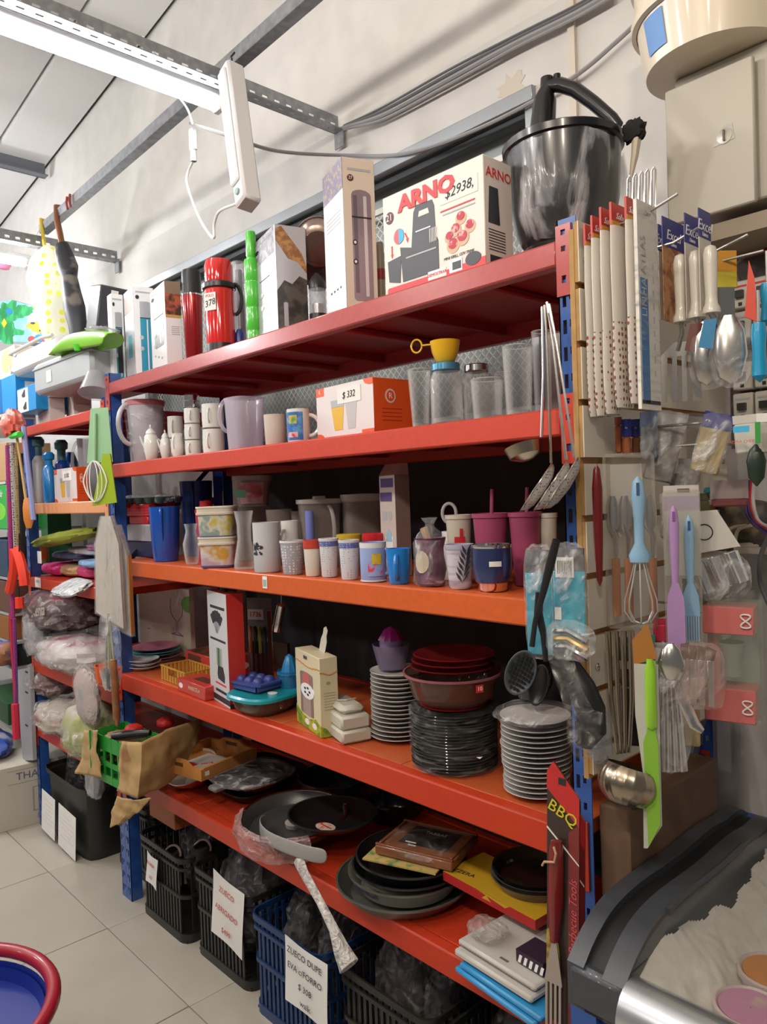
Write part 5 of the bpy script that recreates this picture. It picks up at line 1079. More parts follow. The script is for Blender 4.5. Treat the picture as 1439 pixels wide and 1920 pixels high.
x,y,r,h=cyl(452,652,1560,z,.085); zP=z+.040; t=thing('steel_pan','wide shallow steel pan in pinkish film overhanging the shelf edge','pan',(x,y,zP),rot=(math.radians(3),math.radians(2),0))
MB().shell([(r*.70,0),(r*.86,.012),(r*.97,.042),(r,.044)],mat('dark_pan_metal',(.09,.09,.09),.35,.5),.003,n=48).build('pan_body',t); MB().lathe([(r*.97,.040),(r*1.02,.042),(r*1.02,.047),(r*.97,.046),(r*.97,.040)],CHROME,48).build('rim',t)
mb=MB(); mb.lathe([(.026,.008),(.028,.02),(.012,.026),(.001,.027)],clear('knob_clear',(.45,.40,.36),.5,.05,.9),18); mb.build('knob',t)
pfilm=film('pink_wrap',(.60,.38,.36),.25,.85,26,.25); mb=MB(); a=view_ang(x,y)
mb.lathe([(r*.90,-.022),(r*1.06,-.018),(r*1.14,.015),(r*1.10,.045),(r*.98,.052)],pfilm,30,a0=a-2.0,a1=a+.25); mb.warp(lambda p:p*(1+.05*noise.noise(p*40))); mb.build('film_wrap',t)
mb=MB(); hp_=[U(572,1640,y=-.10),U(600,1690,y=-.13),U(625,1740,y=-.15),U(640,1780,y=-.155)]; Mi=(Matrix.Translation((x,y,zP))@Matrix.Rotation(math.radians(2),4,'Y')@Matrix.Rotation(math.radians(3),4,'X')).inverted()
mb.tube([Mi@U(560,1612,y=-.055)]+[Mi@p for p in hp_]+[Mi@U(655,1812,y=-.16)],[.016,.012,.010,.012,.020,.026],film('handle_wrap',(.55,.52,.48),.6,.95,30,.3),10,flat=.5); mb.build('wrapped_handle',t)
x2,y2,r2,h2=cyl(538,706,1500,z+.08,.13); t=thing('frying_pan','black nonstick frying pan with an oval label inside','pan',(x2,y2,z+.082),rot=(math.radians(-2),0,0))
MB().shell([(r2*.72,0),(r2*.86,.010),(r2*.98,.024),(r2,.026)],nonst,.003,n=48).build('pan_body',t); MB().lathe([(r2*.97,.023),(r2*1.015,.025),(r2*1.01,.029),(r2*.97,.028),(r2*.97,.023)],mat('dark_rim',(.05,.05,.05),.2,.6),48).build('rim',t)
mb=MB(); P=[(.034*math.cos(q),-.022+.024*math.sin(q),.0042)for q in[2*PI*i/24 for i in range(24)]]; mb.add([(p[0]+.02,p[1]-.02,p[2])for p in P],[tuple(range(24))],patterned('pan_label',(.55,.42,.32),(.42,.03,.02),'noise',70,.42)); mb.text('Premium',.014,REDP,Matrix.Translation((.02,-.040,.0050))); mb.build('label',t,smooth=False)
gw=film('grey_wrap',(.36,.35,.32),.75,.98,12,.35); mb=MB(); pts=[U(500,1535,y=.03),U(482,1545,y=-.02),U(492,1570,y=-.06),U(540,1590,y=-.07),U(590,1606,y=-.06),U(614,1606,y=-.05)]
for q_,p in enumerate(pts):pass
mb.add([tuple(p+Vector((0,0,s_*.022)))for s_ in(-1,1)for p in pts],[(i,i+1,len(pts)+i+1,len(pts)+i)for i in range(len(pts)-1)],mat('grey_strap',(.30,.29,.27),.4)); o=mb
k_=solo(mb,'grey_band','curled grey plastic handle sleeve lying round the frying pan','sleeve'); md=k_.modifiers.new('s','SOLIDIFY'); md.thickness=.006; md2=k_.modifiers.new('b','SUBSURF'); md2.levels=md2.render_levels=2
# black pots at the back

for(uL,uR,vT,yy,lab)in((560,690,1455,.36,'black pot at the dark back of the fifth shelf, left'),(690,780,1500,.40,'black pot at the dark back behind the wooden boards')):
 x,y,r,h=cyl(uL,uR,vT,z,yy); t=thing('cooking_pot',lab,'pot',(x,y,z)); MB().shell([(r*.9,0),(r*.96,.01),(r,h)],nonst,.003,n=36).build('pot_body',t); MB().lathe([(r*.98,h-.003),(r*1.03,h),(r*1.02,h+.005),(r*.98,h+.004)],mat('dark_rim'),36).build('rim',t)
 # big round trays stack

x,y,r,h=cyl(632,890,1600,z,None,1748)
y=r-.065; p=U(760,1700,y=y); x=p.x; r=cyl(632,890,1620,z,y)[2]
galv=mat('dull_tin',(.20,.21,.18),.35,.7,var=.15,bscale=12); labm=patterned('label_blue_pink',(.05,.10,.20),(.40,.15,.2),'noise',30,.45)
for i,(k,m,lab,hh)in enumerate(((1.0,galv,'largest dull tin round tray, lowest of the pan pile',.035),(.86,mat('enamel_cream',(.36,.34,.28),.35),'cream-rimmed round pan, second of the pan pile',.040),(.84,nonst,'black round pan in the middle of the pan pile',.03),(.82,nonst,'topmost black round pan under the wooden board',.03))):
 t=thing('round_pan',lab,'pan',(x+.004*i,y+.006*i,z+[0,.018,.042,.066][i])); rr=r*k
 MB().shell([(rr*.80,0),(rr*.90,hh*.5),(rr*.98,hh)],m,.003,n=56).build('pan_body',t); MB().lathe([(rr*.97,hh-.001),(rr,hh),(rr,hh+.004),(rr*.97,hh+.004),(rr*.97,hh-.001)],galv if i<2 else mat('dark_rim'),56).build('rim',t)
 if i==1:mb=MB(); a=view_ang(x,y); band(mb,rr*.90,rr*.985,hh*.5,hh*.98,labm,a-1.35,a-.55,off=.002); mb.build('paper_label',t)
zb=z+.104; c=U(790,1600,z=zb)
for k,(cu,cv,wd,dp,hh,m,lab,zz,ang)in enumerate(((760,1622,.20,.15,.004,patterned('skewer_print',(.50,.36,.12),(.10,.22,.08),'noise',28,.40),'flat pack printed with skewers under the wooden board',zb,.35),(792,1612,.215,.165,.024,mat('cherry_wood',(.22,.075,.03),.35,var=.2,bscale=16,coat=.4),'wrapped cherry-wood cutting board with a black label on the pan pile',zb+.007,.30))):
 c=U(cu,cv,z=zz); c.y+=.05; c.x-=.03; t=thing('cutting_board' if k else 'skewer_pack',lab,'board' if k else 'pack',(c.x,c.y,zz),ang)
 mb=MB(); mb.box((0,0,hh/2),(wd,dp,hh),m,b=.003 if k else 0); mb.build('board' if k else 'pack_body',t)
 if k:
  mb=MB(); mb.box((.005,.01,hh+.0006),(wd*.62,dp*.62,.0012),mat('black_label',(.015,.015,.015),.3)); mb.text('TABBAS',.017,silver,Matrix.Translation((.01,.035,hh+.0015)),.0); mb.box((-.03,-.032,hh+.0015),(.03,.004,.0006),WHITE); mb.box((-.02,-.045,hh+.0008),(.022,.004,.0006),WHITE); mb.build('label',t,smooth=False)
  for s_ in(-1,1):mb=MB(); mb.box((0,s_*dp*.46,hh+.002),(wd,.008,.004),m,b=.001); mb.box((s_*wd*.46,0,hh+.002),(.008,dp*.84,.004),m,b=.001); mb.build('raised_edge',t)
  o=crumple((0,0,-.002),(wd*1.06,dp*1.08,hh*1.5),film('board_wrap',(.6,.55,.5),.03,.4,12),31,.03); o.build('film_wrap',t)
  # yellow-red box with dark pans

zz=z+.085; q0=U(832,1650,z=zz); q1=U(1005,1745,z=zz); e=(q1-q0); e.z=0; w=e.length; rz=math.atan2(e.y,e.x); d=.14; H=.022
n_=Vector((-math.sin(rz),math.cos(rz),0)); c=(q0+q1)/2+n_*d/2
def pyr(mb,w,d,H):
 face(mb,'T',w,d,0,1,0,1,H,mat('print_yellow',(.55,.33,.02),.45),0); face(mb,'F',w,d,0,1,0,1,H,mat('print_red_deep',(.42,.02,.02),.4),0); mb.text('PIZZERA',.020,INK,Matrix.Translation((-w*.38,-d*.30,H+.001))@Matrix.Rotation(.2,4,'Z')); fpoly(mb,'F',w,d,H,[(.45,.4),(.5,.9),(.55,.4)],mat('print_yellow'),1)
 fpoly(mb,'F',w,d,H,[(.40,1),(.75,1),(.70,.6)],mat('print_yellow'),1)
carton('pizza_pan_box','flat red and yellow tray box with dark round pans set in it','box',(Vector((c.x,c.y,zz)),w,d,H,rz),mat('print_red_deep',(.42,.02,.02),.4),pyr)
cc=(q0*.34+q1*.66)+n_*.115
for i in range(3):
 rr=.102-.002*i; mb=MB(); mb.shell([(rr*.82,0),(rr*.93,.020),(rr,.024)],clear('smoked_lid',(.16,.13,.12),.70,.05,.95)if i<2 else dgl,.002,n=44)
 solo(mb,'round_dish',['lowest smoked round dish on the red and yellow box','middle smoked round dish on the red and yellow box','top dark round dish on the red and yellow box'][i],'dish',(cc.x,cc.y,zz+H+.002+.009*i),group='dark dishes on the yellow box')
 # white plastic trays, striped card, blue boards

zw=z+.030; q0=U(858,1770,z=zw+.02); q1=U(1004,1862,z=zw+.02); e=q1-q0; e.z=0; w=e.length; rz=math.atan2(e.y,e.x); n_=Vector((-math.sin(rz),math.cos(rz),0)); d=.20
for i,(hh,lab)in enumerate(((.016,'lower of two cloudy white cutting boards under the yellow box'),(.014,'upper of two cloudy white cutting boards, a grip slot in its edge'))):
 c=(q0+q1)/2+n_*(d/2-.012+.012*i); t=thing('cutting_board',lab,'board',(c.x,c.y,zw+i*.018),rz); wm=mat('cloudy_white_plastic',(.48,.46,.42),.35); mb=MB(); mb.box((0,0,hh/2),(w,d,hh),wm,b=.005); mb.build('board',t)
 if i:mb=MB(); mb.box((.01,-d/2+.02,hh+.0003),(.022,.006,.0008),mat('slot_grey',(.12,.11,.10),.6)); mb.build('grip_slot',t)
 if i:mb=MB(); mb.box((-.0,-d/2-.0003,hh*.5),(w*.9,.0008,.002),mat('edge_line',(.30,.30,.28),.5)); mb.build('edge_groove',t)
c=q0*.18+q1*.82+n_*.06; t=thing('striped_card_box','small black box with white diagonal stripes lying on the white cutting boards','box',(c.x,c.y,zw+.036),rz); mb=MB(); mb.box((0,0,.013),(.07,.06,.026),mat('dark_purple_card',(.03,.015,.03),.4)); mb.build('box_body',t)
for k in range(5):mb=MB(); a=-.03+.014*k; mb.prism([(a,.002),(a+.007,.002),(a+.012,.018),(a+.005,.018)],-.0312,-.0300,WHITE,'y'); mb.build('stripe',t)
mb=crumple((0,0,0),(.09,.07,.035),film('bubble_wrap',(.55,.50,.46),.2,.8,30),14); c=q0*.80+q1*.20+n_*.05; solo(mb,'wrapped_bundle','small crumpled clear bag on the left end of the white cutting boards','bag',(c.x,c.y,zw+.034))
sky=mat('sky_blue_board',(.035,.27,.56),.35)
q0=U(852,1812,z=z+.012); q1=U(1000,1920,z=z+.012); e=q1-q0; e.z=0; w=e.length; rz=math.atan2(e.y,e.x); n_=Vector((-math.sin(rz),math.cos(rz),0))
for i in range(2):
 c=(q0+q1)/2+n_*(.10-.0+.004*i); mb=MB(); mb.box((0,0,.006),(w,.20,.0125),sky,b=.004); solo(mb,'blue_cutting_board',['lower sky blue cutting board at the shelf edge','upper sky blue cutting board at the shelf edge'][i],'board',(c.x+.01*i,c.y,z+.0005+.0135*i),rz+.02*i,group='sky blue cutting boards')
 # ================================================================= CRATES ON THE FLOOR

crk=mat('crate_black',(.016,.016,.015),.42); crb=mat('crate_blue',(.008,.035,.12),.42)
_slat={}
def crate(x0,x1,y0,dp,H,m,label,seed=0):
 w=x1-x0; t=thing('plastic_crate',label,'crate',((x0+x1)/2,y0+dp/2,0))
 prof=lambda g:[((-1)**(k in(0,3))*1,1)for k in range(4)]
 def ring(z0,z1,off,th,nm):
  mb=MB(); r_=.04; W,D=w/2+off,dp/2+off
  def path(W,D,r):
   P=[]
   for cxs,cys,a0 in((1,1,0),(-1,1,PI/2),(-1,-1,PI),(1,-1,1.5*PI)):
    for k in range(5):a=a0+PI/2*k/4; P.append((cxs*(W-r)+r*math.cos(a),cys*(D-r)+r*math.sin(a)))
   return P
  A,B_=path(W,D,r_),path(W-th,D-th,r_-th*.5); n=len(A)
  V=[(p[0],p[1],z)for z in(z0,z1)for q in(A,B_)for p in q]
  F=[]
  for i in range(n):
   j=(i+1)%n; F+=[(i,j,2*n+j,2*n+i),(n+i,3*n+i,3*n+j,n+j),(2*n+i,2*n+j,3*n+j,3*n+i),(i,n+i,n+j,j)]
  mb.add(V,F,m); return mb.build(nm,t)
 ring(H-.018,H,0,.006,'top_rim'); ring(H-.045,H-.034,-.002,.006,'second_rim'); ring(H*.52,H*.52+.012,-.004,.006,'middle_band'); ring(0,.03,-.006,.006,'foot_band')
 mb=MB(); mb.box((0,0,.006),(w-.03,dp-.03,.006),m); mb.build('crate_floor',t)
 key=(m.name,round(H,3))
 if key not in _slat:mb=MB(); mb.box((0,0,H/2-.006),(.011,.005,H-.03),m); o=mb.build('slat',t,smooth=False); _slat[key]=o.data; bpy.data.objects.remove(o)
 def put(x,y,rz):o=bpy.data.objects.new('slat',_slat[key]); COL.objects.link(o); o.parent=t; o.location=(x,y,.006); o.rotation_euler.z=rz
 n=13
 for k in range(n):x=-w/2+.045+(w-.09)*k/(n-1); put(x,-dp/2+.012,0); put(x,dp/2-.012,0)
 for k in range(n):y=-dp/2+.045+(dp-.09)*k/(n-1); put(w/2-.012,y,PI/2); put(-w/2+.012,y,PI/2)
 return t
crate(-1.925,-1.575,-.004,.40,.300,crk,'black crate beside the blue post, small red-lettered note on its rim')
crate(-1.545,-1.195,.012,.40,.300,crk,'black crate with a large white red-lettered sheet on its front')
crate(-1.150,-.800,-.012,.40,.300,crb,'dark blue crate with a handwritten sandal price sheet')
crate(-.765,-.415,.010,.40,.300,crk,'black crate right of the blue one, full of dark wrapped goods')
crate(-.385,-.045,.020,.40,.300,crk,'black crate at the right end under the lowest shelf')
crate(-2.385,-2.055,.10,.36,.300,crk,'black crate in the dark between the two racks')
# solid bin with two sheets under the shorter rack

t=thing('storage_bin','black tapered storage bin with two tall white sheets on its front','bin',(-2.66,.16,0));
mb=MB(); W,D,H=.25,.17,.32; mb.shell([(.88,0),(.90,.01),(.97,.93),(1.03,.94),(1.03,1.0)],crk,.012,n=40,sx=W,sy=D,sq=8); mb.v=[(p[0],p[1],p[2]*H)for p in mb.v]; mb.build('bin_body',t)
for i,(u0,u1,vt,vb)in enumerate(((77,104,1488,1566),(108,143,1512,1606))):
 p=U((u0+u1)/2,(vt+vb)/2,y=-.028); a=U(u0,vt,y=-.028); b_=U(u1,vb,y=-.028); mb=MB(); mb.box((0,0,0),(b_.x-a.x,.001,.19),PAPER)
 for k in range(6):mb.box((.0,-.0008,.06-.02*k),((b_.x-a.x)*random.uniform(.4,.8),.0006,.003),mat('faint_red_ink',(.66,.55,.54),.7))
 o=mb.build('sheet',t,smooth=False); o.location=p-Vector((-2.66,.16,0)); o.rotation_euler=(-.03,.06,0)
 # notes on the crates

def note(c,w,h,rot,lines,m,label,size,yaw=0.):
 mb=MB(); n=8; V=[];
 for j in range(n+1):
  for i in range(n+1):a,b=i/n-.5,j/n-.5; V.append((a*w,-.001-.003*math.sin(a*5+b*3),b*h))
 mb.add(V,[(j*(n+1)+i,j*(n+1)+i+1,(j+1)*(n+1)+i+1,(j+1)*(n+1)+i)for j in range(n)for i in range(n)],PAPER)
 o=solo(mb,'price_sheet',label,'sign',c,rot=(0,rot,yaw))
 for k,ln in enumerate(lines):mb=MB(); mb.text(ln,size,m,Matrix.Translation((0,-.0065,h*.5-h*(k+.65)/(len(lines)+.3)))@Matrix.Rotation(PI/2,4,'X'),.1,.0002); q=mb.build('handwriting',o,smooth=False)
rink=mat('red_marker',(.55,.06,.05),.6); bink=mat('black_marker',(.05,.05,.07),.6)
p=U(285,1632,y=-.012); note(p,.085,.115,.12,['BOINA','187'],rink,'small white note with faint red lettering on the first black crate',.018)
p=U(427,1712,y=.004); note(p,.185,.215,.10,['ZUECO','ABRIGADO','$499'],rink,'large white sheet in red marker on the second black crate',.026)
p=U(574,1842,y=-.03); note(p,.190,.185,.02,['ZUECO DUPE','EVA c/FORRO','$ 308','walk'],bink,'large white sheet in black marker on the blue crate',.025,.0)
# contents

dbag=film('dark_bag_film',(.035,.032,.035),.55,.95,16,.2); dgoods=mat('dark_goods',(.018,.016,.018),.7,bump=.3,bscale=20)
sheen=patterned('black_bag_shine',(.012,.011,.012),(.055,.050,.055),'noise',22,.40,.22)
def bag(u,v,y,size,z0,label,seed,m=None,inner=None,amp=.16,name='goods_bag',cat='bag',rot=0.):
 p=U(u,v,y=y)if v else Vector((u,y,0)); t=thing(name,label,cat,(p.x,y,z0),rot)
 crumple((0,0,0),tuple(s_*.93 for s_ in size),inner or sheen,seed,amp,3,28).build('contents',t); crumple((0,0,-.001),size,m or film('bag_film',(.45,.45,.46),.04,.55,20,.12),seed,amp*1.15,3.1,36).build('film',t); return t
bag(-1.78,0,.24,(.22,.22,.36),.014,'dark bag heaped in the first black crate',41)
for i,(u,v)in enumerate(((322,1610),(378,1600))):
 p=U(u,v,y=.06+.03*i); t=thing('clog',['pale-rimmed dark clog standing in the first black crate, left one','pale-rimmed dark clog standing in the first black crate, right one'][i],'shoe',(p.x,p.y,p.z-.05),.5); mb=MB(); mb.lathe([(.001,-.0),(.030,.0),(.036,.04),(.030,.075),(.022,.08)],dgoods,20,sy=1.5); mb.build('upper',t)
 mb=MB(); mb.tube([(.036*math.cos(a),.03+.052*math.sin(a)*.4-.03,.055+.035*math.sin(a))for a in[PI*.05+PI*.95*k/14 for k in range(15)]],.0045,mat('pale_sole',(.32,.24,.24),.5),6); mb.build('sole_edge',t); mb=MB(); mb.box((.0,-.012,.055),(.045,.006,.010),mat('pale_strap',(.40,.28,.28),.5),rz=0); mb.build('strap',t)
bag(-1.37,0,.21,(.27,.30,.39),.014,'purple-black wrapped goods filling the second black crate',42,inner=patterned('purple_black',(.035,.028,.035),(.09,.075,.085),'noise',20,.40,.25))
bag(-1.04,0,.20,(.15,.28,.34),.014,'black wrapped goods in the blue crate, left half',43,inner=sheen)
bag(-.885,0,.19,(.10,.26,.38),.014,'shiny black bag in the blue crate beside its right edge',44)
bag(-.62,0,.21,(.20,.28,.40),.014,'large crinkled black bag bulging from the crate right of the blue one',45,inner=patterned('brown_black',(.022,.017,.018),(.09,.07,.07),'noise',24,.40,.25))
bag(-.475,0,.19,(.075,.24,.38),.014,'narrow clear-wrapped dark bundle standing beside the large black bag',46)
bag(-.215,0,.22,(.26,.28,.38),.014,'black bag in the last crate under the lowest shelf',47,inner=patterned('purple_black',(.035,.028,.035),(.09,.075,.085),'noise',20,.40,.25))
bag(-2.22,0,.28,(.25,.26,.30),.014,'dark bag slumped in the crate between the racks',48)
bag(-2.76,0,.15,(.17,.20,.44),.014,'black bag in clear film heaped in the storage bin, left part',49)
bag(-2.56,0,.16,(.17,.20,.44),.014,'dark padded bag leaning right in the storage bin',50,inner=dgoods)
# cloudy tub edge at bottom left of the picture

t=thing('basket_stool','blue tub with a thick red rim at the bottom left corner','tub',(-1.13,-.885,0)); rb=mat('red_rim_plastic',(.33,.010,.025),.35,coat=.3); bb=mat('blue_tub_plastic',(.006,.02,.22),.4)
R_=.285; Ht=.40
mb=MB(); mb.shell([(R_*.78,0),(R_*.80,.01),(R_*.96,Ht-.02)],bb,.004,n=56); mb.build('tub_body',t)
mb=MB(); mb.tube([(R_*math.cos(2*PI*i/64),R_*math.sin(2*PI*i/64),Ht)for i in range(64)],.017,rb,12,closed=True); mb.build('rim',t)
mb=MB(); mb.lathe([(.001,Ht-.06),(R_*.9,Ht-.06),(R_*.93,Ht-.03)],bb,48); mb.build('inner_tray',t)
# ================================================================= SHORTER RACK AND WHAT STANDS BEYOND

# --- its top

z=K1
greyp=mat('grey_plastic_case',(.40,.42,.44),.45); wcase=mat('white_case',(.62,.62,.60),.4); limep=mat('lime_plastic',(.24,.62,.02),.35,coat=.3)
smallbox=mat('pale_carton',(.58,.53,.50),.6); darkw=mat('dark_wood_bits',(.10,.05,.03),.6)
cart=[]
for i,(u0,u1,u2,vT,lab)in enumerate(((66,93,122,745,'pale open-flapped carton with a folded lid on the shorter rack'),(124,138,172,734,'pale flat carton leaning under the grey case'))):
 q=qbox(u0,.10+.05*i,u1,.05+.06*i,u2,vT,z)
 carton('small_carton',lab,'box',q,smallbox,lambda mb,w,d,H:(face(mb,'R',w,d,.1,.9,.58,.62,H,GREYP),face(mb,'F',w,d,.2,.5,.3,.5,H,GREYP)))
 cart.append(q)
q=cart[0]; t=thing('small_carton','flat grey-white carton lying on the open-flapped one','box',(q[0].x,q[0].y,z+q[3]+.001),q[4]); mb=MB(); mb.box((0,0,.012),(q[1]*1.15,q[2]*1.05,.024),mat('grey_carton',(.45,.47,.50),.6),b=.002); mb.build('carton',t)
mb=MB(); mb.box((0,0,.04),(.26,.18,.08),darkw,b=.004); p=U(160,730,y=.36); solo(mb,'wooden_box','dark wooden box at the back of the shorter rack top','box',(p.x,.40,z))
zc=U(140,722,y=.0).z
P=U(50,722,y=-.06); Q=Vector((-2.135,0,0))
t=thing('storage_case','long grey plastic case lying across the cartons, a white sticker on it','case',((P.x+Q.x)/2+.02,.17,zc),.02); w=Q.x-P.x+.01; hcs=U(120,668,y=0).z-zc
mb=MB(); mb.box((0,0,hcs/2),(w,.40,hcs),greyp,b=.015); mb.build('case_body',t); mb=MB(); mb.box((0,0,hcs*.80),(w*1.01,.41,.010),mat('grey_rim',(.30,.32,.34),.4),b=.003); mb.build('rim',t)
mb=MB(); mb.box((-w*.20,-.2016,hcs*.45),(.055,.0012,.05),PAPER); mb.build('sticker',t)
zt=zc+hcs
P=U(25,690,y=.0); Q=U(112,660,y=.0); w=(Q.x-P.x)
t=thing('white_case','white plastic case with a roped handle on the grey one','case',((P.x+Q.x)/2,.12,zt+.001),.0); hw=U(70,645,y=0).z-zt
mb=MB(); mb.box((0,0,hw/2),(w,.26,hw),wcase,b=.02); mb.build('case_body',t)
mb=MB(); mb.tube([(-w/2+.05,-.12,hw*.9),(-w/2+.02,-.14,hw*1.02),(w/2-.15,-.14,hw*1.05),(w/2-.05,-.13,hw)],.008,wcase,8); mb.build('handle',t)
mb=MB()
for k in range(5):mb=MB(); a=k*1.25; mb.tube([(-w/2-.01+.02*math.cos(a+q_),-.11+.02*math.sin(a*2),hw*.45+.03*math.sin(a+q_))for q_ in(0,.8,1.6,2.4,3.2)],.005,PAPER,6); mb.build('rope_knot',t)
# lime scoop tray lying on top

t=thing('lime_tray','bright lime green shovel-shaped tray on top of the grey case','tray',(0,0,.012));
A=[U(83,672,y=-.09),U(100,636,y=-.09),U(125,621,y=-.09),U(165,621,y=-.09),U(196,625,y=-.09)]; B_=[U(93,672,y=-.06),U(118,664,y=-.06),U(150,663,y=-.06),U(180,657,y=-.06),U(196,655,y=-.06)]
mb=MB(); n=5; V=[]
for k in range(n):V.append(tuple(A[k]))
for k in range(n):V.append(tuple(A[k]+Vector((0,.09,.0))))
for k in range(n):V.append(tuple(B_[k]));
for k in range(n):V.append(tuple(B_[k]+Vector((0,.07,0))))
F=[(k,k+1,n+k+1,n+k)for k in range(n-1)]+[(2*n+k,2*n+k+1,k+1,k)for k in range(n-1)]+[(n+k,n+k+1,3*n+k+1,3*n+k)for k in range(n-1)]
mb.add(V,F,limep); o=mb.build('tray_body',t); md=o.modifiers.new('s','SOLIDIFY'); md.thickness=.004; md=o.modifiers.new('b','SUBSURF'); md.levels=md.render_levels=1
mb=MB(); c=U(146,658,y=-.065); mb.lathe([(.012,-.012),(.016,.012)],mat('green_knob',(.08,.55,.03),.4),14,c=c); mb.build('peg',t)
# cloudy cup lying, film bundle, dark laptop-like box

p=U(180,718,y=-.02); t=thing('cloudy_cup','cloudy plastic measuring cup hanging over the shorter rack edge, left of the thermos boxes','cup',p,rot=(.2,math.radians(165),0)); MB().shell([(.035,-.04),(.060,.04),(.064,.045)],PLAS,.002,n=28).build('cup_body',t)
bag(193,655,.0,(.10,.12,.05),zt+.002,'clear film bundle on the right end of the grey case',51,inner=PLAS,amp=.3)
k_=mat('charcoal_case',(.045,.045,.055),.4); p=U(166,612,y=.10); mb=MB(); mb.box((0,0,0),(.22,.16,.30),k_,b=.006); t=thing('black_carton','tilted dark grey box standing behind the black umbrella tip','box',(p.x-.05,.22,zt+.172),rot=(math.radians(-6),math.radians(13),-.2)); mb.build('carton',t)
mb=MB(); mb.box((.112,-.02,.11),(.001,.03,.05),PAPER); mb.build('label',t)
mb=MB(); mb.box((0,0,0),(.06,.04,.26),mat('grey_board',(.30,.31,.33),.5)); p=U(200,600,y=.30); solo(mb,'grey_box','narrow grey box standing left of the first thermos box','box',(p.x,p.y,z+.131),rot=(0,0,0))
# --- second shelf of it

z=K2
tealc=mat('teal_cap',(.06,.17,.18),.4); wbt=mat('white_bottle',(.50,.52,.52),.35)
def spray(uL,uR,vT,yy,lab,bm,cm,frac=.72):
 x,y,r,h=cyl(uL,uR,vT,z,yy); t=thing('spray_bottle',lab,'bottle',(x,y,z)); MB().lathe([(r*.93,0),(r,.006),(r,h*frac*.88),(r*.7,h*frac*.97),(r*.5,h*frac),(.001,h*frac)],bm,24).build('bottle_body',t)
 mb=MB(); mb.lathe([(r*.6,h*frac*.99),(r*.6,h*.84),(r*.9,h*.86),(r*.95,h*.95),(r*.6,h),(.001,h)],cm,18); mb.build('cap',t)
spray(54,84,819,.06,'white bottle with a teal pump cap at the left end of the short rack',wbt,tealc,.72)
spray(100,128,825,.16,'blue bottle with a teal pump cap behind the glass box',royal,tealc,.68)
spray(78,103,848,.05,'clear sky blue bottle beside the small glass box',mat('azure_clear',(.01,.20,.55),.25,coat=.4),mat('azure_clear'),.75)
x,y,r,h=cyl(117,146,848,z,.22); mb=MB(); mb.lathe([(r*.9,0),(r,.01),(r,h*.8),(r*.5,h)],royal,20); solo(mb,'blue_bottle','rounded royal blue bottle at the back of the short rack','bottle',(x,y,z))
glassbox(qbox(102,.05,144,.04,166,875,z),'smaller orange and white drinking-glass box on the short rack')
x,y,r,h=cyl(143,190,822,z,.17); vessel('clear_pitcher','cloudy clear pitcher behind the hanging green whisk card','pitcher',(x,y,z),[(r*.75,0),(r,h)],PLAS,.002,handle=(h*.3,h*.95,.03,view_ang(x,y)-1.4,.007))
x,y,r,h=cyl(105,150,812,z,.36); mb=MB(); mb.lathe([(r,0),(r,h*.5),(r*.8,h*.55)],mat('ochre_pot',(.45,.25,.03),.5),20); solo(mb,'ochre_tub','ochre yellow tub at the very back of the short rack','tub',(x,y,z))
# --- third shelf: green crate box, folded clothes, hanging packs

z=K3
q=qbox(78,.16,90,.12,135,950,z); carton('green_box','tall dark green box on the short rack below the peach beam','box',q,mat('bottle_green',(.01,.12,.03),.4))
mb=crumple((0,0,0),(.10,.09,.13),mat('orange_cloth',(.55,.20,.03),.8),61,.1); p=U(74,1010,y=.10); solo(mb,'orange_cloth_bundle','orange yellow cloth bundle left of the green box','cloth',(p.x,p.y,z+.052))
cols=[('magenta',(.48,.01,.14),62,100,1078),('sand and gold',(.45,.28,.14),95,130,1080),('pink',(.60,.07,.22),122,165,1082),('pale blue',(.22,.38,.62),130,168,1060),('navy and grey',(.05,.07,.16),80,130,1048),('silver',(.48,.50,.54),108,168,1040),('plum',(.20,.06,.16),145,180,1030)]
for i,(nm,c_,u0,u1,v)in enumerate(cols):
 yy=.04+.02*(i%3); a=U(u0,v,y=yy); b=U(u1,v,y=yy); zz=z+(.0 if i<3 else .055+.024*(i-3)); hh=.056 if i<3 else .036
 m=patterned('cloth_'+nm.replace(' ','_'),c_,tuple(min(1,k*1.6+.05)for k in c_),'noise',14,.42,.7,.55 and(1,1,3)); mb=crumple((0,0,0),(b.x-a.x,.20,hh),m,70+i,.06,3,26,4.)
 solo(mb,'folded_garment',nm+' folded garment in the pile on the third level of the short rack','garment',((a.x+b.x)/2,yy+.12,zz+.001))
oliv=patterned('olive_cloth',(.26,.30,.03),(.14,.17,.02),'noise',9,.45,.8); A=U(60,1030,y=-.01); B2=U(180,1010,y=.10)
mb=crumple((0,0,0),((B2-A).length,.11,.055),oliv,80,.15,2.4,30,3.); solo(mb,'olive_garment','rolled olive green garment on top of the folded pile','garment',((A.x+B2.x)/2,.06,z+.16),rot=(0,math.radians(-7),.15))
mb=MB(); mb.box((0,0,0),(.05,.001,.055),PAPER); solo(mb,'price_tag','white tag hanging from the rolled olive garment','tag',U(74,1045,y=-.03))
mb=crumple((0,0,0),(.24,.12,.03),film('white_packet',(.62,.64,.66),.7,.98,18,.25),83,.12,3,26,4.); a=U(97,1105,y=-.03); solo(mb,'white_packet','shiny white packet drooping over the edge of the third level','packet',((U(140,1100,y=-.03)).x,-.035,z-.02),rot=(math.radians(25),0,0))
mb=MB(); mb.box((0,0,0),(.075,.0012,.045),PAPER); mb.box((0,-.0008,.005),(.05,.0006,.012),GREYP); solo(mb,'shelf_note','white price note stuck on the short rack beam','label',U(71,1092,y=-.006))
# --- lower levels: wrapped bags

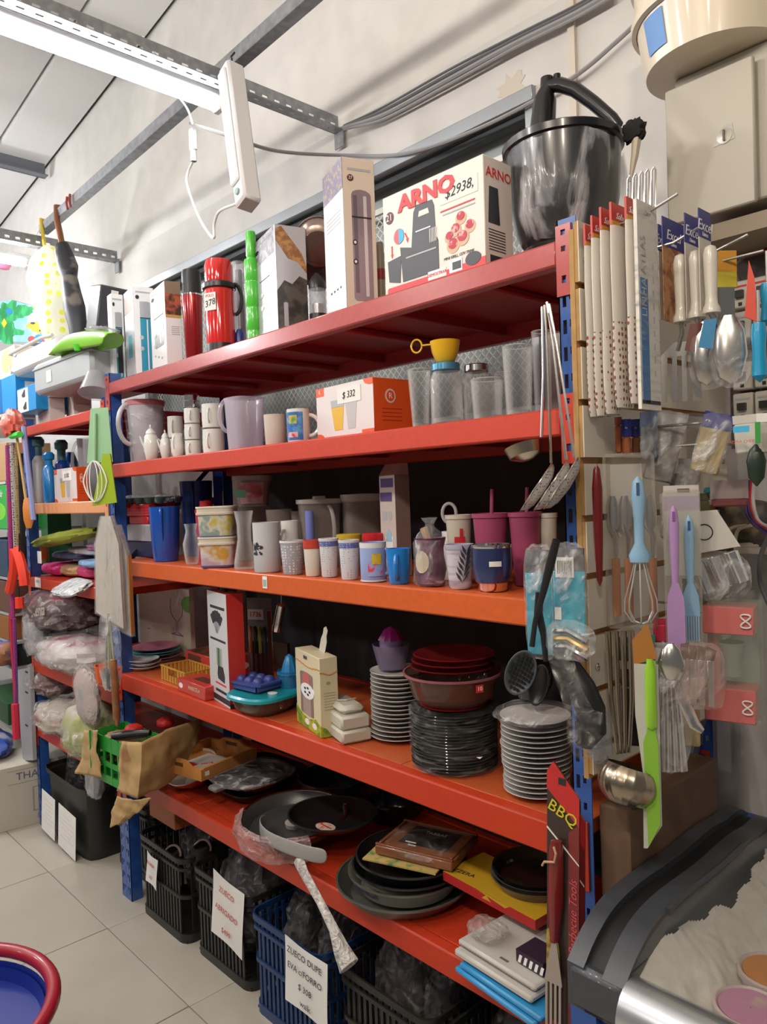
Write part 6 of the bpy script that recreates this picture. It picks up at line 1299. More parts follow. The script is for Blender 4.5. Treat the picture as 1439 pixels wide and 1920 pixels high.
cbag=film('cloudy_bag',(.62,.59,.57),.10,.85,15,.14)
def wbag(u,v,yy,size,z0,lab,seed,inner,m=cbag,amp=.14):return bag(u,v,yy,size,z0,lab,seed,m,inner,amp)
cerise=patterned('cap_fabric',(.055,.010,.022),(.30,.02,.08),'noise',8,.40,.6)
t=wbag(126,1180,.10,(.52,.34,.20),K4+.148,'clear bag holding dark caps, white swirl lettering, upper on the fourth level',90,cerise)
mb=MB(); mb.text('Kenia',.075,mat('cap_embroidery',(.5,.42,.38),.6),Matrix.Translation((.08,-.155,.11))@Matrix.Rotation(PI/2,4,'X')@Matrix.Rotation(.15,4,'Z'),.3,.0015); mb.build('embroidery',t,smooth=False)
wbag(148,1215,.06,(.56,.30,.155),K4+.001,'white and pink bag crammed under the bag of caps',91,patterned('white_pink',(.55,.50,.48),(.40,.12,.20),'noise',9,.40))
wbag(72,1180,.0,(.20,.12,.24),K4+.02,'crumpled clear bag end bulging at the far corner of the fourth level',92,patterned('pale_grey',(.42,.42,.44),(.2,.2,.22),'noise',14,.42))
t=wbag(160,1235,-.085,(.22,.05,.22),K4-.12,'torn clear film drooping over the fourth level beam',93,patterned('pale_pink',(.50,.38,.36),(.35,.35,.36),'noise',12,.42))
wbag(105,1315,.10,(.36,.26,.15),K5+.125,'dark red bag in clear film, far end of the fifth level',94,patterned('wine_cloth',(.12,.015,.02),(.3,.22,.2),'noise',9,.40))
wbag(126,1345,.06,(.40,.26,.14),K5+.001,'cream and red striped bag on the fifth level of the short rack',95,patterned('cream_red',(.48,.42,.36),(.38,.03,.06),'noise',6,.36,.6,.5 and(1,1,3)))
wbag(176,1355,.0,(.30,.24,.24),K5+.001,'yellow-green wrapped bag at the near end of the fifth level',96,patterned('yellow_green',(.42,.46,.14),(.5,.46,.36),'noise',6,.42))
wbag(175,1420,-.05,(.10,.06,.14),K5-.13,'loose clear film end hanging below the yellow-green bag',97,patterned('pale_grey',(.42,.42,.44),(.2,.2,.22),'noise',14,.42))
# --- green crate with kraft paper on the near lower corner

zg=U(215,1440,y=-.10).z; P=U(184,1365,y=-.14); Q=U(232,1385,y=-.14)
t=thing('green_basket','bright green slotted basket lined with brown paper, propped between the racks','basket',(U(232,1440,y=-.145).x-.13,-.078,zg-.03),.06); gm_=mat('green_crate_plastic',(.015,.26,.03),.4); w,d,H=.26,.135,.165
for s_ in(-1,1):
 for z0,z1 in((0,.028),(.060,.078),(H-.05,H)):mb=MB(); mb.box((0,s_*d/2,(z0+z1)/2),(w,.005,z1-z0),gm_); mb.build('rail',t,smooth=False); mb=MB(); mb.box((s_*w/2,0,(z0+z1)/2),(.005,d,z1-z0),gm_); mb.build('rail',t,smooth=False)
for k in range(6):
 for s_ in(-1,1):mb=MB(); mb.box((-w/2+w*k/5,s_*d/2,H/2),(.010,.006,H),gm_); mb.build('slat',t,smooth=False); mb=MB(); mb.box((s_*w/2,-d/2+d*k/5,H/2),(.006,.010,H),gm_); mb.build('slat',t,smooth=False)
mb=MB(); mb.box((0,0,.004),(w,d,.006),gm_); mb.build('basket_floor',t,smooth=False)
def paper(pts,label,seed,m=kraft,th=.0015):
 """crumpled sheet from a grid of world points given row by row"""
 R_,C_=len(pts),len(pts[0]); mb=MB(); V=[tuple(p)for r in pts for p in r]; mb.add(V,[(j*C_+i,j*C_+i+1,(j+1)*C_+i+1,(j+1)*C_+i)for j in range(R_-1)for i in range(C_-1)],m)
 o=solo(mb,'brown_paper',label,'paper'); s_=o.modifiers.new('s','SUBSURF'); s_.subdivision_type='SIMPLE'; s_.levels=s_.render_levels=3
 tx=bpy.data.textures.new('crease','CLOUDS'); tx.noise_scale=.05; dm=o.modifiers.new('d','DISPLACE'); dm.texture=tx; dm.strength=.022; dm.mid_level=.5
 sd=o.modifiers.new('t','SOLIDIFY'); sd.thickness=th
yp=-.165
paper([[U(228,1390,y=yp),U(266,1392,y=yp),U(312,1368,y=yp+.10),U(385,1345,y=yp+.30)],[U(224,1440,y=yp),U(264,1448,y=yp-.01),U(312,1422,y=yp+.09),U(370,1392,y=yp+.26)],[U(222,1482,y=yp),U(258,1497,y=yp-.01),U(300,1478,y=yp+.08),U(330,1458,y=yp+.17)]],'brown paper flap hanging over the right side of the green basket',1)
paper([[U(158,1370,y=yp+.02),U(186,1368,y=yp)],[U(156,1410,y=yp+.02),U(184,1415,y=yp)],[U(142,1450,y=yp+.02),U(192,1458,y=yp)]],'brown paper flap left of the green basket',2)
paper([[U(222,1492,y=yp-.01),U(250,1500,y=yp-.01),U(285,1495,y=yp)],[U(210,1520,y=yp-.01),U(240,1525,y=yp-.01),U(262,1522,y=yp)],[U(208,1552,y=yp-.01),U(222,1545,y=yp-.01),U(232,1538,y=yp)]],'torn lower scrap of brown paper hanging in front of the blue post',3)
mb=crumple((0,0,0),(.235,.115,.05),patterned('brown_paper_inner',(.34,.22,.10),(.16,.07,.03),'noise',14,.42),5,.12); p=t.location; solo(mb,'paper_lining','crumpled brown paper lining inside the green basket','paper',(p.x,p.y,p.z+H-.055))
mb=MB(); A=U(212,1381,y=-.13); B2=U(282,1374,y=-.05); mb.tube([A,A*.6+B2*.4,A*.2+B2*.8,B2],[.013,.016,.015,.010],BLACK,10); solo(mb,'black_tool_grip','black tool grip lying across the green basket','grip')
for i,(u,v)in enumerate(((250,1358),(310,1362))):mb=crumple((0,0,0),(.06,.06,.035),mat('bright_red_item',(.50,.02,.015),.5),7+i,.1); c=U(u,v,y=-.05+.13*i); solo(mb,'red_packet',['small red packet in the green basket','dull red packet at the right of the green basket'][i],'packet',(c.x,c.y,p.z+H-.01+(.0 if i==0 else-.01)))
x0=U(262,1530,y=-.02); mb=MB(); mb.box((0,0,0),(.20,.20,.10),mat('terracotta_box',(.35,.09,.03),.5),b=.003); solo(mb,'terracotta_box','terracotta box tucked below the fifth shelf beside the blue post','box',(-1.80,.14,.405))
# --- things hanging on the posts between the racks

t=thing('utensil_pack','pale green carded whisk and spatula pack hanging on the rack corner','pack',U(185,765,y=-.07),.55)
gcard=mat('mint_card',(.30,.52,.30),.5); h_=.36; mb=MB(); mb.prism([(-.035,0),(.04,.0),(.05,-.20),(-.06,-.20)],0,.002,gcard,'y'); mb.build('card',t)
mb=MB(); mb.tube([(.05*math.cos(a)*(1-.25*abs(math.sin(a)))-.02,-.012,-.27+.075*math.sin(a))for a in[2*PI*k/24 for k in range(24)]],.003,PAPER,6,closed=True)
for q_ in(.35,.65):mb.tube([(.05*q_*math.cos(a)-.02,-.012-.012*(1-q_),-.27+.075*math.sin(a))for a in[2*PI*k/20 for k in range(20)]],.002,PAPER,6,closed=True)
o=mb.build('whisk_loops',t); mb=MB(); mb.prism([(.015,-.17),(.045,-.17),(.065,-.35),(-.04,-.36)],-.008,-.004,mat('lime_silicone',(.32,.45,.02),.4),'y'); mb.build('spatula',t); mb=MB(); mb.tube([(-.01,-.008,-.02),(-.02,-.01,-.2)],.006,gcard,8); mb.build('whisk_handle',t)
for i,(u,v,w,h,m,lab)in enumerate(((200,968,.115,.40,patterned('white_pack_folds',(.55,.52,.48),(.42,.22,.14),'noise',7,.34,.5,.4 and(2,1,.4)),'front of the long white packs hanging at the rack corner'),(214,985,.12,.40,patterned('beige_pack',(.50,.46,.42),(.25,.32,.4),'noise',6,.40),'rear of the long white packs hanging at the rack corner, orange side edge'))):
 t=thing('hanging_pack',lab,'pack',U(u,v,y=-.10+.03*i),.5); mb=MB(); mb.prism([(-.018,0),(.022,0),(w*.45,-.10),(w*.5,-h),(-w*.5,-h*.86),(-w*.42,-.10)],-.008,.008,m,'y'); mb.build('pack_body',t)
 mb=MB(); mb.prism([(-.02,.002),(.024,.002),(w*.47,-.10),(w*.52,-h-.003),(-w*.52,-h*.87),(-w*.44,-.10)],-.012,.012,film('pack_film',(.7,.68,.65),.1,.6,12,.15,(3,1,.5)),'y'); mb.build('film',t)
 if i:mb=MB(); mb.box((w*.5,0,-h*.62),(.004,.020,h*.7),mat('orange_edge',(.55,.25,.08),.5)); mb.build('edge',t)
t=thing('steel_spoons_pack','bunch of green-handled spoons in clear film hanging below the white packs','utensils',U(203,1150,y=-.11),.4)
for k in range(4):mb=MB(); xx=-.022+.014*k; mb.tube([(0,0,0),(xx*.6,0,-.10),(xx,.0,-.20)],[.003,.004,.003],mat('sage_handle',(.33,.36,.22),.4)if k%2 else STEEL,8); mb.lathe([(.001,-.05),(.014,-.03),(.016,0),(.006,.03)],mat('dark_spoon',(.05,.06,.07),.4)if k==1 else STEEL,14,c=(xx*1.3,0,-.23),sy=.3); mb.build('spoon',t)
crumple((0,0,-.28),(.10,.03,.28),FILM,33,.1).build('film',t)
t=thing('rolling_pin','thin wooden rolling pin hanging before the rack corner','rolling pin',U(212,1235,y=-.12),rot=(0,math.radians(-3),0)); mb=MB(); mb.lathe([(.001,0),(.012,-.004),(.013,-.21),(.007,-.22),(.006,-.235),(.001,-.24)][::-1],patterned('pin_wood',(.34,.15,.06),(.25,.10,.04),'noise',20,.5),14); mb.build('pin',t)
t=thing('orange_mug','orange square-handled cup hanging beside the rolling pin','cup',U(196,1262,y=-.10),-.4); mb=MB(); mb.shell([(.030,-.03),(.034,.03)],mat('orange_plastic',(.62,.12,.03),.4),.004,n=20,sq=5); mb.build('cup_body',t)
# --- hanging umbrellas

RAIL_Z=2.952+.046
def railpt(u,v):
 best=None
 for k in range(0,400):
  p=RAIL_A+RAIL_D*(k*.01); q=proj((p.x,p.y,RAIL_Z)); e=(q[0]-u)**2
  if best is None or e<best[0]:best=(e,p)
 return Vector((best[1].x,best[1].y,RAIL_Z))
t=thing('black_umbrella','folded black patterned umbrella with a wooden crook handle on the rail','umbrella',railpt(112,405),0); O=t.location
L_=lambda u,v,y=None:U(u,v,y=O.y-.03 if y is None else y)-O
wdm=mat('umbrella_wood',(.22,.08,.035),.4); bl_=patterned('umbrella_print',(.022,.024,.032),(.16,.14,.12),'noise',14,.40,.5)
mb=MB(); mb.tube([Vector((.02,.03,-.02)),Vector((.01,.01,.012)),Vector((-.0,-.015,.015)),L_(107,412),L_(112,435),L_(117,462)],.015,wdm,10); mb.build('crook_handle',t)
mb=MB(); mb.tube([L_(115,460),L_(120,480),L_(128,505),L_(130,520),L_(134,545),L_(140,580),L_(146,610),L_(148,640)],[.035,.045,.05,.038,.045,.052,.045,.035],bl_,14,flat=.7); mb.warp(lambda p:p+Vector((1,.3,0))*.010*noise.noise(p*25)); mb.build('furled_canopy',t)
mb=MB(); c=L_(128,515); mb.lathe([(.043,-.008),(.045,0),(.043,.008)],INK,14,c=c,sy=.7); mb.build('strap',t)
t=thing('clear_umbrella','translucent umbrella with yellow dots and a yellow hook handle, furled loosely','umbrella',railpt(84,430),0); O=t.location
yh=mat('yellow_handle',(.75,.55,.05),.3); mb=MB(); mb.tube([Vector((.01,.03,-.03)),Vector((0,.015,.018)),Vector((0,-.02,.02)),L_(79,430),L_(82,450),L_(85,470)],.009,yh,8); mb.build('hook_handle',t)
m=bpy.data.materials.new('dotted_vinyl'); m.use_nodes=True; nt=m.node_tree; nt.nodes.clear(); N=nt.nodes.new; L=nt.links.new; out=N('ShaderNodeOutputMaterial'); mix=N('ShaderNodeMixShader'); tr=N('ShaderNodeBsdfTransparent'); mix2=N('ShaderNodeMixShader'); pb=N('ShaderNodeBsdfPrincipled'); tl=N('ShaderNodeBsdfTranslucent'); pb.inputs['Roughness'].default_value=.3
tc=N('ShaderNodeTexCoord'); vo=N('ShaderNodeTexVoronoi'); vo.inputs['Scale'].default_value=21; vo.inputs['Randomness'].default_value=.35; rp=N('ShaderNodeValToRGB'); rp.color_ramp.interpolation='CONSTANT'; e=rp.color_ramp.elements; e[0].color=(.72,.74,.03,1); e[1].position=.30; e[1].color=(.80,.80,.70,1)
L(tc.outputs['Object'],vo.inputs['Vector']); L(vo.outputs['Distance'],rp.inputs['Fac']); L(rp.outputs['Color'],pb.inputs['Base Color']); L(rp.outputs['Color'],tl.inputs['Color']); L(pb.outputs[0],mix2.inputs[1]); L(tl.outputs[0],mix2.inputs[2]); mix2.inputs[0].default_value=.5; mix.inputs[0].default_value=.82; L(tr.outputs[0],mix.inputs[1]); L(mix2.outputs[0],mix.inputs[2]); L(mix.outputs[0],out.inputs[0])
mb=MB(); mb.tube([L_(88,466),L_(94,484),L_(98,520),L_(102,560),L_(109,600),L_(114,630),L_(117,648)],[.03,.10,.125,.115,.10,.085,.06],m,30,flat=.75); mb.warp(lambda p:p+Vector((p.x,p.y,0)).normalized()*.022*noise.noise(p*9)); mb.build('vinyl_canopy',t)
mb=MB(); mb.tube([Vector((-.02,0,.02)),L_(64,450),L_(70,478)],.003,PAPER,6); mb.build('hanging_wire',t)
for i in range(2):mb=MB(); p=railpt(138+5*i,420); mb.tube([p+Vector((0,-.03,.0)),p+Vector((0,-.035,-.03)),p+Vector((0,-.03,-.06))],.006,mat('dull_red_hook',(.30,.04,.03),.5),8); solo(mb,'red_hook',['left dull red hook on the rail beside the umbrella','right dull red hook on the rail beside the umbrella'][i],'hook')
# --- beyond the short rack

t=thing('play_mat','colourful jungle picture mat with a tiger propped behind the white case','mat',(0,0,0)); yq=.36
poly=[U(-25,570,y=yq),U(20,562,y=yq),U(58,573,y=yq),U(75,605,y=yq),U(98,643,y=yq),U(-25,640,y=yq)]
mb=MB(); mb.prism([(p.x,p.z)for p in poly],yq,yq+.02,patterned('jungle_sky',(.20,.42,.62),(.45,.60,.70),'noise',5,.45),'y'); mb.build('mat_board',t,smooth=False)
def blob(uc,vc,ru,rv,m,nm,k=1,n=18,wob=0.,seed=0):
 random.seed(seed); pts=[]
 for i in range(n):a=2*PI*i/n; f=1+wob*random.uniform(-1,1); p=U(uc+ru*f*math.cos(a),vc+rv*f*math.sin(a),y=yq); pts.append((p.x,p.z))
 mb=MB(); mb.prism(pts,yq-.0015*k,yq,m,'y'); mb.build(nm,t,smooth=False)
lf_=patterned('jungle_leaves',(.01,.22,.06),(.03,.38,.12),'noise',12,.5)
blob(18,585,26,18,lf_,'leaf_print',1,22,.3,1); blob(12,620,26,22,lf_,'leaf_print',1.4,22,.35,2); blob(45,582,18,10,lf_,'leaf_print',1.8,18,.3,3); blob(18,584,6,6,mat('toy_blue',(.02,.2,.6),.5),'bird_print',2.6); blob(9,606,5,9,mat('toy_yellow',(.75,.5,.03),.5),'flower_print',2.8,4)
blob(70,612,18,9,mat('tiger_orange',(.70,.36,.03),.5),'tiger_print',2.2,16,.2,5); blob(76,618,9,7,mat('tiger_orange'),'tiger_print',3.2); blob(63,606,4,2,INK,'stripe_print',4.2); blob(78,620,3,2,INK,'stripe_print',4.2)
blob(60,636,7,6,mat('toy_red',(.55,.05,.05),.5),'ball_print',2); blob(74,634,8,7,mat('toy_blue'),'ball_print',3); blob(88,636,8,7,mat('toy_crimson',(.55,.02,.10),.5),'ball_print',4)
# far rack with blue cartons and assorted goods, seen at the left edge

def farbox(u0,u1,vT,vB,yy,dp,m,name,lab,cat='box',prints=None):
 a=U(u0,vB,y=yy); b=U(u1,vT,y=yy); w=abs(b.x-a.x); h=b.z-a.z; return carton(name,lab,cat,(Vector(((a.x+b.x)/2,yy+dp/2,a.z)),w,dp,h,0),m,prints)
cyb=mat('cyan_carton',(.01,.26,.62),.4)
def pcb(mb,w,d,H):face(mb,'F',w,d,.55,.62,0,1,H,mat('cyan_dark',(.0,.12,.4),.4)); face(mb,'F',w,d,.1,.45,.5,.62,H,WHITE); face(mb,'R',w,d,.2,.6,.2,.8,H,PAPER)
def far_shelf():
 t=thing('display_rack','pale shelving beyond the short rack at the far left','rack',(-4.02,.22,0))
 for z_ in FARZ:mb=MB(); mb.box((0,.0,z_-.008),(1.3,.40,.014),mat('far_white',(.55,.52,.48),.6)if z_>1.5 else mat('far_steel',(.35,.36,.38),.5)); mb.build('shelf_board',t)
 for x_ in(-.64,.66):
  for y_ in(.19,):mb=MB(); mb.box((x_,y_,.95),(.02,.02,1.9),mat('far_white')); mb.build('post',t)
FARC=[(30,777,712,cyb,'cyan_carton','large sky blue carton at the left edge of the picture',pcb),(13,903,832,mat('tan_carton',(.50,.30,.15),.5),'tan_carton','tan carton above the bright green one at the left edge',None),(13,992,908,mat('green_carton',(.03,.38,.06),.5),'green_carton','bright green carton with white marks at the left edge',lambda mb,w,d,H:(ftext(mb,'F',w,d,H,'dr',.82,.8,.05,WHITE),fpoly(mb,'F',w,d,H,oval(.7,.4,.25,.2),mat('lime_patch',(.2,.6,.05),.5)))),(14,1080,1012,mat('far_navy',(.02,.05,.10),.5),'far_carton','dark navy carton under the bright green one',None),(20,1145,1088,mat('far_brown',(.12,.05,.03),.5),'far_carton','dark brown carton behind the neon mittens',None),(16,1195,1150,mat('far_rust',(.28,.10,.02),.5),'far_carton','rust brown carton at the left edge below the mittens',None),(22,1240,1200,mat('far_black',(.03,.03,.035),.5),'far_carton','black carton with pale top at the left edge',None),(15,1350,1312,mat('far_green',(.02,.10,.03),.5),'far_carton','dark green carton above the blue sack',None)]
FARZ=[U(0,vb_,y=.02).z for _,vb_,*r_ in FARC]
far_shelf()
for k,(u1,vb_,vt_,m,nm,lab,pr_f)in enumerate(FARC):
 zb_=FARZ[k]+.001; zt_=min(U(0,vt_,y=.02).z,(FARZ[k-1]-.02)if k else 9); b_=U(u1,(vb_+vt_)/2,y=.02); a_=U(-35,(vb_+vt_)/2,y=.02); carton(nm,lab,'box',(Vector(((a_.x+b_.x)/2,.13,zb_)),b_.x-a_.x,.22,zt_-zb_,0),m,pr_f)
farbox(34,66,718,777,.0,.20,cyb,'cyan_carton','sky blue carton with two black hooks printed on its pale front',prints=lambda mb,w,d,H:(face(mb,'F',w,d,.02,.6,.02,.95,H,PAPER),fpoly(mb,'F',w,d,H,[(.25,.7),(.4,.9),(.45,.9),(.45,.6),(.3,.6)],INK,1),fpoly(mb,'F',w,d,H,[(.3,.2),(.45,.4),(.5,.4),(.5,.1),(.35,.1)],INK,1)))
zc2=U(0,712,y=.02).z; a_=U(-30,680,y=.02); b_=U(24,680,y=.02); carton('cream_carton','cream carton with a pale orange patch above the blue cartons','box',(Vector(((a_.x+b_.x)/2,.13,zc2+.003)),b_.x-a_.x,.2,U(0,658,y=.02).z-zc2,0),mat('cream_wrap',(.60,.55,.47),.6),lambda mb,w,d,H:fpoly(mb,'F',w,d,H,oval(.75,.55,.2,.4),mat('pale_orange',(.70,.42,.20),.5)))
mb=crumple((0,0,0),(.5,.3,.13),patterned('blue_bag_print',(.02,.06,.32),(.35,.35,.42),'noise',9,.42),101,.15); p=U(5,1420,y=.0); solo(mb,'blue_sack','blue and white plastic sack above the white fan carton','sack',(-3.42,-.16,.28))
mb=crumple((0,0,0),(.22,.14,.20),patterned('rope_coil',(.30,.33,.42),(.05,.08,.2),'noise',16,.45),102,.12); p=U(4,1270,y=.0); solo(mb,'rope_bundle','coiled white and blue rope bundle at the left edge','rope',(p.x,-.12,p.z-.12))
mb=crumple((0,0,0),(.16,.12,.12),patterned('mixed_bag',(.30,.12,.05),(.1,.12,.3),'noise',12,.45),103,.12); p=U(6,1225,y=-.02); solo(mb,'mixed_packet','orange and blue packet above the rope bundle','packet',(p.x,-.02,p.z-.06))
# white fan carton on the floor

def pf(mb,w,d,H):
 ftext(mb,'R',w,d,H,'THABI',.55,.82,.05,mat('print_navy_pale',(.10,.11,.20),.5)); gy=mat('print_grey_line',(.30,.28,.27),.6)
 for k in range(2):a,b=(.22,.95)if k==0 else(.22,.95)
 for a0,a1,b0,b1 in((.25,.95,.92,.93),(.25,.95,.71,.72)):face(mb,'R',w,d,a0,a1,b0,b1,H,gy)
 for a0,a1,b0,b1 in((.55,.57,.22,.60),(.98,1.0,.22,.60),(.55,1.,.60,.615),(.55,1.,.22,.235)):face(mb,'R',w,d,a0,a1,b0,b1,H,gy)
 for r_ in(.16,.10,.05):
  fpoly(mb,'R',w,d,H,oval(.78,.41,r_*1.05,r_),gy if r_!=.10 else mat('fan_box_cream',(.50,.46,.39),.6),1+int(r_<.12)+int(r_<.06))
 ftext(mb,'R',w,d,H,'8"(20',.70,.13,.035,gy)
c0=U(12,1571,z=0); c1=U(84,1545,z=0)
carton('fan_carton','white fan carton with blue lettering standing on the floor past the racks','box',(Vector((-3.02-.17,-.02,0)),.30,.36,.30,-.12),mat('fan_box_cream',(.50,.46,.39),.6),pf)
# grey slotted board leaning at the end of the short rack

mb=MB(); A=U(33,1258,y=-.02); B2=U(60,1250,y=-.02); C2=U(66,1425,y=-.02); D2=U(47,1425,y=-.02); mb.prism([(p.x,p.z)for p in(A,B2,C2,D2)],-.03,-.012,mat('grey_board_face',(.36,.36,.38),.5),'y')
for v in(1260,1298,1360):c=U(50,v,y=-.03); mb.box((c.x+.0,-.0305,c.z),(.035,.0015,.008),INK)
solo(mb,'grey_board','tall grey board with black tick marks leaning at the far blue post','board')
# hanging leashes, cords and mops in front of the far rack

def hang(u0,v0,u1,v1,m,lab,r=.006,yy=-.08,name='hanging_leash',cat='leash',mid=0):
 mb=MB(); P=[U(u0+(u1-u0)*k/6+mid*math.sin(PI*k/6),v0+(v1-v0)*k/6,y=yy)for k in range(7)]; mb.tube(P,r,m,7); return solo(mb,name,lab,cat)
dots=lambda n,a,b:patterned(n,a,b,'dots',90,.35)
for u0,u1,v0,v1,m,lab,r in((14,24,835,1160,dots('leash_magenta',(.42,.03,.18),(.10,.05,.30)),'magenta and violet braided leash, leftmost of the hanging cords',.011),(22,31,830,1045,dots('leash_white',(.45,.42,.40),(.06,.05,.05)),'black and white dotted leash beside the magenta one',.012),(31,35,840,1030,dots('leash_tan',(.35,.26,.12),(.12,.09,.04)),'tan dotted leash, third of the hanging cords',.010),(38,44,850,1060,BLACK,'black strap behind the wooden spoon',.012),(20,30,1150,1320,mat('leash_red',(.50,.02,.06),.5),'red leash with a loop reaching low at the far left',.010),(27,31,1160,1330,dots('leash_purple',(.16,.03,.22),(.4,.05,.1)),'purple leash next to the low red one',.009)):hang(u0,v0,u1,v1,m,lab,r)
neon=mat('neon_orange_red',(.85,.05,.02),.5)
for i,(a,b)in enumerate((((27,1030),(18,1108)),((31,1030),(46,1098)))):hang(a[0],a[1],b[0],b[1],neon,['left neon orange mitten dangling from the leashes','right neon orange mitten dangling from the leashes'][i],.022,-.10,'neon_mitten','mitten',3)
hang(36,1000,36,1122,BLACK,'thin black cord holding the small neon float',.003,-.10,'thin_cord','cord'); hang(36,1120,37,1140,neon,'small neon orange float below the mittens',.020,-.10,'neon_float','float')
hang(28,1320,31,1385,mat('red_net',(.60,.02,.06),.6),'red netted leash end hanging lowest at the far left',.018,-.09,'red_net','net')
t=thing('wooden_spoon','orange wooden spatula on a thin pole left of the far blue post','spatula',(0,0,0)); mb=MB(); mb.tube([U(32,822,y=-.09),U(42,890,y=-.09),U(49,940,y=-.09)],.006,mat('pole_wood',(.55,.33,.10),.5),8); mb.build('pole',t); mb=MB(); mb.tube([U(49,935,y=-.09),U(52,950,y=-.09),U(54,975,y=-.09),U(54,990,y=-.09)],[.012,.024,.024,.012],mat('orange_wood',(.62,.20,.03),.45),10,flat=.4); mb.build('blade',t)
hang(44,800,63,975,mat('lavender_tube',(.28,.32,.60),.4),'lavender blue tube leaning on the far blue post',.012,-.085,'lavender_tube','tube')
mb=crumple((0,0,0),(.13,.09,.12),patterned('coral_cloth',(.70,.12,.08),(.65,.30,.25),'noise',16,.45),111,.25,3,30); p=U(25,820,y=-.10); solo(mb,'coral_cloth','coral cloth heaped on top of the hanging cords','cloth',p)
hang(22,818,38,814,mat('green_band',(.05,.60,.06),.5),'bright green band tied round the hanging cords',.014,-.11,'green_band','band')
# pink balloon patch in the glare

mb=MB(); mb.lathe([(.001,-.045),(.03,-.038),(.045,-.01),(.042,.015),(.025,.035),(.001,.042)],mat('pink_balloon',(.75,.22,.38),.4),24); solo(mb,'pink_ball','pink ball high at the left edge below the slotted iron','ball',U(8,494,y=.5))
# ================================================================= SLATWALL BOARD ON THE RACK END

XB=.066
t=thing('slatwall_board','white-faced slatwall board with a raw wood edge fixed to the rack end','board',(.055,.27,1.02)); O=t.location
woodedge=mat('raw_wood_edge',(.42,.24,.08),.7,var=.15,bscale=30); bface=mat('board_cream_face',(.62,.57,.49),.4)
mb=MB(); mb.box((-.004,0,.485),(.010,.60,.99),woodedge); mb.build('core',t,smooth=False)
zs=[1.899-.104*k for k in range(9)]; edges=[2.012]+zs+[1.02]
for k in range(len(edges)-1):
 z1=edges[k]-(.006 if k else 0); z0=edges[k+1]+(.006 if k<len(edges)-2 else 0)
 if z1-z0<.02:continue
 mb=MB(); mb.box((.005,0,(z0+z1)/2-O.z),(.009,.598,z1-z0),woodedge); mb.box((.0103,0,(z0+z1)/2-O.z),(.0018,.60,z1-z0),bface); mb.build('slat',t,smooth=False)
for(u,v)in((1097,489),(1120,1250)):
 p=U(u,v,x=XB)-O; mb=MB(); mb.lathe([(.001,0),(.007,0),(.007,.002),(.004,.003),(.001,.0015)],STEEL,14,R=Matrix.Rotation(PI/2,3,'Y')); o=mb.build('screw',t); o.location=(XB-O.x+.0005,p.y,p.z)
def hcard(u0,u1,vT,vB,X):
 vm=(vT+vB)/2; a=U(u0,vm,x=X); b=U(u1,vm,x=X); um=(u0+u1)/2; zt=U(um,vT,x=X).z; zb=U(um,vB,x=X).z
 return Vector((X,(a.y+b.y)/2,zt)),b.y-a.y,zt-zb
def ham(name,label,cat,u0,u1,vT,vB,X):
 """thing hanging flat against the board's direction: local x runs into the shop's depth, front is local -y"""
 c,w,h=hcard(u0,u1,vT,vB,X); return thing(name,label,cat,c,PI/2),w,h
def cam_t(name,label,cat,u,vT,vB,X,turn=0.):
 """thing hanging with its front turned to the customer"""
 p=U(u,vT,x=X); q=U(u,vB,x=X); t=thing(name,label,cat,p,view_ang(p.x,p.y)+PI/2+turn); k=(p-CAM).dot(Vector((CXW[2],CYW[2],CZW[2])))/FPX
 return t,k,p.z-q.z
 # hook wires

hm=mat('hook_wire',(.42,.40,.37),.3,.9)
def hook(u,v,y,x1,lab,rise=.02):
 p=U(u,v,y=y); mb=MB(); mb.tube([(XB,y,p.z-rise),(XB+(p.x-XB)*.6,y,p.z-rise),(p.x,y,p.z)],.0026,hm,7); return solo(mb,'display_hook',lab,'hook')
hook(1272,363,-.01,0,'wire hook through the tall white ruler-like pack at the board top')
hook(1330,415,.13,0,'wire hook carrying the white-handled spatulas, its tip beside them')
hook(1403,440,.20,0,'wire hook tip standing free right of the white handles')
hook(1433,470,.26,0,'wire hook running to the right edge above the breakers',0.)
hook(1345,790,.10,0,'dark wire hook above the crumpled clear packs',.0)
hook(1437,835,.12,0,'long wire hook crossing above the lilac-topped card',-.01)
hook(1425,1145,.20,0,'lower wire hook crossing towards the right edge',0.)
hook(1262,1215,.05,0,'wire hook holding the green knife and steel ladles',0.)
# white long packs with red tops

knp=patterned('pack_berries',(.60,.56,.50),(.26,.06,.05),'dots',120,.30,.5,(1,1,.7)); kwh=mat('pack_white',(.63,.59,.53),.45); kred=mat('pack_red_top',(.50,.045,.03),.4)
for i,(u0,u1,vT,vB,X,lab)in enumerate(((1108,1122,428,782,.075,'innermost'),(1117,1140,412,780,.095,'second'),(1131,1161,397,777,.115,'third'),(1150,1186,389,765,.135,'fourth'),(1178,1206,377,757,.160,'outermost'))):
 t,w,h=ham('long_pack',lab+' of the five long white packs with red tops on the board hook','pack',u0,u1,vT,vB,X); w=max(w,.05); zt=-h*.11
 P=[]
 mb=MB(); mb.lathe([(1,-h*.58),(1.06,-h*.3),(1.,zt)],kwh,20,sx=w/2,sy=.007); mb.build('upper_bag',t); mb=MB(); mb.lathe([(.8,-h),(.95,-h*.96),(1.04,-h*.8),(1.,-h*.58)],knp,20,sx=w/2,sy=.008); mb.build('lower_bag',t)
 mb=MB(); mb.box((0,0,zt/2),(w,.004,-zt),kred); mb.box((0,-.0024,zt*.9),(w*.98,.0006,.008),mat('pack_gold_line',(.6,.35,.03),.5)); mb.text('Sabor',.016,WHITE,Matrix.Translation((0,-.0026,zt*.55))@Matrix.Rotation(PI/2,4,'X'),.3); mb.build('red_header',t,smooth=False)
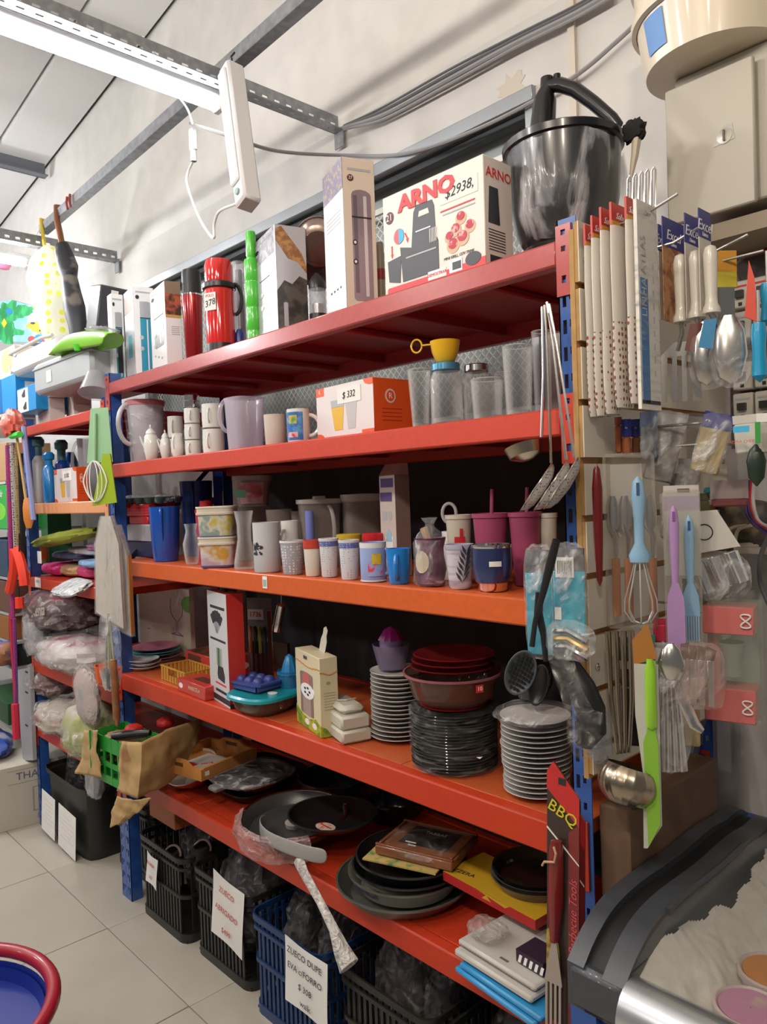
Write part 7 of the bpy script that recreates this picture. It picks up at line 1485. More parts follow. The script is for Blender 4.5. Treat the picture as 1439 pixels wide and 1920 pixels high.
t,w,h=ham('long_pack','tall white flat pack lettered LINHA ATLAS with a blue stripe, nearest on its hook','pack',1196,1233,384,768,.190); w=max(w,.06)
mb=MB(); mb.box((0,0,-h/2),(w,.006,h),mat('atlas_card',(.68,.65,.60),.45)); mb.build('card',t); mb=MB(); e=-.0034
mb.box((-w*.24,e,-h*.67),(w*.36,.0008,h*.60),mat('atlas_blue',(.04,.17,.40),.4)); mb.text('LINHA ATLAS',.022,GREYP,Matrix.Translation((-w*.25,e-.0008,-h*.36))@Matrix.Rotation(PI/2,4,'X')@Matrix.Rotation(PI/2,4,'Z')); mb.box((0,e,-h*.965),(w*.9,.0008,h*.018),INK)
mb.text('Starr',.012,GREYP,Matrix.Translation((.0,e,-h*.05))@Matrix.Rotation(PI/2,4,'X'),.2)
for k in range(9):mb.box((w*.22,e,-h*(.3+.065*k)),(.004,.0008,h*.03),GREYP)
mb.build('printed_panel',t,smooth=False); crumple((0,0,-h),(w*1.08,.012,h),film('tight_wrap'),71,.03,3,24,6).build('film',t)
# steel skewers behind, black brush tip

t=thing('skewer_bundle','bundle of steel skewer loops behind the wrapped pot','skewers',U(1192,322,x=.10))
for k in range(5):mb=MB(); x_=-.02+.012*k; mb.tube([(x_,.0,-.12),(x_+.004,0,-.01),(x_+.009,0,-.003),(x_+.012,0,-.01),(x_+.008,0,-.12)],.0018,STEEL,6); mb.build('skewer',t)
t=thing('black_brush','small black brush tip with a pale ferrule right of the wrapped pot','brush',U(1190,255,x=.02)); mb=crumple((0,0,-.012),(.045,.03,.045),mat('bristle_black',(.01,.01,.01),.9,bump=.8,bscale=90),72,.25); mb.build('bristles',t); mb=MB(); mb.tube([(.005,0,-.005),(0,0,-.04),(-.012,0,-.09)],[.010,.008,.003],mat('pale_ferrule',(.5,.44,.34),.4),8); mb.build('ferrule',t)
# spatulas and spoons with white handles on blue cards

whh=mat('ivory_handle',(.66,.62,.55),.3,coat=.3); bcard=mat('navy_card',(.012,.018,.20),.35); fcard=patterned('baked_food_print',(.50,.24,.10),(.22,.07,.02),'noise',45,.45)
for i,(u0,u1,vT,vB,X,food,lab)in enumerate(((1236,1250,424,600,.11,0,'innermost blue-topped card behind the white handles'),(1244,1284,415,606,.145,1,'blue-topped card with a photo of baked food'),(1286,1312,406,600,.20,0,'third blue-topped card, edge on between the white handles'),(1312,1334,396,585,.245,0,'nearest blue-topped card, edge on at the right'))):
 t,w,h=ham('utensil_card',lab,'card',u0,u1,vT,vB,X); mb=MB(); mb.box((0,0,-h*.14),(w,.0016,h*.28),bcard); mb.build('blue_header',t); mb=MB(); mb.box((0,0,-h*.64),(w,.0014,h*.72),fcard if food else mat('card_ivory',(.60,.56,.50),.5)); mb.build('card_back',t)
 mb=MB(); mb.text('Excel',.026,WHITE,Matrix.Translation((0,-.0014,-h*.16))@Matrix.Rotation(PI/2,4,'X'),.2); mb.text('Linea',.010,WHITE,Matrix.Translation((0,-.0014,-h*.24))@Matrix.Rotation(PI/2,4,'X')); mb.build('lettering',t,smooth=False)
for i,(u,vT,vB,X,kind,lab)in enumerate(((1276,476,752,.175,'turner','slotted steel turner with a thick white handle'),(1305,468,725,.215,'spoon','steel spoon with a thick white handle, middle of the three'),(1332,459,722,.26,'spoon','steel spoon with the nearest thick white handle'))):
 t,k,h=cam_t('kitchen_'+kind,lab,kind,u,vT,vB,X); hl=128*k; r_=13*k
 mb=MB(); mb.lathe([(.001,0),(r_*.75,-.004),(r_*1.0,-.016),(r_*.98,-hl*.3),(r_*.82,-hl*.75),(r_*.9,-hl*.86),(r_*1.25,-hl*.94),(r_*1.25,-hl),(.001,-hl)][::-1],whh,20); mb.build('handle',t)
 d_=-.03 if kind=='turner' else .012*i+.002
 mb=MB(); mb.tube([(0,0,-hl),(.004*i,0,-hl-.02),(.004+d_*.4,-.0,-hl-.05)],[.005,.004,.004],STEEL,8); mb.build('shank',t)
 if kind=='turner':
  for a,b in((-.040,-.026),(-.018,-.010),(-.002,.006),(.014,.028)):mb=MB(); mb.prism([(a,-hl-.06),(b,-hl-.06),(b*1.1,-h),(a*1.1,-h)],-.0008,.0008,STEEL,'y'); mb.build('tine',t)
  mb=MB(); mb.prism([(-.014,-hl-.035),(.012,-hl-.035),(.028,-hl-.06),(-.04,-hl-.06)],-.0008,.0008,STEEL,'y'); mb.build('shoulder',t)
 else:
  mb=MB(); mb.lathe([(.001,-.056),(.018,-.046),(.027,-.01),(.024,.03),(.010,.056)],STEEL,22,c=(d_,0,-h+.058),sy=.35); mb.build('bowl',t)
  mb=MB(); mb.prism([(-.012,-hl-.01),(.008,-hl-.01),(.0,-hl-.06),(-.022,-hl-.055)],-.006,-.0045,mat('tag_blue',(.03,.22,.45),.4)if i==2 else mat('tag_maroon',(.15,.04,.03),.4),'y'); mb.build('label',t)
  crumple((.002+d_,0,-h-.006),(.066,.02,h-hl-.01),FILM,73+i,.08,3,20).build('film',t)
  # electric breakers on the wall

t=thing('breaker_panel','open breaker panel with rows of white switches and red wires on the wall','panel',(.26,YW-.012,1.85)); mb=MB(); mb.box((0,0,0),(.40,.02,.44),mat('panel_back',(.16,.13,.11),.6)); mb.build('back_plate',t)
brw=mat('breaker_white',(.58,.55,.50),.4); k=0
for r_,zz in enumerate((.115,.045,-.07,-.14)):
 for c_ in range(6):mb=MB(); mb.box((-.155+.048*c_,-.035,zz),(.044,.045,.062),brw,b=.003); mb.box((-.155+.048*c_,-.062,zz),(.018,.012,.016),mat('switch_dark',(.03,.03,.03),.4)); mb.box((-.155+.048*c_,-.058,zz+.018),(.030,.001,.004),REDP if r_==0 else GREYP); mb.box((-.155+.048*c_,-.058,zz-.022),(.008,.001,.008),INK); mb.build('breaker',t)
for k in range(6):mb=MB(); x_=-.16+.05*k; mb.tube([(x_,-.03,.14),(x_+.03*math.sin(k*2),-.08,.17),(x_+.02,-.06,.20),(x_-.03,-.02,.21)],.0045,mat('wire_red',(.42,.02,.03),.4)if k%3 else grc,7); mb.build('wire',t)
t=thing('tape_card','small yellow and orange tape card on a wire right of the white handles','card',U(1360,470,x=.20),PI/2-.7); mb=MB(); mb.box((0,0,-.035),(.045,.003,.07),mat('tape_orange',(.60,.28,.03),.5),b=.001); mb.build('card',t); mb=MB(); mb.box((0,-.002,-.055),(.04,.002,.03),mat('tape_yellow',(.6,.5,.05),.5)); mb.build('yellow_band',t); mb=MB(); mb.box((0,0,-.10),(.03,.008,.06),STEEL); mb.build('blade_guard',t)
cyn=mat('cyan_handle',(.01,.30,.55),.3,coat=.3)
for i,(u,vT,vB,lab)in enumerate(((1423,603,716,'cyan tool handle hanging over the breakers'),(1440,528,612,'second cyan tool handle cut by the right edge'))):
 t,k,h=cam_t('cyan_tool',lab,'tool',u,vT,vB,.33); mb=MB(); mb.lathe([(.001,0),(.010,-.003),(.012,-.02),(.010,-h*.5),(.012,-h+.01),(.001,-h)][::-1],cyn,16); mb.build('handle',t); mb=MB(); mb.tube([(0,0,0),(0,0,.05)],.003,STEEL,6); mb.build('shank',t)
 if i==0:mb=MB(); mb.prism([(-.02,.01),(-.002,.0),(-.004,.07),(-.012,.10)],-.002,.002,mat('flag_red',(.62,.06,.03),.5),'y'); mb.build('red_sheath',t)
 # third row of packs

def pack(u0,u1,vT,vB,X,top,body,label,wrap=True,cat='pack',name='hanging_pack',split=.22,txt=None,tilt=0.,prints=None):
 p=U((u0+u1)/2,vT,x=X); q=U((u0+u1)/2,vB,x=X); k=(p-CAM).dot(Vector((CXW[2],CYW[2],CZW[2])))/FPX; w=(u1-u0)*k; h=p.z-q.z
 t=thing(name,label,cat,p,rot=(0,tilt,view_ang(p.x,p.y)+PI/2)); mb=MB(); mb.box((0,0,-h*split/2),(w,.004,h*split),top); mb.build('header_card',t)
 mb=MB(); mb.box((0,0,-h*(1+split)/2),(w*.96,.008,h*(1-split)),body,b=.003); mb.build('pack_body',t)
 if txt:mb=MB(); mb.text(txt,w*.28,WHITE,Matrix.Translation((0,-.0026,-h*split*.5))@Matrix.Rotation(PI/2,4,'X')); mb.build('lettering',t,smooth=False)
 if wrap:crumple((0,0,-h),(w*1.06,.018,h),FILM,int(u0),.05,3,22,5).build('film',t)
 return t,w,h
rust=mat('rust_brown_pack',(.28,.07,.02),.4)
pack(1153,1166,782,850,.085,mat('small_maroon',(.25,.05,.04),.5),rust,'thin maroon pack left of the navy-topped pair',False)
pack(1166,1183,786,852,.10,bcard,rust,'navy-topped brown pack, left one of the small pair',False,split=.5,txt='Ev')
pack(1184,1201,786,852,.105,bcard,rust,'navy-topped brown pack, right one of the small pair',False,split=.5,txt='Ev')
pack(1201,1232,772,862,.13,mat('steel_blue_card',(.12,.20,.42),.4),patterned('steel_blue_mix',(.28,.30,.36),(.06,.07,.12),'noise',30,.45),'steel blue carded pack below the tall lettered pack',split=.3)
pack(1236,1292,772,905,.16,PLAS,patterned('steel_mix',(.35,.32,.29),(.12,.10,.09),'noise',22,.45),'crumpled clear pack of steel tools above the whisk',tilt=.25)
pack(1290,1326,775,905,.085,PLAS,mat('beige_card',(.42,.37,.31),.6),'beige card pack leaning beside the crumpled clear pack',False,tilt=.12)
pack(1262,1312,860,990,.155,PLAS,patterned('sparkle_mix',(.30,.27,.26),(.55,.53,.50),'noise',60,.36),'sparkling clear pack behind the lilac-topped card',tilt=.12)
t,w,h=pack(1325,1378,775,890,.26,bcard,patterned('wicker_gold',(.36,.27,.12),(.16,.11,.04),'noise',14,.46,.4,.4 and(4,1,.5)),'navy-topped pack of golden clips, tilted, over the wires',split=.26,tilt=.28)
pack(1376,1422,778,850,.30,mat('paper_card_white',(.60,.58,.54),.5),mat('paper_card_white'),'white card with orange lettering and a green stripe',False,name='white_card',cat='card',tilt=-.05)
t,k,h=cam_t('white_card_label','small blue and green print card over the white one','card',1398,795,830,.315); mb=MB(); mb.box((-.006,0,-.008),(.024,.001,.010),mat('print_skyblue',(.05,.45,.75),.5)); mb.box((.018,0,-.015),(.008,.001,.034),mat('print_green',(.03,.3,.05),.5)); mb.text('AMIRA CHEF',.0065,mat('print_orange_deep',(.6,.10,.02),.5),Matrix.Translation((-.006,-.001,-.028))@Matrix.Rotation(PI/2,4,'X')); mb.build('print',t,smooth=False)
pack(1420,1442,775,850,.33,PAPER,mat('box_grey_line',(.40,.37,.33),.5),'white box cut by the right edge beside the green-striped card',False,name='white_box',cat='box')
t,k,h=cam_t('peeler','dark green oval peeler hanging over the wire bundle','peeler',1418,832,912,.32); mb=MB(); mb.lathe([(.001,-h),(.012,-h*.8),(.015,-h*.4),(.010,-.01),(.001,0)],mat('deep_green_black',(.015,.03,.018),.35),16,sy=.5); mb.build('grip',t)
pack(1320,1362,880,925,.20,mat('cream_card2',(.45,.40,.33),.6),mat('teal_strip',(.04,.24,.24),.5),'cream card with a teal lower strip under the golden clips',False,name='cream_card',cat='card',split=.75)
pack(1335,1400,900,950,.24,mat('mauve_card',(.36,.28,.28),.6),mat('maroon_strip',(.20,.05,.05),.5),'mauve card with a maroon foot beside the teal strip',False,name='mauve_card',cat='card',split=.7)
pack(1300,1330,925,985,.17,mat('olive_pack_m',(.12,.12,.05),.6),mat('olive_pack_m'),'dull olive pack behind the white ring card',False)
for i,(m,du)in enumerate(((mat('wire_navy',(.02,.03,.14),.4),0),(mat('wire_red'),5),(mat('wire_white',(.5,.48,.48),.4),10),(mat('wire_purple',(.10,.04,.16),.4),-5))):cable([U(1405+du,900,y=.33),U(1403+du,940,y=.33),U(1412+du,975,y=.32),U(1445,1000-du,y=.30)],.0035,m,['navy','red','white','purple'][i]+' wire in the curved bundle at the right edge')
for i,(a,b)in enumerate((((1345,1010),(1372,1022)),((1360,1012),(1392,1025)))):cable([U(1400+10*i,985,y=.5),U(a[0]+25,a[1]-18,y=.5),U(a[0]+20,a[1]+10,y=.5),U(b[0],b[1],y=.5),U(1439,b[1]-3,y=.55)],.004,mat('wire_cream',(.42,.38,.30),.4),['cream wire looping below the bundle, inner','cream wire looping below the bundle, outer'][i])
mb=crumple((0,0,0),(.16,.06,.12),patterned('wire_tangle',(.06,.05,.045),(.22,.17,.08),'noise',26,.42),88,.2); p=U(1385,985,y=.55); solo(mb,'wire_tangle','dark tangle of wires behind the white ring card','wires',(p.x,p.y,p.z-.06))
cable([U(1445,1000,y=.45),U(1428,1040,y=.45),U(1426,1090,y=.45),U(1445,1140,y=.45)],.005,dkc,'dark cable curving down at the right edge')
mb=MB(); mb.box((0,0,0),(.34,.14,.012),mat('ledge_cream',(.50,.46,.40),.6)); p=U(1400,1025,y=.60); solo(mb,'wall_ledge','narrow cream ledge on the wall below the wires','ledge',(.28,YW-.08,p.z))
# fourth row: red grip, clear clamshell with forks, whisk, spatula and brush, ring card

t,k,h=cam_t('red_tool','long dark red plastic grip at the board edge','tool',1119,870,1100,.085); mb=MB(); mb.lathe([(.001,-h),(.005,-h*.95),(.008,-h*.6),(.009,-h*.2),(.006,-.01),(.001,0)],mat('deep_red_grip',(.13,.006,.008),.3,coat=.3),14,sy=.6); mb.build('grip',t)
t,k,h=cam_t('utensil_clamshell','large clear clamshell pack with orange-handled forks, behind the blue whisk','pack',1178,850,1180,.10); w=92*k
clamp=clear('clamshell',(.72,.68,.62),.10,.06,.9); mb=MB(); mb.box((0,0,-h/2),(w,.035,h),clamp,b=.006); mb.build('clamshell',t); mb=MB(); mb.box((-.010,.012,-h*.27),(w*.75,.001,h*.42),mat('pale_insert',(.50,.48,.44),.5)); mb.build('insert_card',t)
org=mat('orange_wood_grip',(.45,.15,.04),.4)
for i,dx in enumerate((-.026,-.004,.038)):
 mb=MB(); mb.tube([(dx,-.004,-h*.60),(dx,-.004,-h*.93)],.0085,org,10,flat=.7); mb.build('grip',t)
 mb=MB(); mb.tube([(dx,-.004,-h*.60),(dx+.002,-.004,-h*.48),(dx-.006,-.004,-h*.40)],[.003,.005,.004],STEEL,8); mb.lathe([(.001,-.035),(.012,-.02),(.013,.01),(.006,.035)],STEEL,14,c=(dx-.004,-.004,-h*.35),sy=.3); mb.build('steel_head',t)
t,k,h=cam_t('whisk','wire whisk with a pale blue handle, nearest on the fourth row','whisk',1196,893,1172,.155); pbh=mat('pale_blue_silicone',(.24,.42,.60),.4); hl=h*.58
mb=MB(); mb.lathe([(.001,-hl),(.016,-hl),(.018,-hl*.92),(.008,-hl*.78),(.0085,-hl*.5),(.012,-hl*.25),(.009,-.01),(.001,0)],pbh,20,sy=.7); mb.build('handle',t); mb=MB(); mb.box((0,-.008,-.022),(.005,.002,.022),mat('slot_blue',(.03,.08,.2),.5)); mb.build('hanging_slot',t)
for i in range(4):
 a=PI*i/4; mb=MB(); P=[]
 for q in range(17):s_=-1+2*q/16; P.append((.026*math.sin(PI*(s_+1)/2)**.8*(1 if s_<0 else 1)*0,0,0))
 P=[Vector((math.cos(a)*r_,math.sin(a)*r_*.8,z_))for r_,z_ in((.008,-hl),(.016,-hl-.03),(.026,-hl-.065),(.027,-hl-.085),(.016,-h+.004),(0,-h),(-.016,-h+.004),(-.027,-hl-.085),(-.026,-hl-.065),(-.016,-hl-.03),(-.008,-hl))]
 mb.tube(P,.0014,mat('whisk_wire',(.50,.50,.48),.3,.6),6); mb.build('wire_loop',t)
t,k,h=cam_t('utensil_card','lilac-topped card behind the purple spatula and blue brush','card',1277,910,1080,.185); w=62*k; mb=MB(); mb.box((0,0,-h*.06),(w,.0018,h*.12),mat('card_offwhite',(.56,.52,.50),.5)); mb.box((0,0,-h*.20),(w,.0017,h*.16),mat('card_lilac',(.42,.34,.46),.5)); mb.box((0,0,-h*.64),(w,.0016,h*.72),mat('card_sage',(.46,.47,.43),.5)); mb.build('card',t,smooth=False); mb=MB(); mb.box((.004,-.0016,-h*.055),(.020,.001,.006),mat('hang_hole',(.12,.09,.06),.6)); mb.build('hanging_hole',t); mb=MB(); mb.box((0,-.010,-h*.95),(w*1.05,.022,h*1.8),clear('clamshell'),b=.004); mb.build('clear_tray',t)
def silicone(u,vT,vB,X,m,kind,lab):
 t,k,h=cam_t('silicone_'+kind,lab,kind,u,vT,vB,X); mb=MB(); mb.lathe([(.001,-h*.56),(.0055,-h*.55),(.0075,-h*.35),(.0085,-h*.12),(.006,-.008),(.001,0)],m,14,sy=.7); mb.build('handle',t)
 mb=MB(); mb.prism([(-.005,-h*.54),(.005,-h*.54),(.013,-h*.64),(.0145,-h*.74),(.0145,-h*(.97 if kind=='spatula' else .80)),(.008,-h*(1. if kind=='spatula' else .80)),(-.008,-h*(1. if kind=='spatula' else .80)),(-.0145,-h*(.97 if kind=='spatula' else .80)),(-.0145,-h*.74),(-.013,-h*.64)],-.004,.004,m,'y'); mb.build('blade' if kind=='spatula' else 'collar',t)
 mb=MB(); mb.box((0,-.006,-.018),(.004,.003,.016),mat('slot_blue')if kind=='brush' else mat('slot_purple',(.22,.08,.26),.5)); mb.build('hanging_slot',t)
 if kind=='brush':
  for q in range(7):mb=MB(); mb.box((-.012+.004*q,0,-h*.90),(.0028,.007,h*.20),m); mb.build('bristle',t)
silicone(1263,948,1218,.20,mat('lilac_silicone',(.40,.24,.48),.4),'spatula','lilac silicone spatula in front of the card'); silicone(1292,966,1204,.205,pbh,'brush','pale blue silicone basting brush beside the lilac spatula')
t,k,h=cam_t('ring_card','white card with a black ring printed, tilted behind the basting brush','card',1336,960,1030,.215); mb=MB(); mb.prism([(-.045,.0),(.008,.004),(.045,-.062),(-.045,-.078)],-.001,.001,mat('card_bright',(.66,.64,.61),.5),'y'); mb.build('card',t,smooth=False); mb=MB(); mb.tube([(-.014+.014*math.cos(a),-.002,-.036+.014*math.sin(a))for a in[2*PI*q/20 for q in range(20)]],.001,INK,5,closed=True); mb.build('ring_print',t)
t,k,h=cam_t('steel_cups_pack','clear pack with three small steel cups, tilted below the ring card','pack',1350,1040,1112,.225)
for i in range(3):mb=MB(); mb.lathe([(.001,-.03),(.012,-.03),(.014,.026),(.012,.027),(.001,.0)],CHROME,16,c=(-.030+.028*i,0,-.040+.010*i),R=Matrix.Rotation(-.35,3,'Y')); mb.build('steel_cup',t)
crumple((0,0,-.085),(.10,.04,.09),FILM,91,.08).build('film',t)
# fifth row

t,k,h=cam_t('steel_ladle','bunched steel ladles with a big ribbed bowl at the bottom','ladle',1165,1185,1508,.12);
for i in range(4):mb=MB(); x_=-.022+.013*i; mb.tube([(x_,.004*i,0),(x_*.9,.004*i,-h*.4),(x_*.5,.004*i,-h*.72)],[.007,.005,.004],mat('aged_steel',(.42,.36,.27),.25,1.),8,flat=.6); mb.build('handle',t)
for nm,c_,q in(('ribbed_bowl',(.006,-.01,-h*.87),1.12),):
 mb=MB(); P=[(.046*q*math.sin(PI*i/20)+.0005,-.040*q*math.cos(PI*i/20))for i in range(15)]; mb.lathe(P,mat('aged_steel'),56,star=.022,sn=18,c=c_,R=Matrix.Rotation(-.25,3,'X')@Matrix.Rotation(.25,3,'Y')); mb.build(nm,t)
t,k,h=cam_t('carving_knife','lime green knife in a white-edged sheath, longest thing on the board','knife',1212,1235,1600,.17); lg=mat('lime_blade',(.24,.50,.04),.35,coat=.3)
mb=MB(); mb.prism([(-.020,-.01),(.019,-.01),(.019,-h*.87),(-.006,-h),(-.012,-h),(-.010,-h*.6),(-.020,-h*.3)],.003,.0045,mat('sheath_white',(.52,.52,.46),.4),'y'); mb.build('sheath_card',t); mb=MB(); mb.prism([(0,0),(.015,-.004),(.015,-h*.34),(.012,-h*.38),(.016,-h*.44),(.016,-h*.86),(-.004,-h*.985),(-.008,-h*.44),(.0,-h*.36)],-.003,.003,lg,'y'); mb.build('blade',t); mb=MB(); mb.lathe([(.001,-h*.37),(.009,-h*.35),(.0085,-.02),(.004,0),(.001,0)],mat('lime_grip',(.30,.62,.04),.3),12,c=(.006,-.004,0),sy=.6); mb.build('grip',t)
mb=MB(); mb.prism([(-.022,.03),(.004,.06),(.018,0),(-.020,-.012)],.004,.0055,mat('header_amber',(.40,.16,.03),.5),'y'); mb.build('header',t)
t,k,h=cam_t('spoon_bunch','bunch of steel serving spoons in film right of the green knife','spoons',1252,1205,1452,.19)
for i in range(5):mb=MB(); x_=-.022+.011*i; mb.tube([(x_*.4,.003*i,-.045),(x_*.8,.003*i,-h*.6),(x_,.003*i,-h)],[.003,.005,.008],STEEL,8,flat=.5); mb.build('spoon_handle',t)
mb=MB(); mb.lathe([(.001,-.032),(.016,-.024),(.024,0),(.016,.026),(.006,.036)],STEEL,20,c=(.006,-.012,-.035),sy=.5); mb.build('spoon_bowl',t); crumple((0,0,-h),(.075,.04,h),FILM,92,.08,3,24).build('film',t)
t,k,h=cam_t('steel_scoop','curved steel scoop slanting right of the serving spoons','scoop',1280,1275,1370,.21); mb=MB(); mb.tube([(-.01,0,0),(.0,0,-.03),(.018,0,-.075),(.030,0,-h)],[.009,.013,.012,.006],STEEL,12,flat=.5); mb.build('scoop_body',t)
t,k,h=cam_t('fork_set','pack of four flat steel forks fanned beside the pink box','forks',1310,1205,1330,.235)
for i in range(4):mb=MB(); x_=-.024+.014*i; mb.box((x_,-.002*i,-h*.60),(.010,.0025,h*.7),STEEL,b=.001); mb.prism([(x_-.006,-h*.25),(x_+.006,-h*.25),(x_+.010,-.004*i),(x_-.004,-.004)],-.001-.002*i,.001-.002*i,mat('dark_bronze',(.12,.08,.05),.3,.7),'y'); mb.build('fork',t)
crumple((0,0,-h),(.08,.03,h),film('rosy_film',(.6,.42,.40),.10,.5,12),93,.05,3,22,5).build('film',t)
# pink gift box with window

pinkm=mat('salmon_pink_card',(.62,.16,.15),.45); t,k,h=cam_t('pink_gift_box','salmon pink window box with bows hanging low at the right','box',1374,1122,1350,.24,-.15); w=88*k; d_=.06
for z0,z1 in((-.28*h,-.05*h),(-h,-.72*h)):mb=MB(); mb.box((-.004,0,(z0+z1)/2),(w,d_,z1-z0),pinkm,b=.002); mb.build('pink_panel',t)
mb=MB(); mb.box((-w*.38,.012,-h*.5),(w*.24,d_*.6,h*.5),pinkm); mb.build('pink_spine',t); mb=MB(); mb.box((.004,0,-h*.5),(w*.98,d_*.98,h*.96),clear('box_window',(.45,.52,.44),.22,.08,.7)); mb.build('clear_window',t)
mb=MB(); mb.lathe([(.018,-.03),(.014,.0),(.022,.03)],mat('grey_item',(.35,.34,.30),.5),16,c=(-.004,0,-h*.5)); mb.build('grey_gift',t)
for i,zz in enumerate((-.16,-.86)):mb=MB(); mb.tube([(w*.30+.008*math.sin(2*a),-d_/2-.003,h*zz+.012*math.cos(a))for a in[2*PI*q/20 for q in range(20)]],.0016,PAPER,6,closed=True); mb.build('bow',t)
for i,(u0,u1,vT,vB,X,m,lab)in enumerate(((1160,1200,1195,1240,.10,mat('blackgreen_pack',(.03,.05,.05),.5),'black pack edge behind the lime knife top'),(1195,1228,1190,1250,.13,patterned('green_blue_label',(.03,.25,.14),(.05,.2,.5),'noise',20,.45),'green and blue pointed label above the lime knife'),(1225,1262,1160,1205,.15,mat('crimson_pack',(.45,.02,.05),.5),'crimson pack above the serving spoons'),(1165,1200,1255,1400,.085,mat('black_wrap',(.02,.018,.018),.4),'black elongated pack behind the ladle handles'),(1285,1312,1120,1200,.17,mat('rose_pack',(.40,.16,.15),.5),'dull rose pack behind the blue brush head'),(1300,1345,1105,1150,.19,mat('greyish_green',(.28,.33,.26),.5),'grey-green pack above the pink box'),(1282,1312,1330,1400,.19,mat('cream_yellow',(.50,.38,.18),.5),'cream and yellow paper corner below the scoop'))):pack(u0,u1,vT,vB,X,m,m,lab,False)
for i,(u0,u1,vT,vB,X,m,lab)in enumerate(((1238,1262,925,1010,.15,patterned('steel_glint',(.40,.37,.34),(.16,.14,.12),'noise',40,.45),'glinting steel pack between the whisk handle and the lilac-topped card'),(1206,1240,1240,1330,.10,mat('dark_plum_pack',(.07,.04,.05),.5),'dark plum pack behind the green knife grip'),(1280,1300,1085,1130,.16,mat('sea_green_pack',(.08,.26,.20),.5),'sea green pack behind the basting brush'),(1318,1345,1060,1110,.20,mat('pale_rose_card',(.50,.32,.30),.5),'pale rose card under the steel cups pack'))):pack(u0,u1,vT,vB,X,m,m,lab,i==0)
# things hanging on the front of the blue post

def spoon_long(u,vT,vB,yy,lab,ub,vb_,rr,holes=True):
 A=U(u,vT,y=yy); B2=U(ub,vb_,y=yy); t=thing('skimmer',lab,'skimmer',(0,0,0)); mb=MB(); mb.tube([A,A*.5+U((u+ub)/2+4,(vT+vb_)/2,y=yy)*.5,B2],[.0026,.0020,.0026],STEEL,7,flat=.7); mb.build('handle',t); return t,B2
hm2=patterned('perforated_steel',(.52,.49,.46),(.08,.06,.05),'dots',190,.30,.3,.3 and(1,1,1))
for i,(u,vT,ub,vb_,uc,vc,lab)in enumerate(((1022,572,1034,868,1010,915,'first of three steel skimmers hanging on the blue post'),(1026,566,1062,862,1037,912,'middle of three steel skimmers hanging on the blue post'),(1030,570,1078,858,1056,908,'last of three steel skimmers hanging on the blue post'))):
 t,B2=spoon_long(u,vT,0,-.035-.018*i,lab,ub,vb_,0); c=U(uc,vc,y=-.035-.018*i); R=Matrix.Rotation(math.radians(35),3,'Z')@Matrix.Rotation(math.radians(-55),3,'Y')
 mb=MB(); mb.lathe([(.054,.004),(.047,-.005),(.032,-.011),(.001,-.014)][::-1],hm2,30,c=c,R=R); mb.build('perforated_dish',t); mb=MB(); mb.tube([tuple(c+R@Vector((.054*math.cos(a),.054*math.sin(a),.004)))for a in[2*PI*q/30 for q in range(30)]],.0016,STEEL,6,closed=True); mb.build('dish_rim',t)
A=U(1018,575,y=-.03); t=thing('ladle','steel ladle, its round cup hanging left of the blue post','ladle',(0,0,0)); mb=MB(); mb.tube([A,U(1020,700,y=-.03),U(1016,820,y=-.04)],.003,STEEL,7); mb.build('handle',t); c=U(982,842,y=-.05); mb=MB(); mb.shell([(.012,-.022),(.030,-.014),(.036,.006)],mat('aged_steel'),.0012,n=28,c=c,R=Matrix.Rotation(-.3,3,'Y')); mb.build('cup',t)
# teal carded packs

tealm=patterned('teal_card',(.02,.30,.42),(.10,.50,.60),'noise',18,.35,.25)
for i,(u0,u1,vT,vB,yy,lab)in enumerate(((988,1040,1022,1240,-.05,'left teal carded pack in clear film on the blue post'),(1040,1098,1018,1235,-.065,'right teal carded pack with a barcode sticker on the blue post'))):
 a=U(u0,vT,y=yy); b=U(u1,vB,y=yy); w=b.x-a.x; h=a.z-b.z; t=thing('teal_pack',lab,'pack',((a.x+b.x)/2,yy,a.z),.25); mb=MB(); mb.box((0,0,-h*.14),(w,.004,h*.20),patterned('dark_header',(.06,.06,.07),(.30,.28,.26),'noise',24,.42)); mb.build('header_card',t); mb=MB(); mb.box((0,0,-h*.60),(w,.006,h*.72),tealm,b=.002); mb.build('card',t)
 mb=MB()
 if i:mb.box((-.006,-.005,-h*.21),(.034,.001,.036),PAPER); [mb.box((-.018+.003*q,-.0058,-h*.21),(.0012,.0005,.024),INK)for q in range(9)]
 mb.box((-.02 if i else .0,-.005,-h*(.62 if i else .5)),(.012,.001,.022),PAPER); mb.build('sticker',t,smooth=False); crumple((0,0,-h),(w*1.1,.02,h),FILM,94+i,.06,3,24,5).build('film',t)
p=U(1068,1195,y=-.09); t=thing('steel_rings_pack','small clear pack of shiny steel parts over the teal packs','pack',p)
for q in range(3):mb=MB(); mb.tube([(-.03,0,.008-.014*q),(.0,-.004,.012-.014*q),(.036,0,-.004-.014*q)],.006,CHROME if q!=1 else mat('brass_part',(.5,.36,.12),.25,.9),8); mb.build('steel_part',t)
crumple((0,0,-.04),(.10,.03,.07),FILM,97,.1).build('film',t)
# black slotted spoons

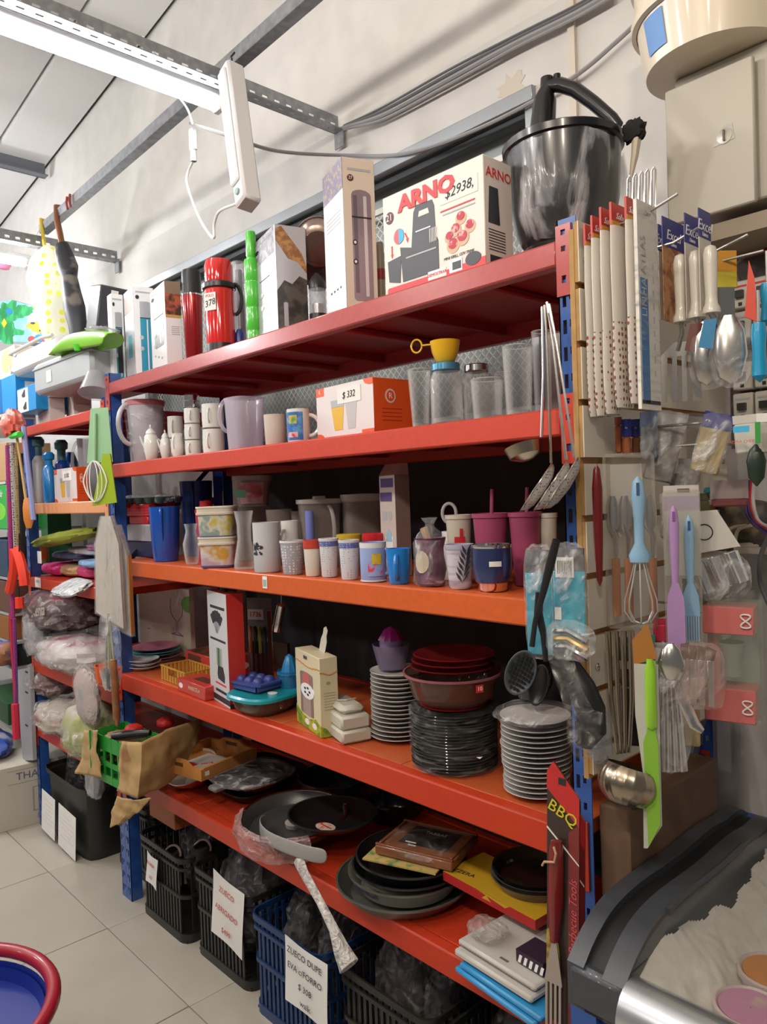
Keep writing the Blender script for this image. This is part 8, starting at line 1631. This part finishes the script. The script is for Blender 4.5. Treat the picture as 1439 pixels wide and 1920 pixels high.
def bspoon(pts,uc,vc,rx,rz_,yy,holes,lab,tilt,m):
 t=thing('slotted_spoon' if holes else 'black_spoon',lab,'spoon',(0,0,0)); mb=MB(); mb.tube([U(u,v,y=yy)for u,v in pts],[.007,.008,.006,.0045,.005][:len(pts)],BLACK,10,flat=.8); mb.build('handle',t)
 c=U(uc,vc,y=yy); va=view_ang(c.x,c.y); R=Matrix.Rotation(va+PI/2-.3,3,'Z')@Matrix.Rotation(tilt,3,'Y')
 mb=MB(); V=[]; F=[]; n=30; rings=[(1.,0),(.9,.004),(.55,.009),(.0,.011)]
 for f,dd in rings[:-1]:V+=[tuple(c+R@Vector((rx*f*math.cos(2*PI*i/n),dd,rz_*f*math.sin(2*PI*i/n))))for i in range(n)]
 V.append(tuple(c+R@Vector((0,.011,0))))
 for j in range(2):F+=[(j*n+i,j*n+(i+1)%n,(j+1)*n+(i+1)%n,(j+1)*n+i)for i in range(n)]
 F+=[(2*n+i,2*n+(i+1)%n,3*n)for i in range(n)]; mb.add(V,F,m); o=mb.build('bowl',t); sd=o.modifiers.new('s','SOLIDIFY'); sd.thickness=.002
 if holes:
  mb=MB()
  for a in range(-3,4):
   for b in range(-4,5):
    x_,z_=a*rx*.24,b*rz_*.185
    if(x_/rx)**2+(z_/rz_)**2>.62:continue
    mb.T=Matrix.Translation(c)@R.to_4x4(); mb.box((x_,.011*(1-(x_/rx)**2-(z_/rz_)**2)-.0025,z_),(.0042,.004,.0042),mat('hole_black',(.004,.004,.004),.9))
  mb.T=Matrix.Identity(4); h_o=mb.build('holes',t,smooth=False); h_o['kind']='stuff'
gs=mat('slate_nylon',(.055,.065,.075),.38); bspoon([(1044,1012),(1032,1060),(1018,1115),(1004,1165),(998,1212)],976,1262,.026,.043,-.115,True,'grey nylon slotted spoon, bowl over the right white plates',.42,gs); bspoon([(1012,1110),(1010,1150),(1020,1190),(1024,1240)],1010,1285,.016,.038,-.10,False,'black nylon spoon seen edge-on behind the slotted one',.25,BLACK)
t=thing('wrapped_ladle','black nylon ladle in crinkled film hanging over the blue post','ladle',U(1080,1215,y=-.07)); O=t.location; q_=lambda u,v:U(u,v,y=-.07)-O
mb=MB(); mb.tube([q_(1050,1215),q_(1068,1250),q_(1092,1290),q_(1108,1330),q_(1110,1370),q_(1095,1398)],[.014,.020,.024,.026,.026,.016],BLACK,14,flat=.5); mb.build('ladle_body',t); mb=MB(); mb.tube([q_(1035,1205),q_(1060,1250),q_(1082,1295),q_(1100,1340),q_(1100,1390),q_(1085,1412)],[.014,.026,.030,.034,.034,.014],film('silver_crinkle',(.6,.58,.56),.05,.7,26,.12),18,flat=.7); mb.warp(lambda p:p*(1+.03*noise.noise(p*50))); mb.build('film',t)
bag(1123,1380,-.02,(.05,.03,.10),U(1123,1430,y=-.02).z,'small clear bag end beside the wrapped ladle',99,inner=PLAS)
# BBQ tool cards

for i,(u0,u1,vT,vB,yy,lab)in enumerate(((1036,1092,1455,1925,-.115,'front barbecue spatula on a black and red card'),(1058,1102,1500,1930,-.075,'rear barbecue card behind the spatula one, dark red'))):
 a=U(u0,(vT+vB)/2,y=yy); b=U(u1,(vT+vB)/2,y=yy); w=b.x-a.x; zt=U((u0+u1)/2,vT,y=yy).z; h=zt-U((u0+u1)/2,vB,y=yy).z; t=thing('barbecue_tool_card',lab,'card',(a.x*.5+b.x*.5,yy,zt),rot=(0,.035,.12)); T_=h
 dkc_=mat('bbq_card_dark',(.035,.020,.016),.35,coat=.3); rdc=mat('bbq_card_red',(.50,.025,.025),.35); mrn=mat('bbq_card_maroon',(.20,.018,.018),.35,coat=.3)
 mb=MB(); mb.prism([(-w/2,-.0),(-w*.30,.02),(w/2,-.035),(w/2,-T_),(-w/2,-T_)],0,.003,mrn if i else dkc_,'y'); mb.build('card',t,smooth=False)
 mb=MB(); mb.prism([(-w/2,-.0),(-w*.30,.02),(w/2,-.035),(w/2,-.085),(-w/2,-.03)],-.0012,0,rdc,'y'); mb.prism([(w*.18,-T_*.22),(w/2,-T_*.18),(w/2,-T_),(w*.18,-T_)],-.001,0,mrn,'y'); mb.prism([(-w/2,-.098),(w/2,-.150),(w/2,-.153),(-w/2,-.101)],-.0014,0,PAPER,'y'); mb.box((-w*.02,-.0015,-.012),(.014,.001,.012),INK)
 if not i:
  mb.text('BBQ',.030,mat('bbq_yellow',(.62,.52,.02),.4),Matrix.Translation((-w*.0,-.002,-.068))@Matrix.Rotation(PI/2,4,'X')@Matrix.Rotation(-.42,4,'Z')); mb.text('Barbecue Tools',.021,mat('bbq_pink',(.62,.10,.12),.4),Matrix.Translation((w*.34,-.002,-T_*.55))@Matrix.Rotation(PI/2,4,'X')@Matrix.Rotation(PI/2,4,'Z'),.3)
  mb.prism([(-w*.5,-T_*.64),(-w*.2,-T_*.60),(-w*.05,-T_*.76),(-w*.5,-T_*.82)],-.0016,0,patterned('grilled_food',(.40,.32,.06),(.15,.08,.02),'noise',40,.45),'y')
 mb.build('printed_panel',t,smooth=False)
 if i:continue
 hw=mat('glossy_red_wood',(.20,.012,.010),.22,coat=.7); mb=MB(); mb.tube([(-w*.10,-.012,-T_*.255),(-w*.10,-.013,-T_*.30),(-w*.12,-.013,-T_*.5),(-w*.16,-.012,-T_*.66)],[.010,.013,.014,.008],hw,12,flat=.6); mb.build('wooden_grip',t)
 mb=MB(); mb.tube([(-w*.10,-.022,-T_*.27),(-w*.0,-.026,-T_*.29),(-w*.05,-.026,-T_*.325),(-w*.38,-.024,-T_*.34),(-w*.46,-.022,-T_*.36)],.0022,mat('leather_cord',(.45,.28,.16),.7),6); mb.build('cord',t)
 stl=mat('matte_steel',(.45,.40,.35),.4,.6); zt0=-T_*.66
 mb=MB(); mb.prism([(-w*.20,zt0+.01),(-w*.10,zt0+.01),(w*.10,zt0-.075),(-w*.46,zt0-.075)],-.014,-.012,stl,'y'); mb.build('blade_shoulder',t)
 for k in range(4):x_=-w*.46+w*.56*(k+.5)/4; mb=MB(); mb.box((x_+.0,-.013,zt0-.125),(w*.56/4*.52,.002,.10),stl); mb.build('tine',t)
 mb=MB(); mb.box((-w*.18,-.013,zt0-.185),(w*.56,.002,.03),stl); mb.build('blade_edge',t)
 # ================================================================= METAL BOX ON THE WALL, BUCKET

yb_=.40; A=U(1247,177,y=yb_); B2=U(1412,97,y=yb_); C2=U(1247,427,y=yb_); ht=(A.z+B2.z)/2; w=B2.x-A.x; hb_=ht-C2.z
t=thing('metal_cabinet','grey-beige metal electrical cabinet mounted high on the wall','cabinet',((A.x+B2.x)/2,yb_,C2.z)); cm=mat('cabinet_paint',(.50,.47,.40),.45,bump=.05,bscale=50)
mb=MB(); mb.box((.10,(YW-yb_)/2+.012,hb_/2+.02),(w+.18,YW-yb_-.026,hb_+.02),cm,b=.004); mb.build('cabinet_body',t); mb=MB(); mb.box((0,.006,hb_/2),(w,.014,hb_),cm,b=.003); d0=mb.build('door',t)
p=U(1360,255,y=yb_)-t.location; mb=MB(); mb.lathe([(.016,0),(.016,.003),(.001,.004)],mat('latch_plate',(.38,.36,.32),.3,.5),18,R=Matrix.Rotation(PI/2,3,'X')); mb.prism([(-.024,-.016),(.020,-.012),(.016,.020),(.0,.022)],-.002,0,mat('latch_plate'),'y'); mb.box((0,-.006,0),(.003,.006,.022),mat('latch_dark',(.12,.11,.10),.4)); o=mb.build('latch',d0); o.location=(p.x,0,p.z)
mb=MB(); mb.box((.20,(YW-yb_)/2,-.032),(w+.26,YW-yb_-.05,.035),mat('shade_brown',(.30,.24,.17),.6)); mb.build('underside_shade',t)  # brown block painted as the shadow under the cabinet
zt=ht; x,y,r,h=cyl(1262,1550,60,zt,.48); r=.165; x=U(1252,110,y=.455).x+r*1.05-.062; t=thing('plastic_bucket','large cream plastic bucket with a blue label on top of the metal cabinet','bucket',(x,.455,zt+.0315)); cbk=mat('cream_bucket',(.72,.64,.50),.35,coat=.2)
mb=MB(); mb.shell([(r*.88,0),(r*.98,.10),(r*1.0,.11),(r*1.01,.19)],cbk,.003,n=56); mb.build('bucket_body',t); mb=MB(); mb.lathe([(r*.99,.098),(r*1.05,.100),(r*1.06,.114),(r*1.0,.116)],cbk,56); mb.build('rim',t)
a=view_ang(x,.455)-.78; mb=MB(); band(mb,r*.905,r*.975,.02,.092,mat('bucket_blue_label',(.12,.28,.60),.5),a-.28,a+.10,off=.0015); mb.build('label',t)
mb=MB(); mb.lathe([(r*1.0,.19),(r*1.05,.192),(r*1.05,.210),(.001,.215)],mat('bucket_lid_white',(.72,.70,.66),.4),48); mb.build('lid',t)
# ================================================================= ICE CREAM FREEZER

X0=.115; W_=.80; fr=mat('freezer_frame_grey',(.042,.047,.056),.36,coat=.2); frd=mat('freezer_gasket',(.004,.004,.005),.6); fbl=mat('freezer_blue',(.010,.07,.30),.35,coat=.4); slv=mat('silver_rail',(.62,.64,.68),.28,.85)
px_out=[(1064,1800),(1088,1745),(1122,1690),(1171,1644),(1244,1595),(1305,1546),(1336,1529)]
C=[(U(u,v,x=X0).y,U(u,v,x=X0).z)for u,v in px_out]
C.append((C[-1][0]+.07,C[-1][1]+.000)); C.append((C[-1][0]+.05,C[-1][1]-.03))
C=[(min(y_,YW-.03),z_)for y_,z_ in C]
def arc(x0,x1,dz0,dz1,m,nm,par,C_=None):
 C_=C_ or C; n=len(C_); mb=MB(); V=[]
 for x_ in(x0,x1):
  for(y_,z_)in C_:V.append((x_,y_,z_+dz1))
  for(y_,z_)in C_:V.append((x_,y_,z_+dz0))
 k=2*n; F=[]
 for i in range(n-1):F+=[(i,k+i,k+i+1,i+1),(n+i,n+i+1,k+n+i+1,k+n+i),(i,i+1,n+i+1,n+i),(k+i,k+n+i,k+n+i+1,k+i+1)]
 F+=[(0,n,k+n,k),(n-1,k+n-1,k+2*n-1,2*n-1)]; mb.add(V,F,m); return mb.build(nm,par)
def dense(C_,n=4):
 out=[]; Q=[C_[0]]+C_+[C_[-1]]
 for i in range(1,len(Q)-2):
  for k in range(n):
   t_=k/n; a_,b_,c_,d_=Q[i-1:i+3]; out.append(tuple(.5*((2*b_[j])+(c_[j]-a_[j])*t_+(2*a_[j]-5*b_[j]+4*c_[j]-d_[j])*t_**2+(3*b_[j]-a_[j]-3*c_[j]+d_[j])*t_**3)for j in(0,1)))
 return out+[C_[-1]]
C=dense(C)
t=thing('ice_cream_freezer','blue ice cream chest freezer with a curved glass top and silver front rail','freezer',(0,0,0)); y0f=C[0][0]; z0f=C[0][1]
arc(X0,X0+.030,-.07,0,fr,'outer_frame',t); arc(X0+.030,X0+.062,-.07,-.012,frd,'gasket_channel',t); arc(X0+.062,X0+.100,-.07,-.003,fr,'inner_frame',t); arc(X0+W_-.10,X0+W_,-.07,0,fr,'right_frame',t)
mb=MB(); mb.prism([(y0f+.012,0.03)]+[(y_+.0,z_-.069)for y_,z_ in C]+[(C[-1][0],.03)],X0+.004,X0+.05,fbl,'x'); mb.box((X0+W_/2,y0f+.035,(z0f-.08)/2+.015),(W_-.01,.05,z0f-.11),fbl,b=.006); mb.box((X0+W_/2,C[-1][0]-.02,.42),(W_-.01,.04,.80),fbl); mb.build('cabinet',t,ang=25)
mb=MB(); mb.box((X0+.052,y0f+.03,z0f-.035),(.102,.070,.072),fr,b=.010); mb.build('front_corner',t)
mb=MB(); mb.lathe([(.001,0),(1,0),(1,W_-.2),(.001,W_-.2)],slv,24,c=(X0+.10,y0f+.018,z0f-.045),sx=.052,sy=.046,R=Matrix.Rotation(PI/2,3,'Y')); mb.build('silver_rail',t)
mb=MB(); mb.box((X0+.095,y0f+.05,z0f+.012),(.012,.05,.008),frd,b=.003); mb.build('latch',t)
mb=MB(); mb.box((X0+.066,y0f+.052,z0f+.010),(.008,.014,.010),mat('sticker_green',(.35,.5,.05),.5)); mb.build('sticker',t)
arc(X0+.10,X0+W_-.10,-.012,-.007,clear('lid_glass',(.30,.31,.31),.01,.02,.30),'curved_glass_lid',t)
mb=MB(); Cm=[(y_,z_+.002)for y_,z_ in C[10:20]]; mb.tube([(X0+.105,y_,z_)for y_,z_ in Cm],.006,fr,8); mb.build('lid_grip_bar',t)
for x_ in(X0+.085,):mb=MB(); mb.prism([(y0f+.08,.12)]+[(y_,z_-.075)for y_,z_ in C[4:]]+[(C[-1][0],.12)],x_,x_+.012,mat('freezer_liner',(.05,.047,.043),.5),'x'); mb.build('liner',t)
frost=mat('frost',(.78,.75,.68),.7,bump=.9,bscale=35,var=.06); mb=MB(); nx,ny=260,100; V=[]
ye=C[-1][0]-.05
def sst(q):q=max(0,min(1,q)); return q*q*(3-2*q)
gone=set()
for j in range(ny+1):
 for i in range(nx+1):
  a,b=i/nx,j/ny; x_=X0+.098+a*(W_-.20); y_=y0f+.035+b*(ye-y0f-.035)
  zc_=next((z1+(z2-z1)*(y_-y1)/max(1e-6,y2-y1)for(y1,z1),(y2,z2)in zip(C[:-1],C[1:])if y1<=y_<=y2),C[-1][1])
  nz=.018*noise.noise(Vector((x_*12,y_*12,0)))+.005*noise.noise(Vector((x_*60,y_*60,1)))
  edge=sst(min(a*3+.12,(1-a)*4,b*3.5+.15,(1-b)*3)); z_=(zc_-.035)*(1-edge)+.655*edge+nz*(.4+edge)
  if a<.042+.006*math.sin(j*.4)-.10*abs(b-.55):gone.add((i,j))
  V.append((x_,y_,z_))
mb.add(V,[(j*(nx+1)+i,j*(nx+1)+i+1,(j+1)*(nx+1)+i+1,(j+1)*(nx+1)+i)for j in range(ny)for i in range(nx)if(i,j)not in gone],frost); mb.build('frost_lining',t,ang=80)
for i,(u,v,x_,dz,m,lab)in enumerate(((1408,1885,.0,.75,mat('tub_pink',(.62,.22,.38),.4),'pink-lidded ice cream tub under the freezer glass'),(1450,1818,0,.75,mat('tub_orange',(.65,.20,.04),.4),'orange-lidded ice cream tub at the right edge of the freezer'))):
 p=U(u,v,z=dz); t2=thing('ice_cream_tub',lab,'tub',(p.x,p.y,dz-.10)); mb=MB(); mb.lathe([(.001,0),(.040,0),(.048,.09)],mat('tub_white_side',(.6,.55,.5),.4),28); mb.build('tub_body',t2); mb=MB(); mb.lathe([(.050,.085),(.053,.088),(.053,.097),(.049,.099),(.046,.096)],mat('lid_ring_cream',(.62,.50,.46),.4),32); mb.build('lid_ring',t2)
 mb=MB(); mb.lathe([(.0455,.0965),(.001,.0967)],patterned('lid_print_%d'%i,(.60,.28,.42)if i==0 else(.65,.25,.05),(.62,.55,.35),'noise',22,.38),28); mb.build('printed_lid',t2)
 # ---- cardboard box and goods seen through the rack end below the board

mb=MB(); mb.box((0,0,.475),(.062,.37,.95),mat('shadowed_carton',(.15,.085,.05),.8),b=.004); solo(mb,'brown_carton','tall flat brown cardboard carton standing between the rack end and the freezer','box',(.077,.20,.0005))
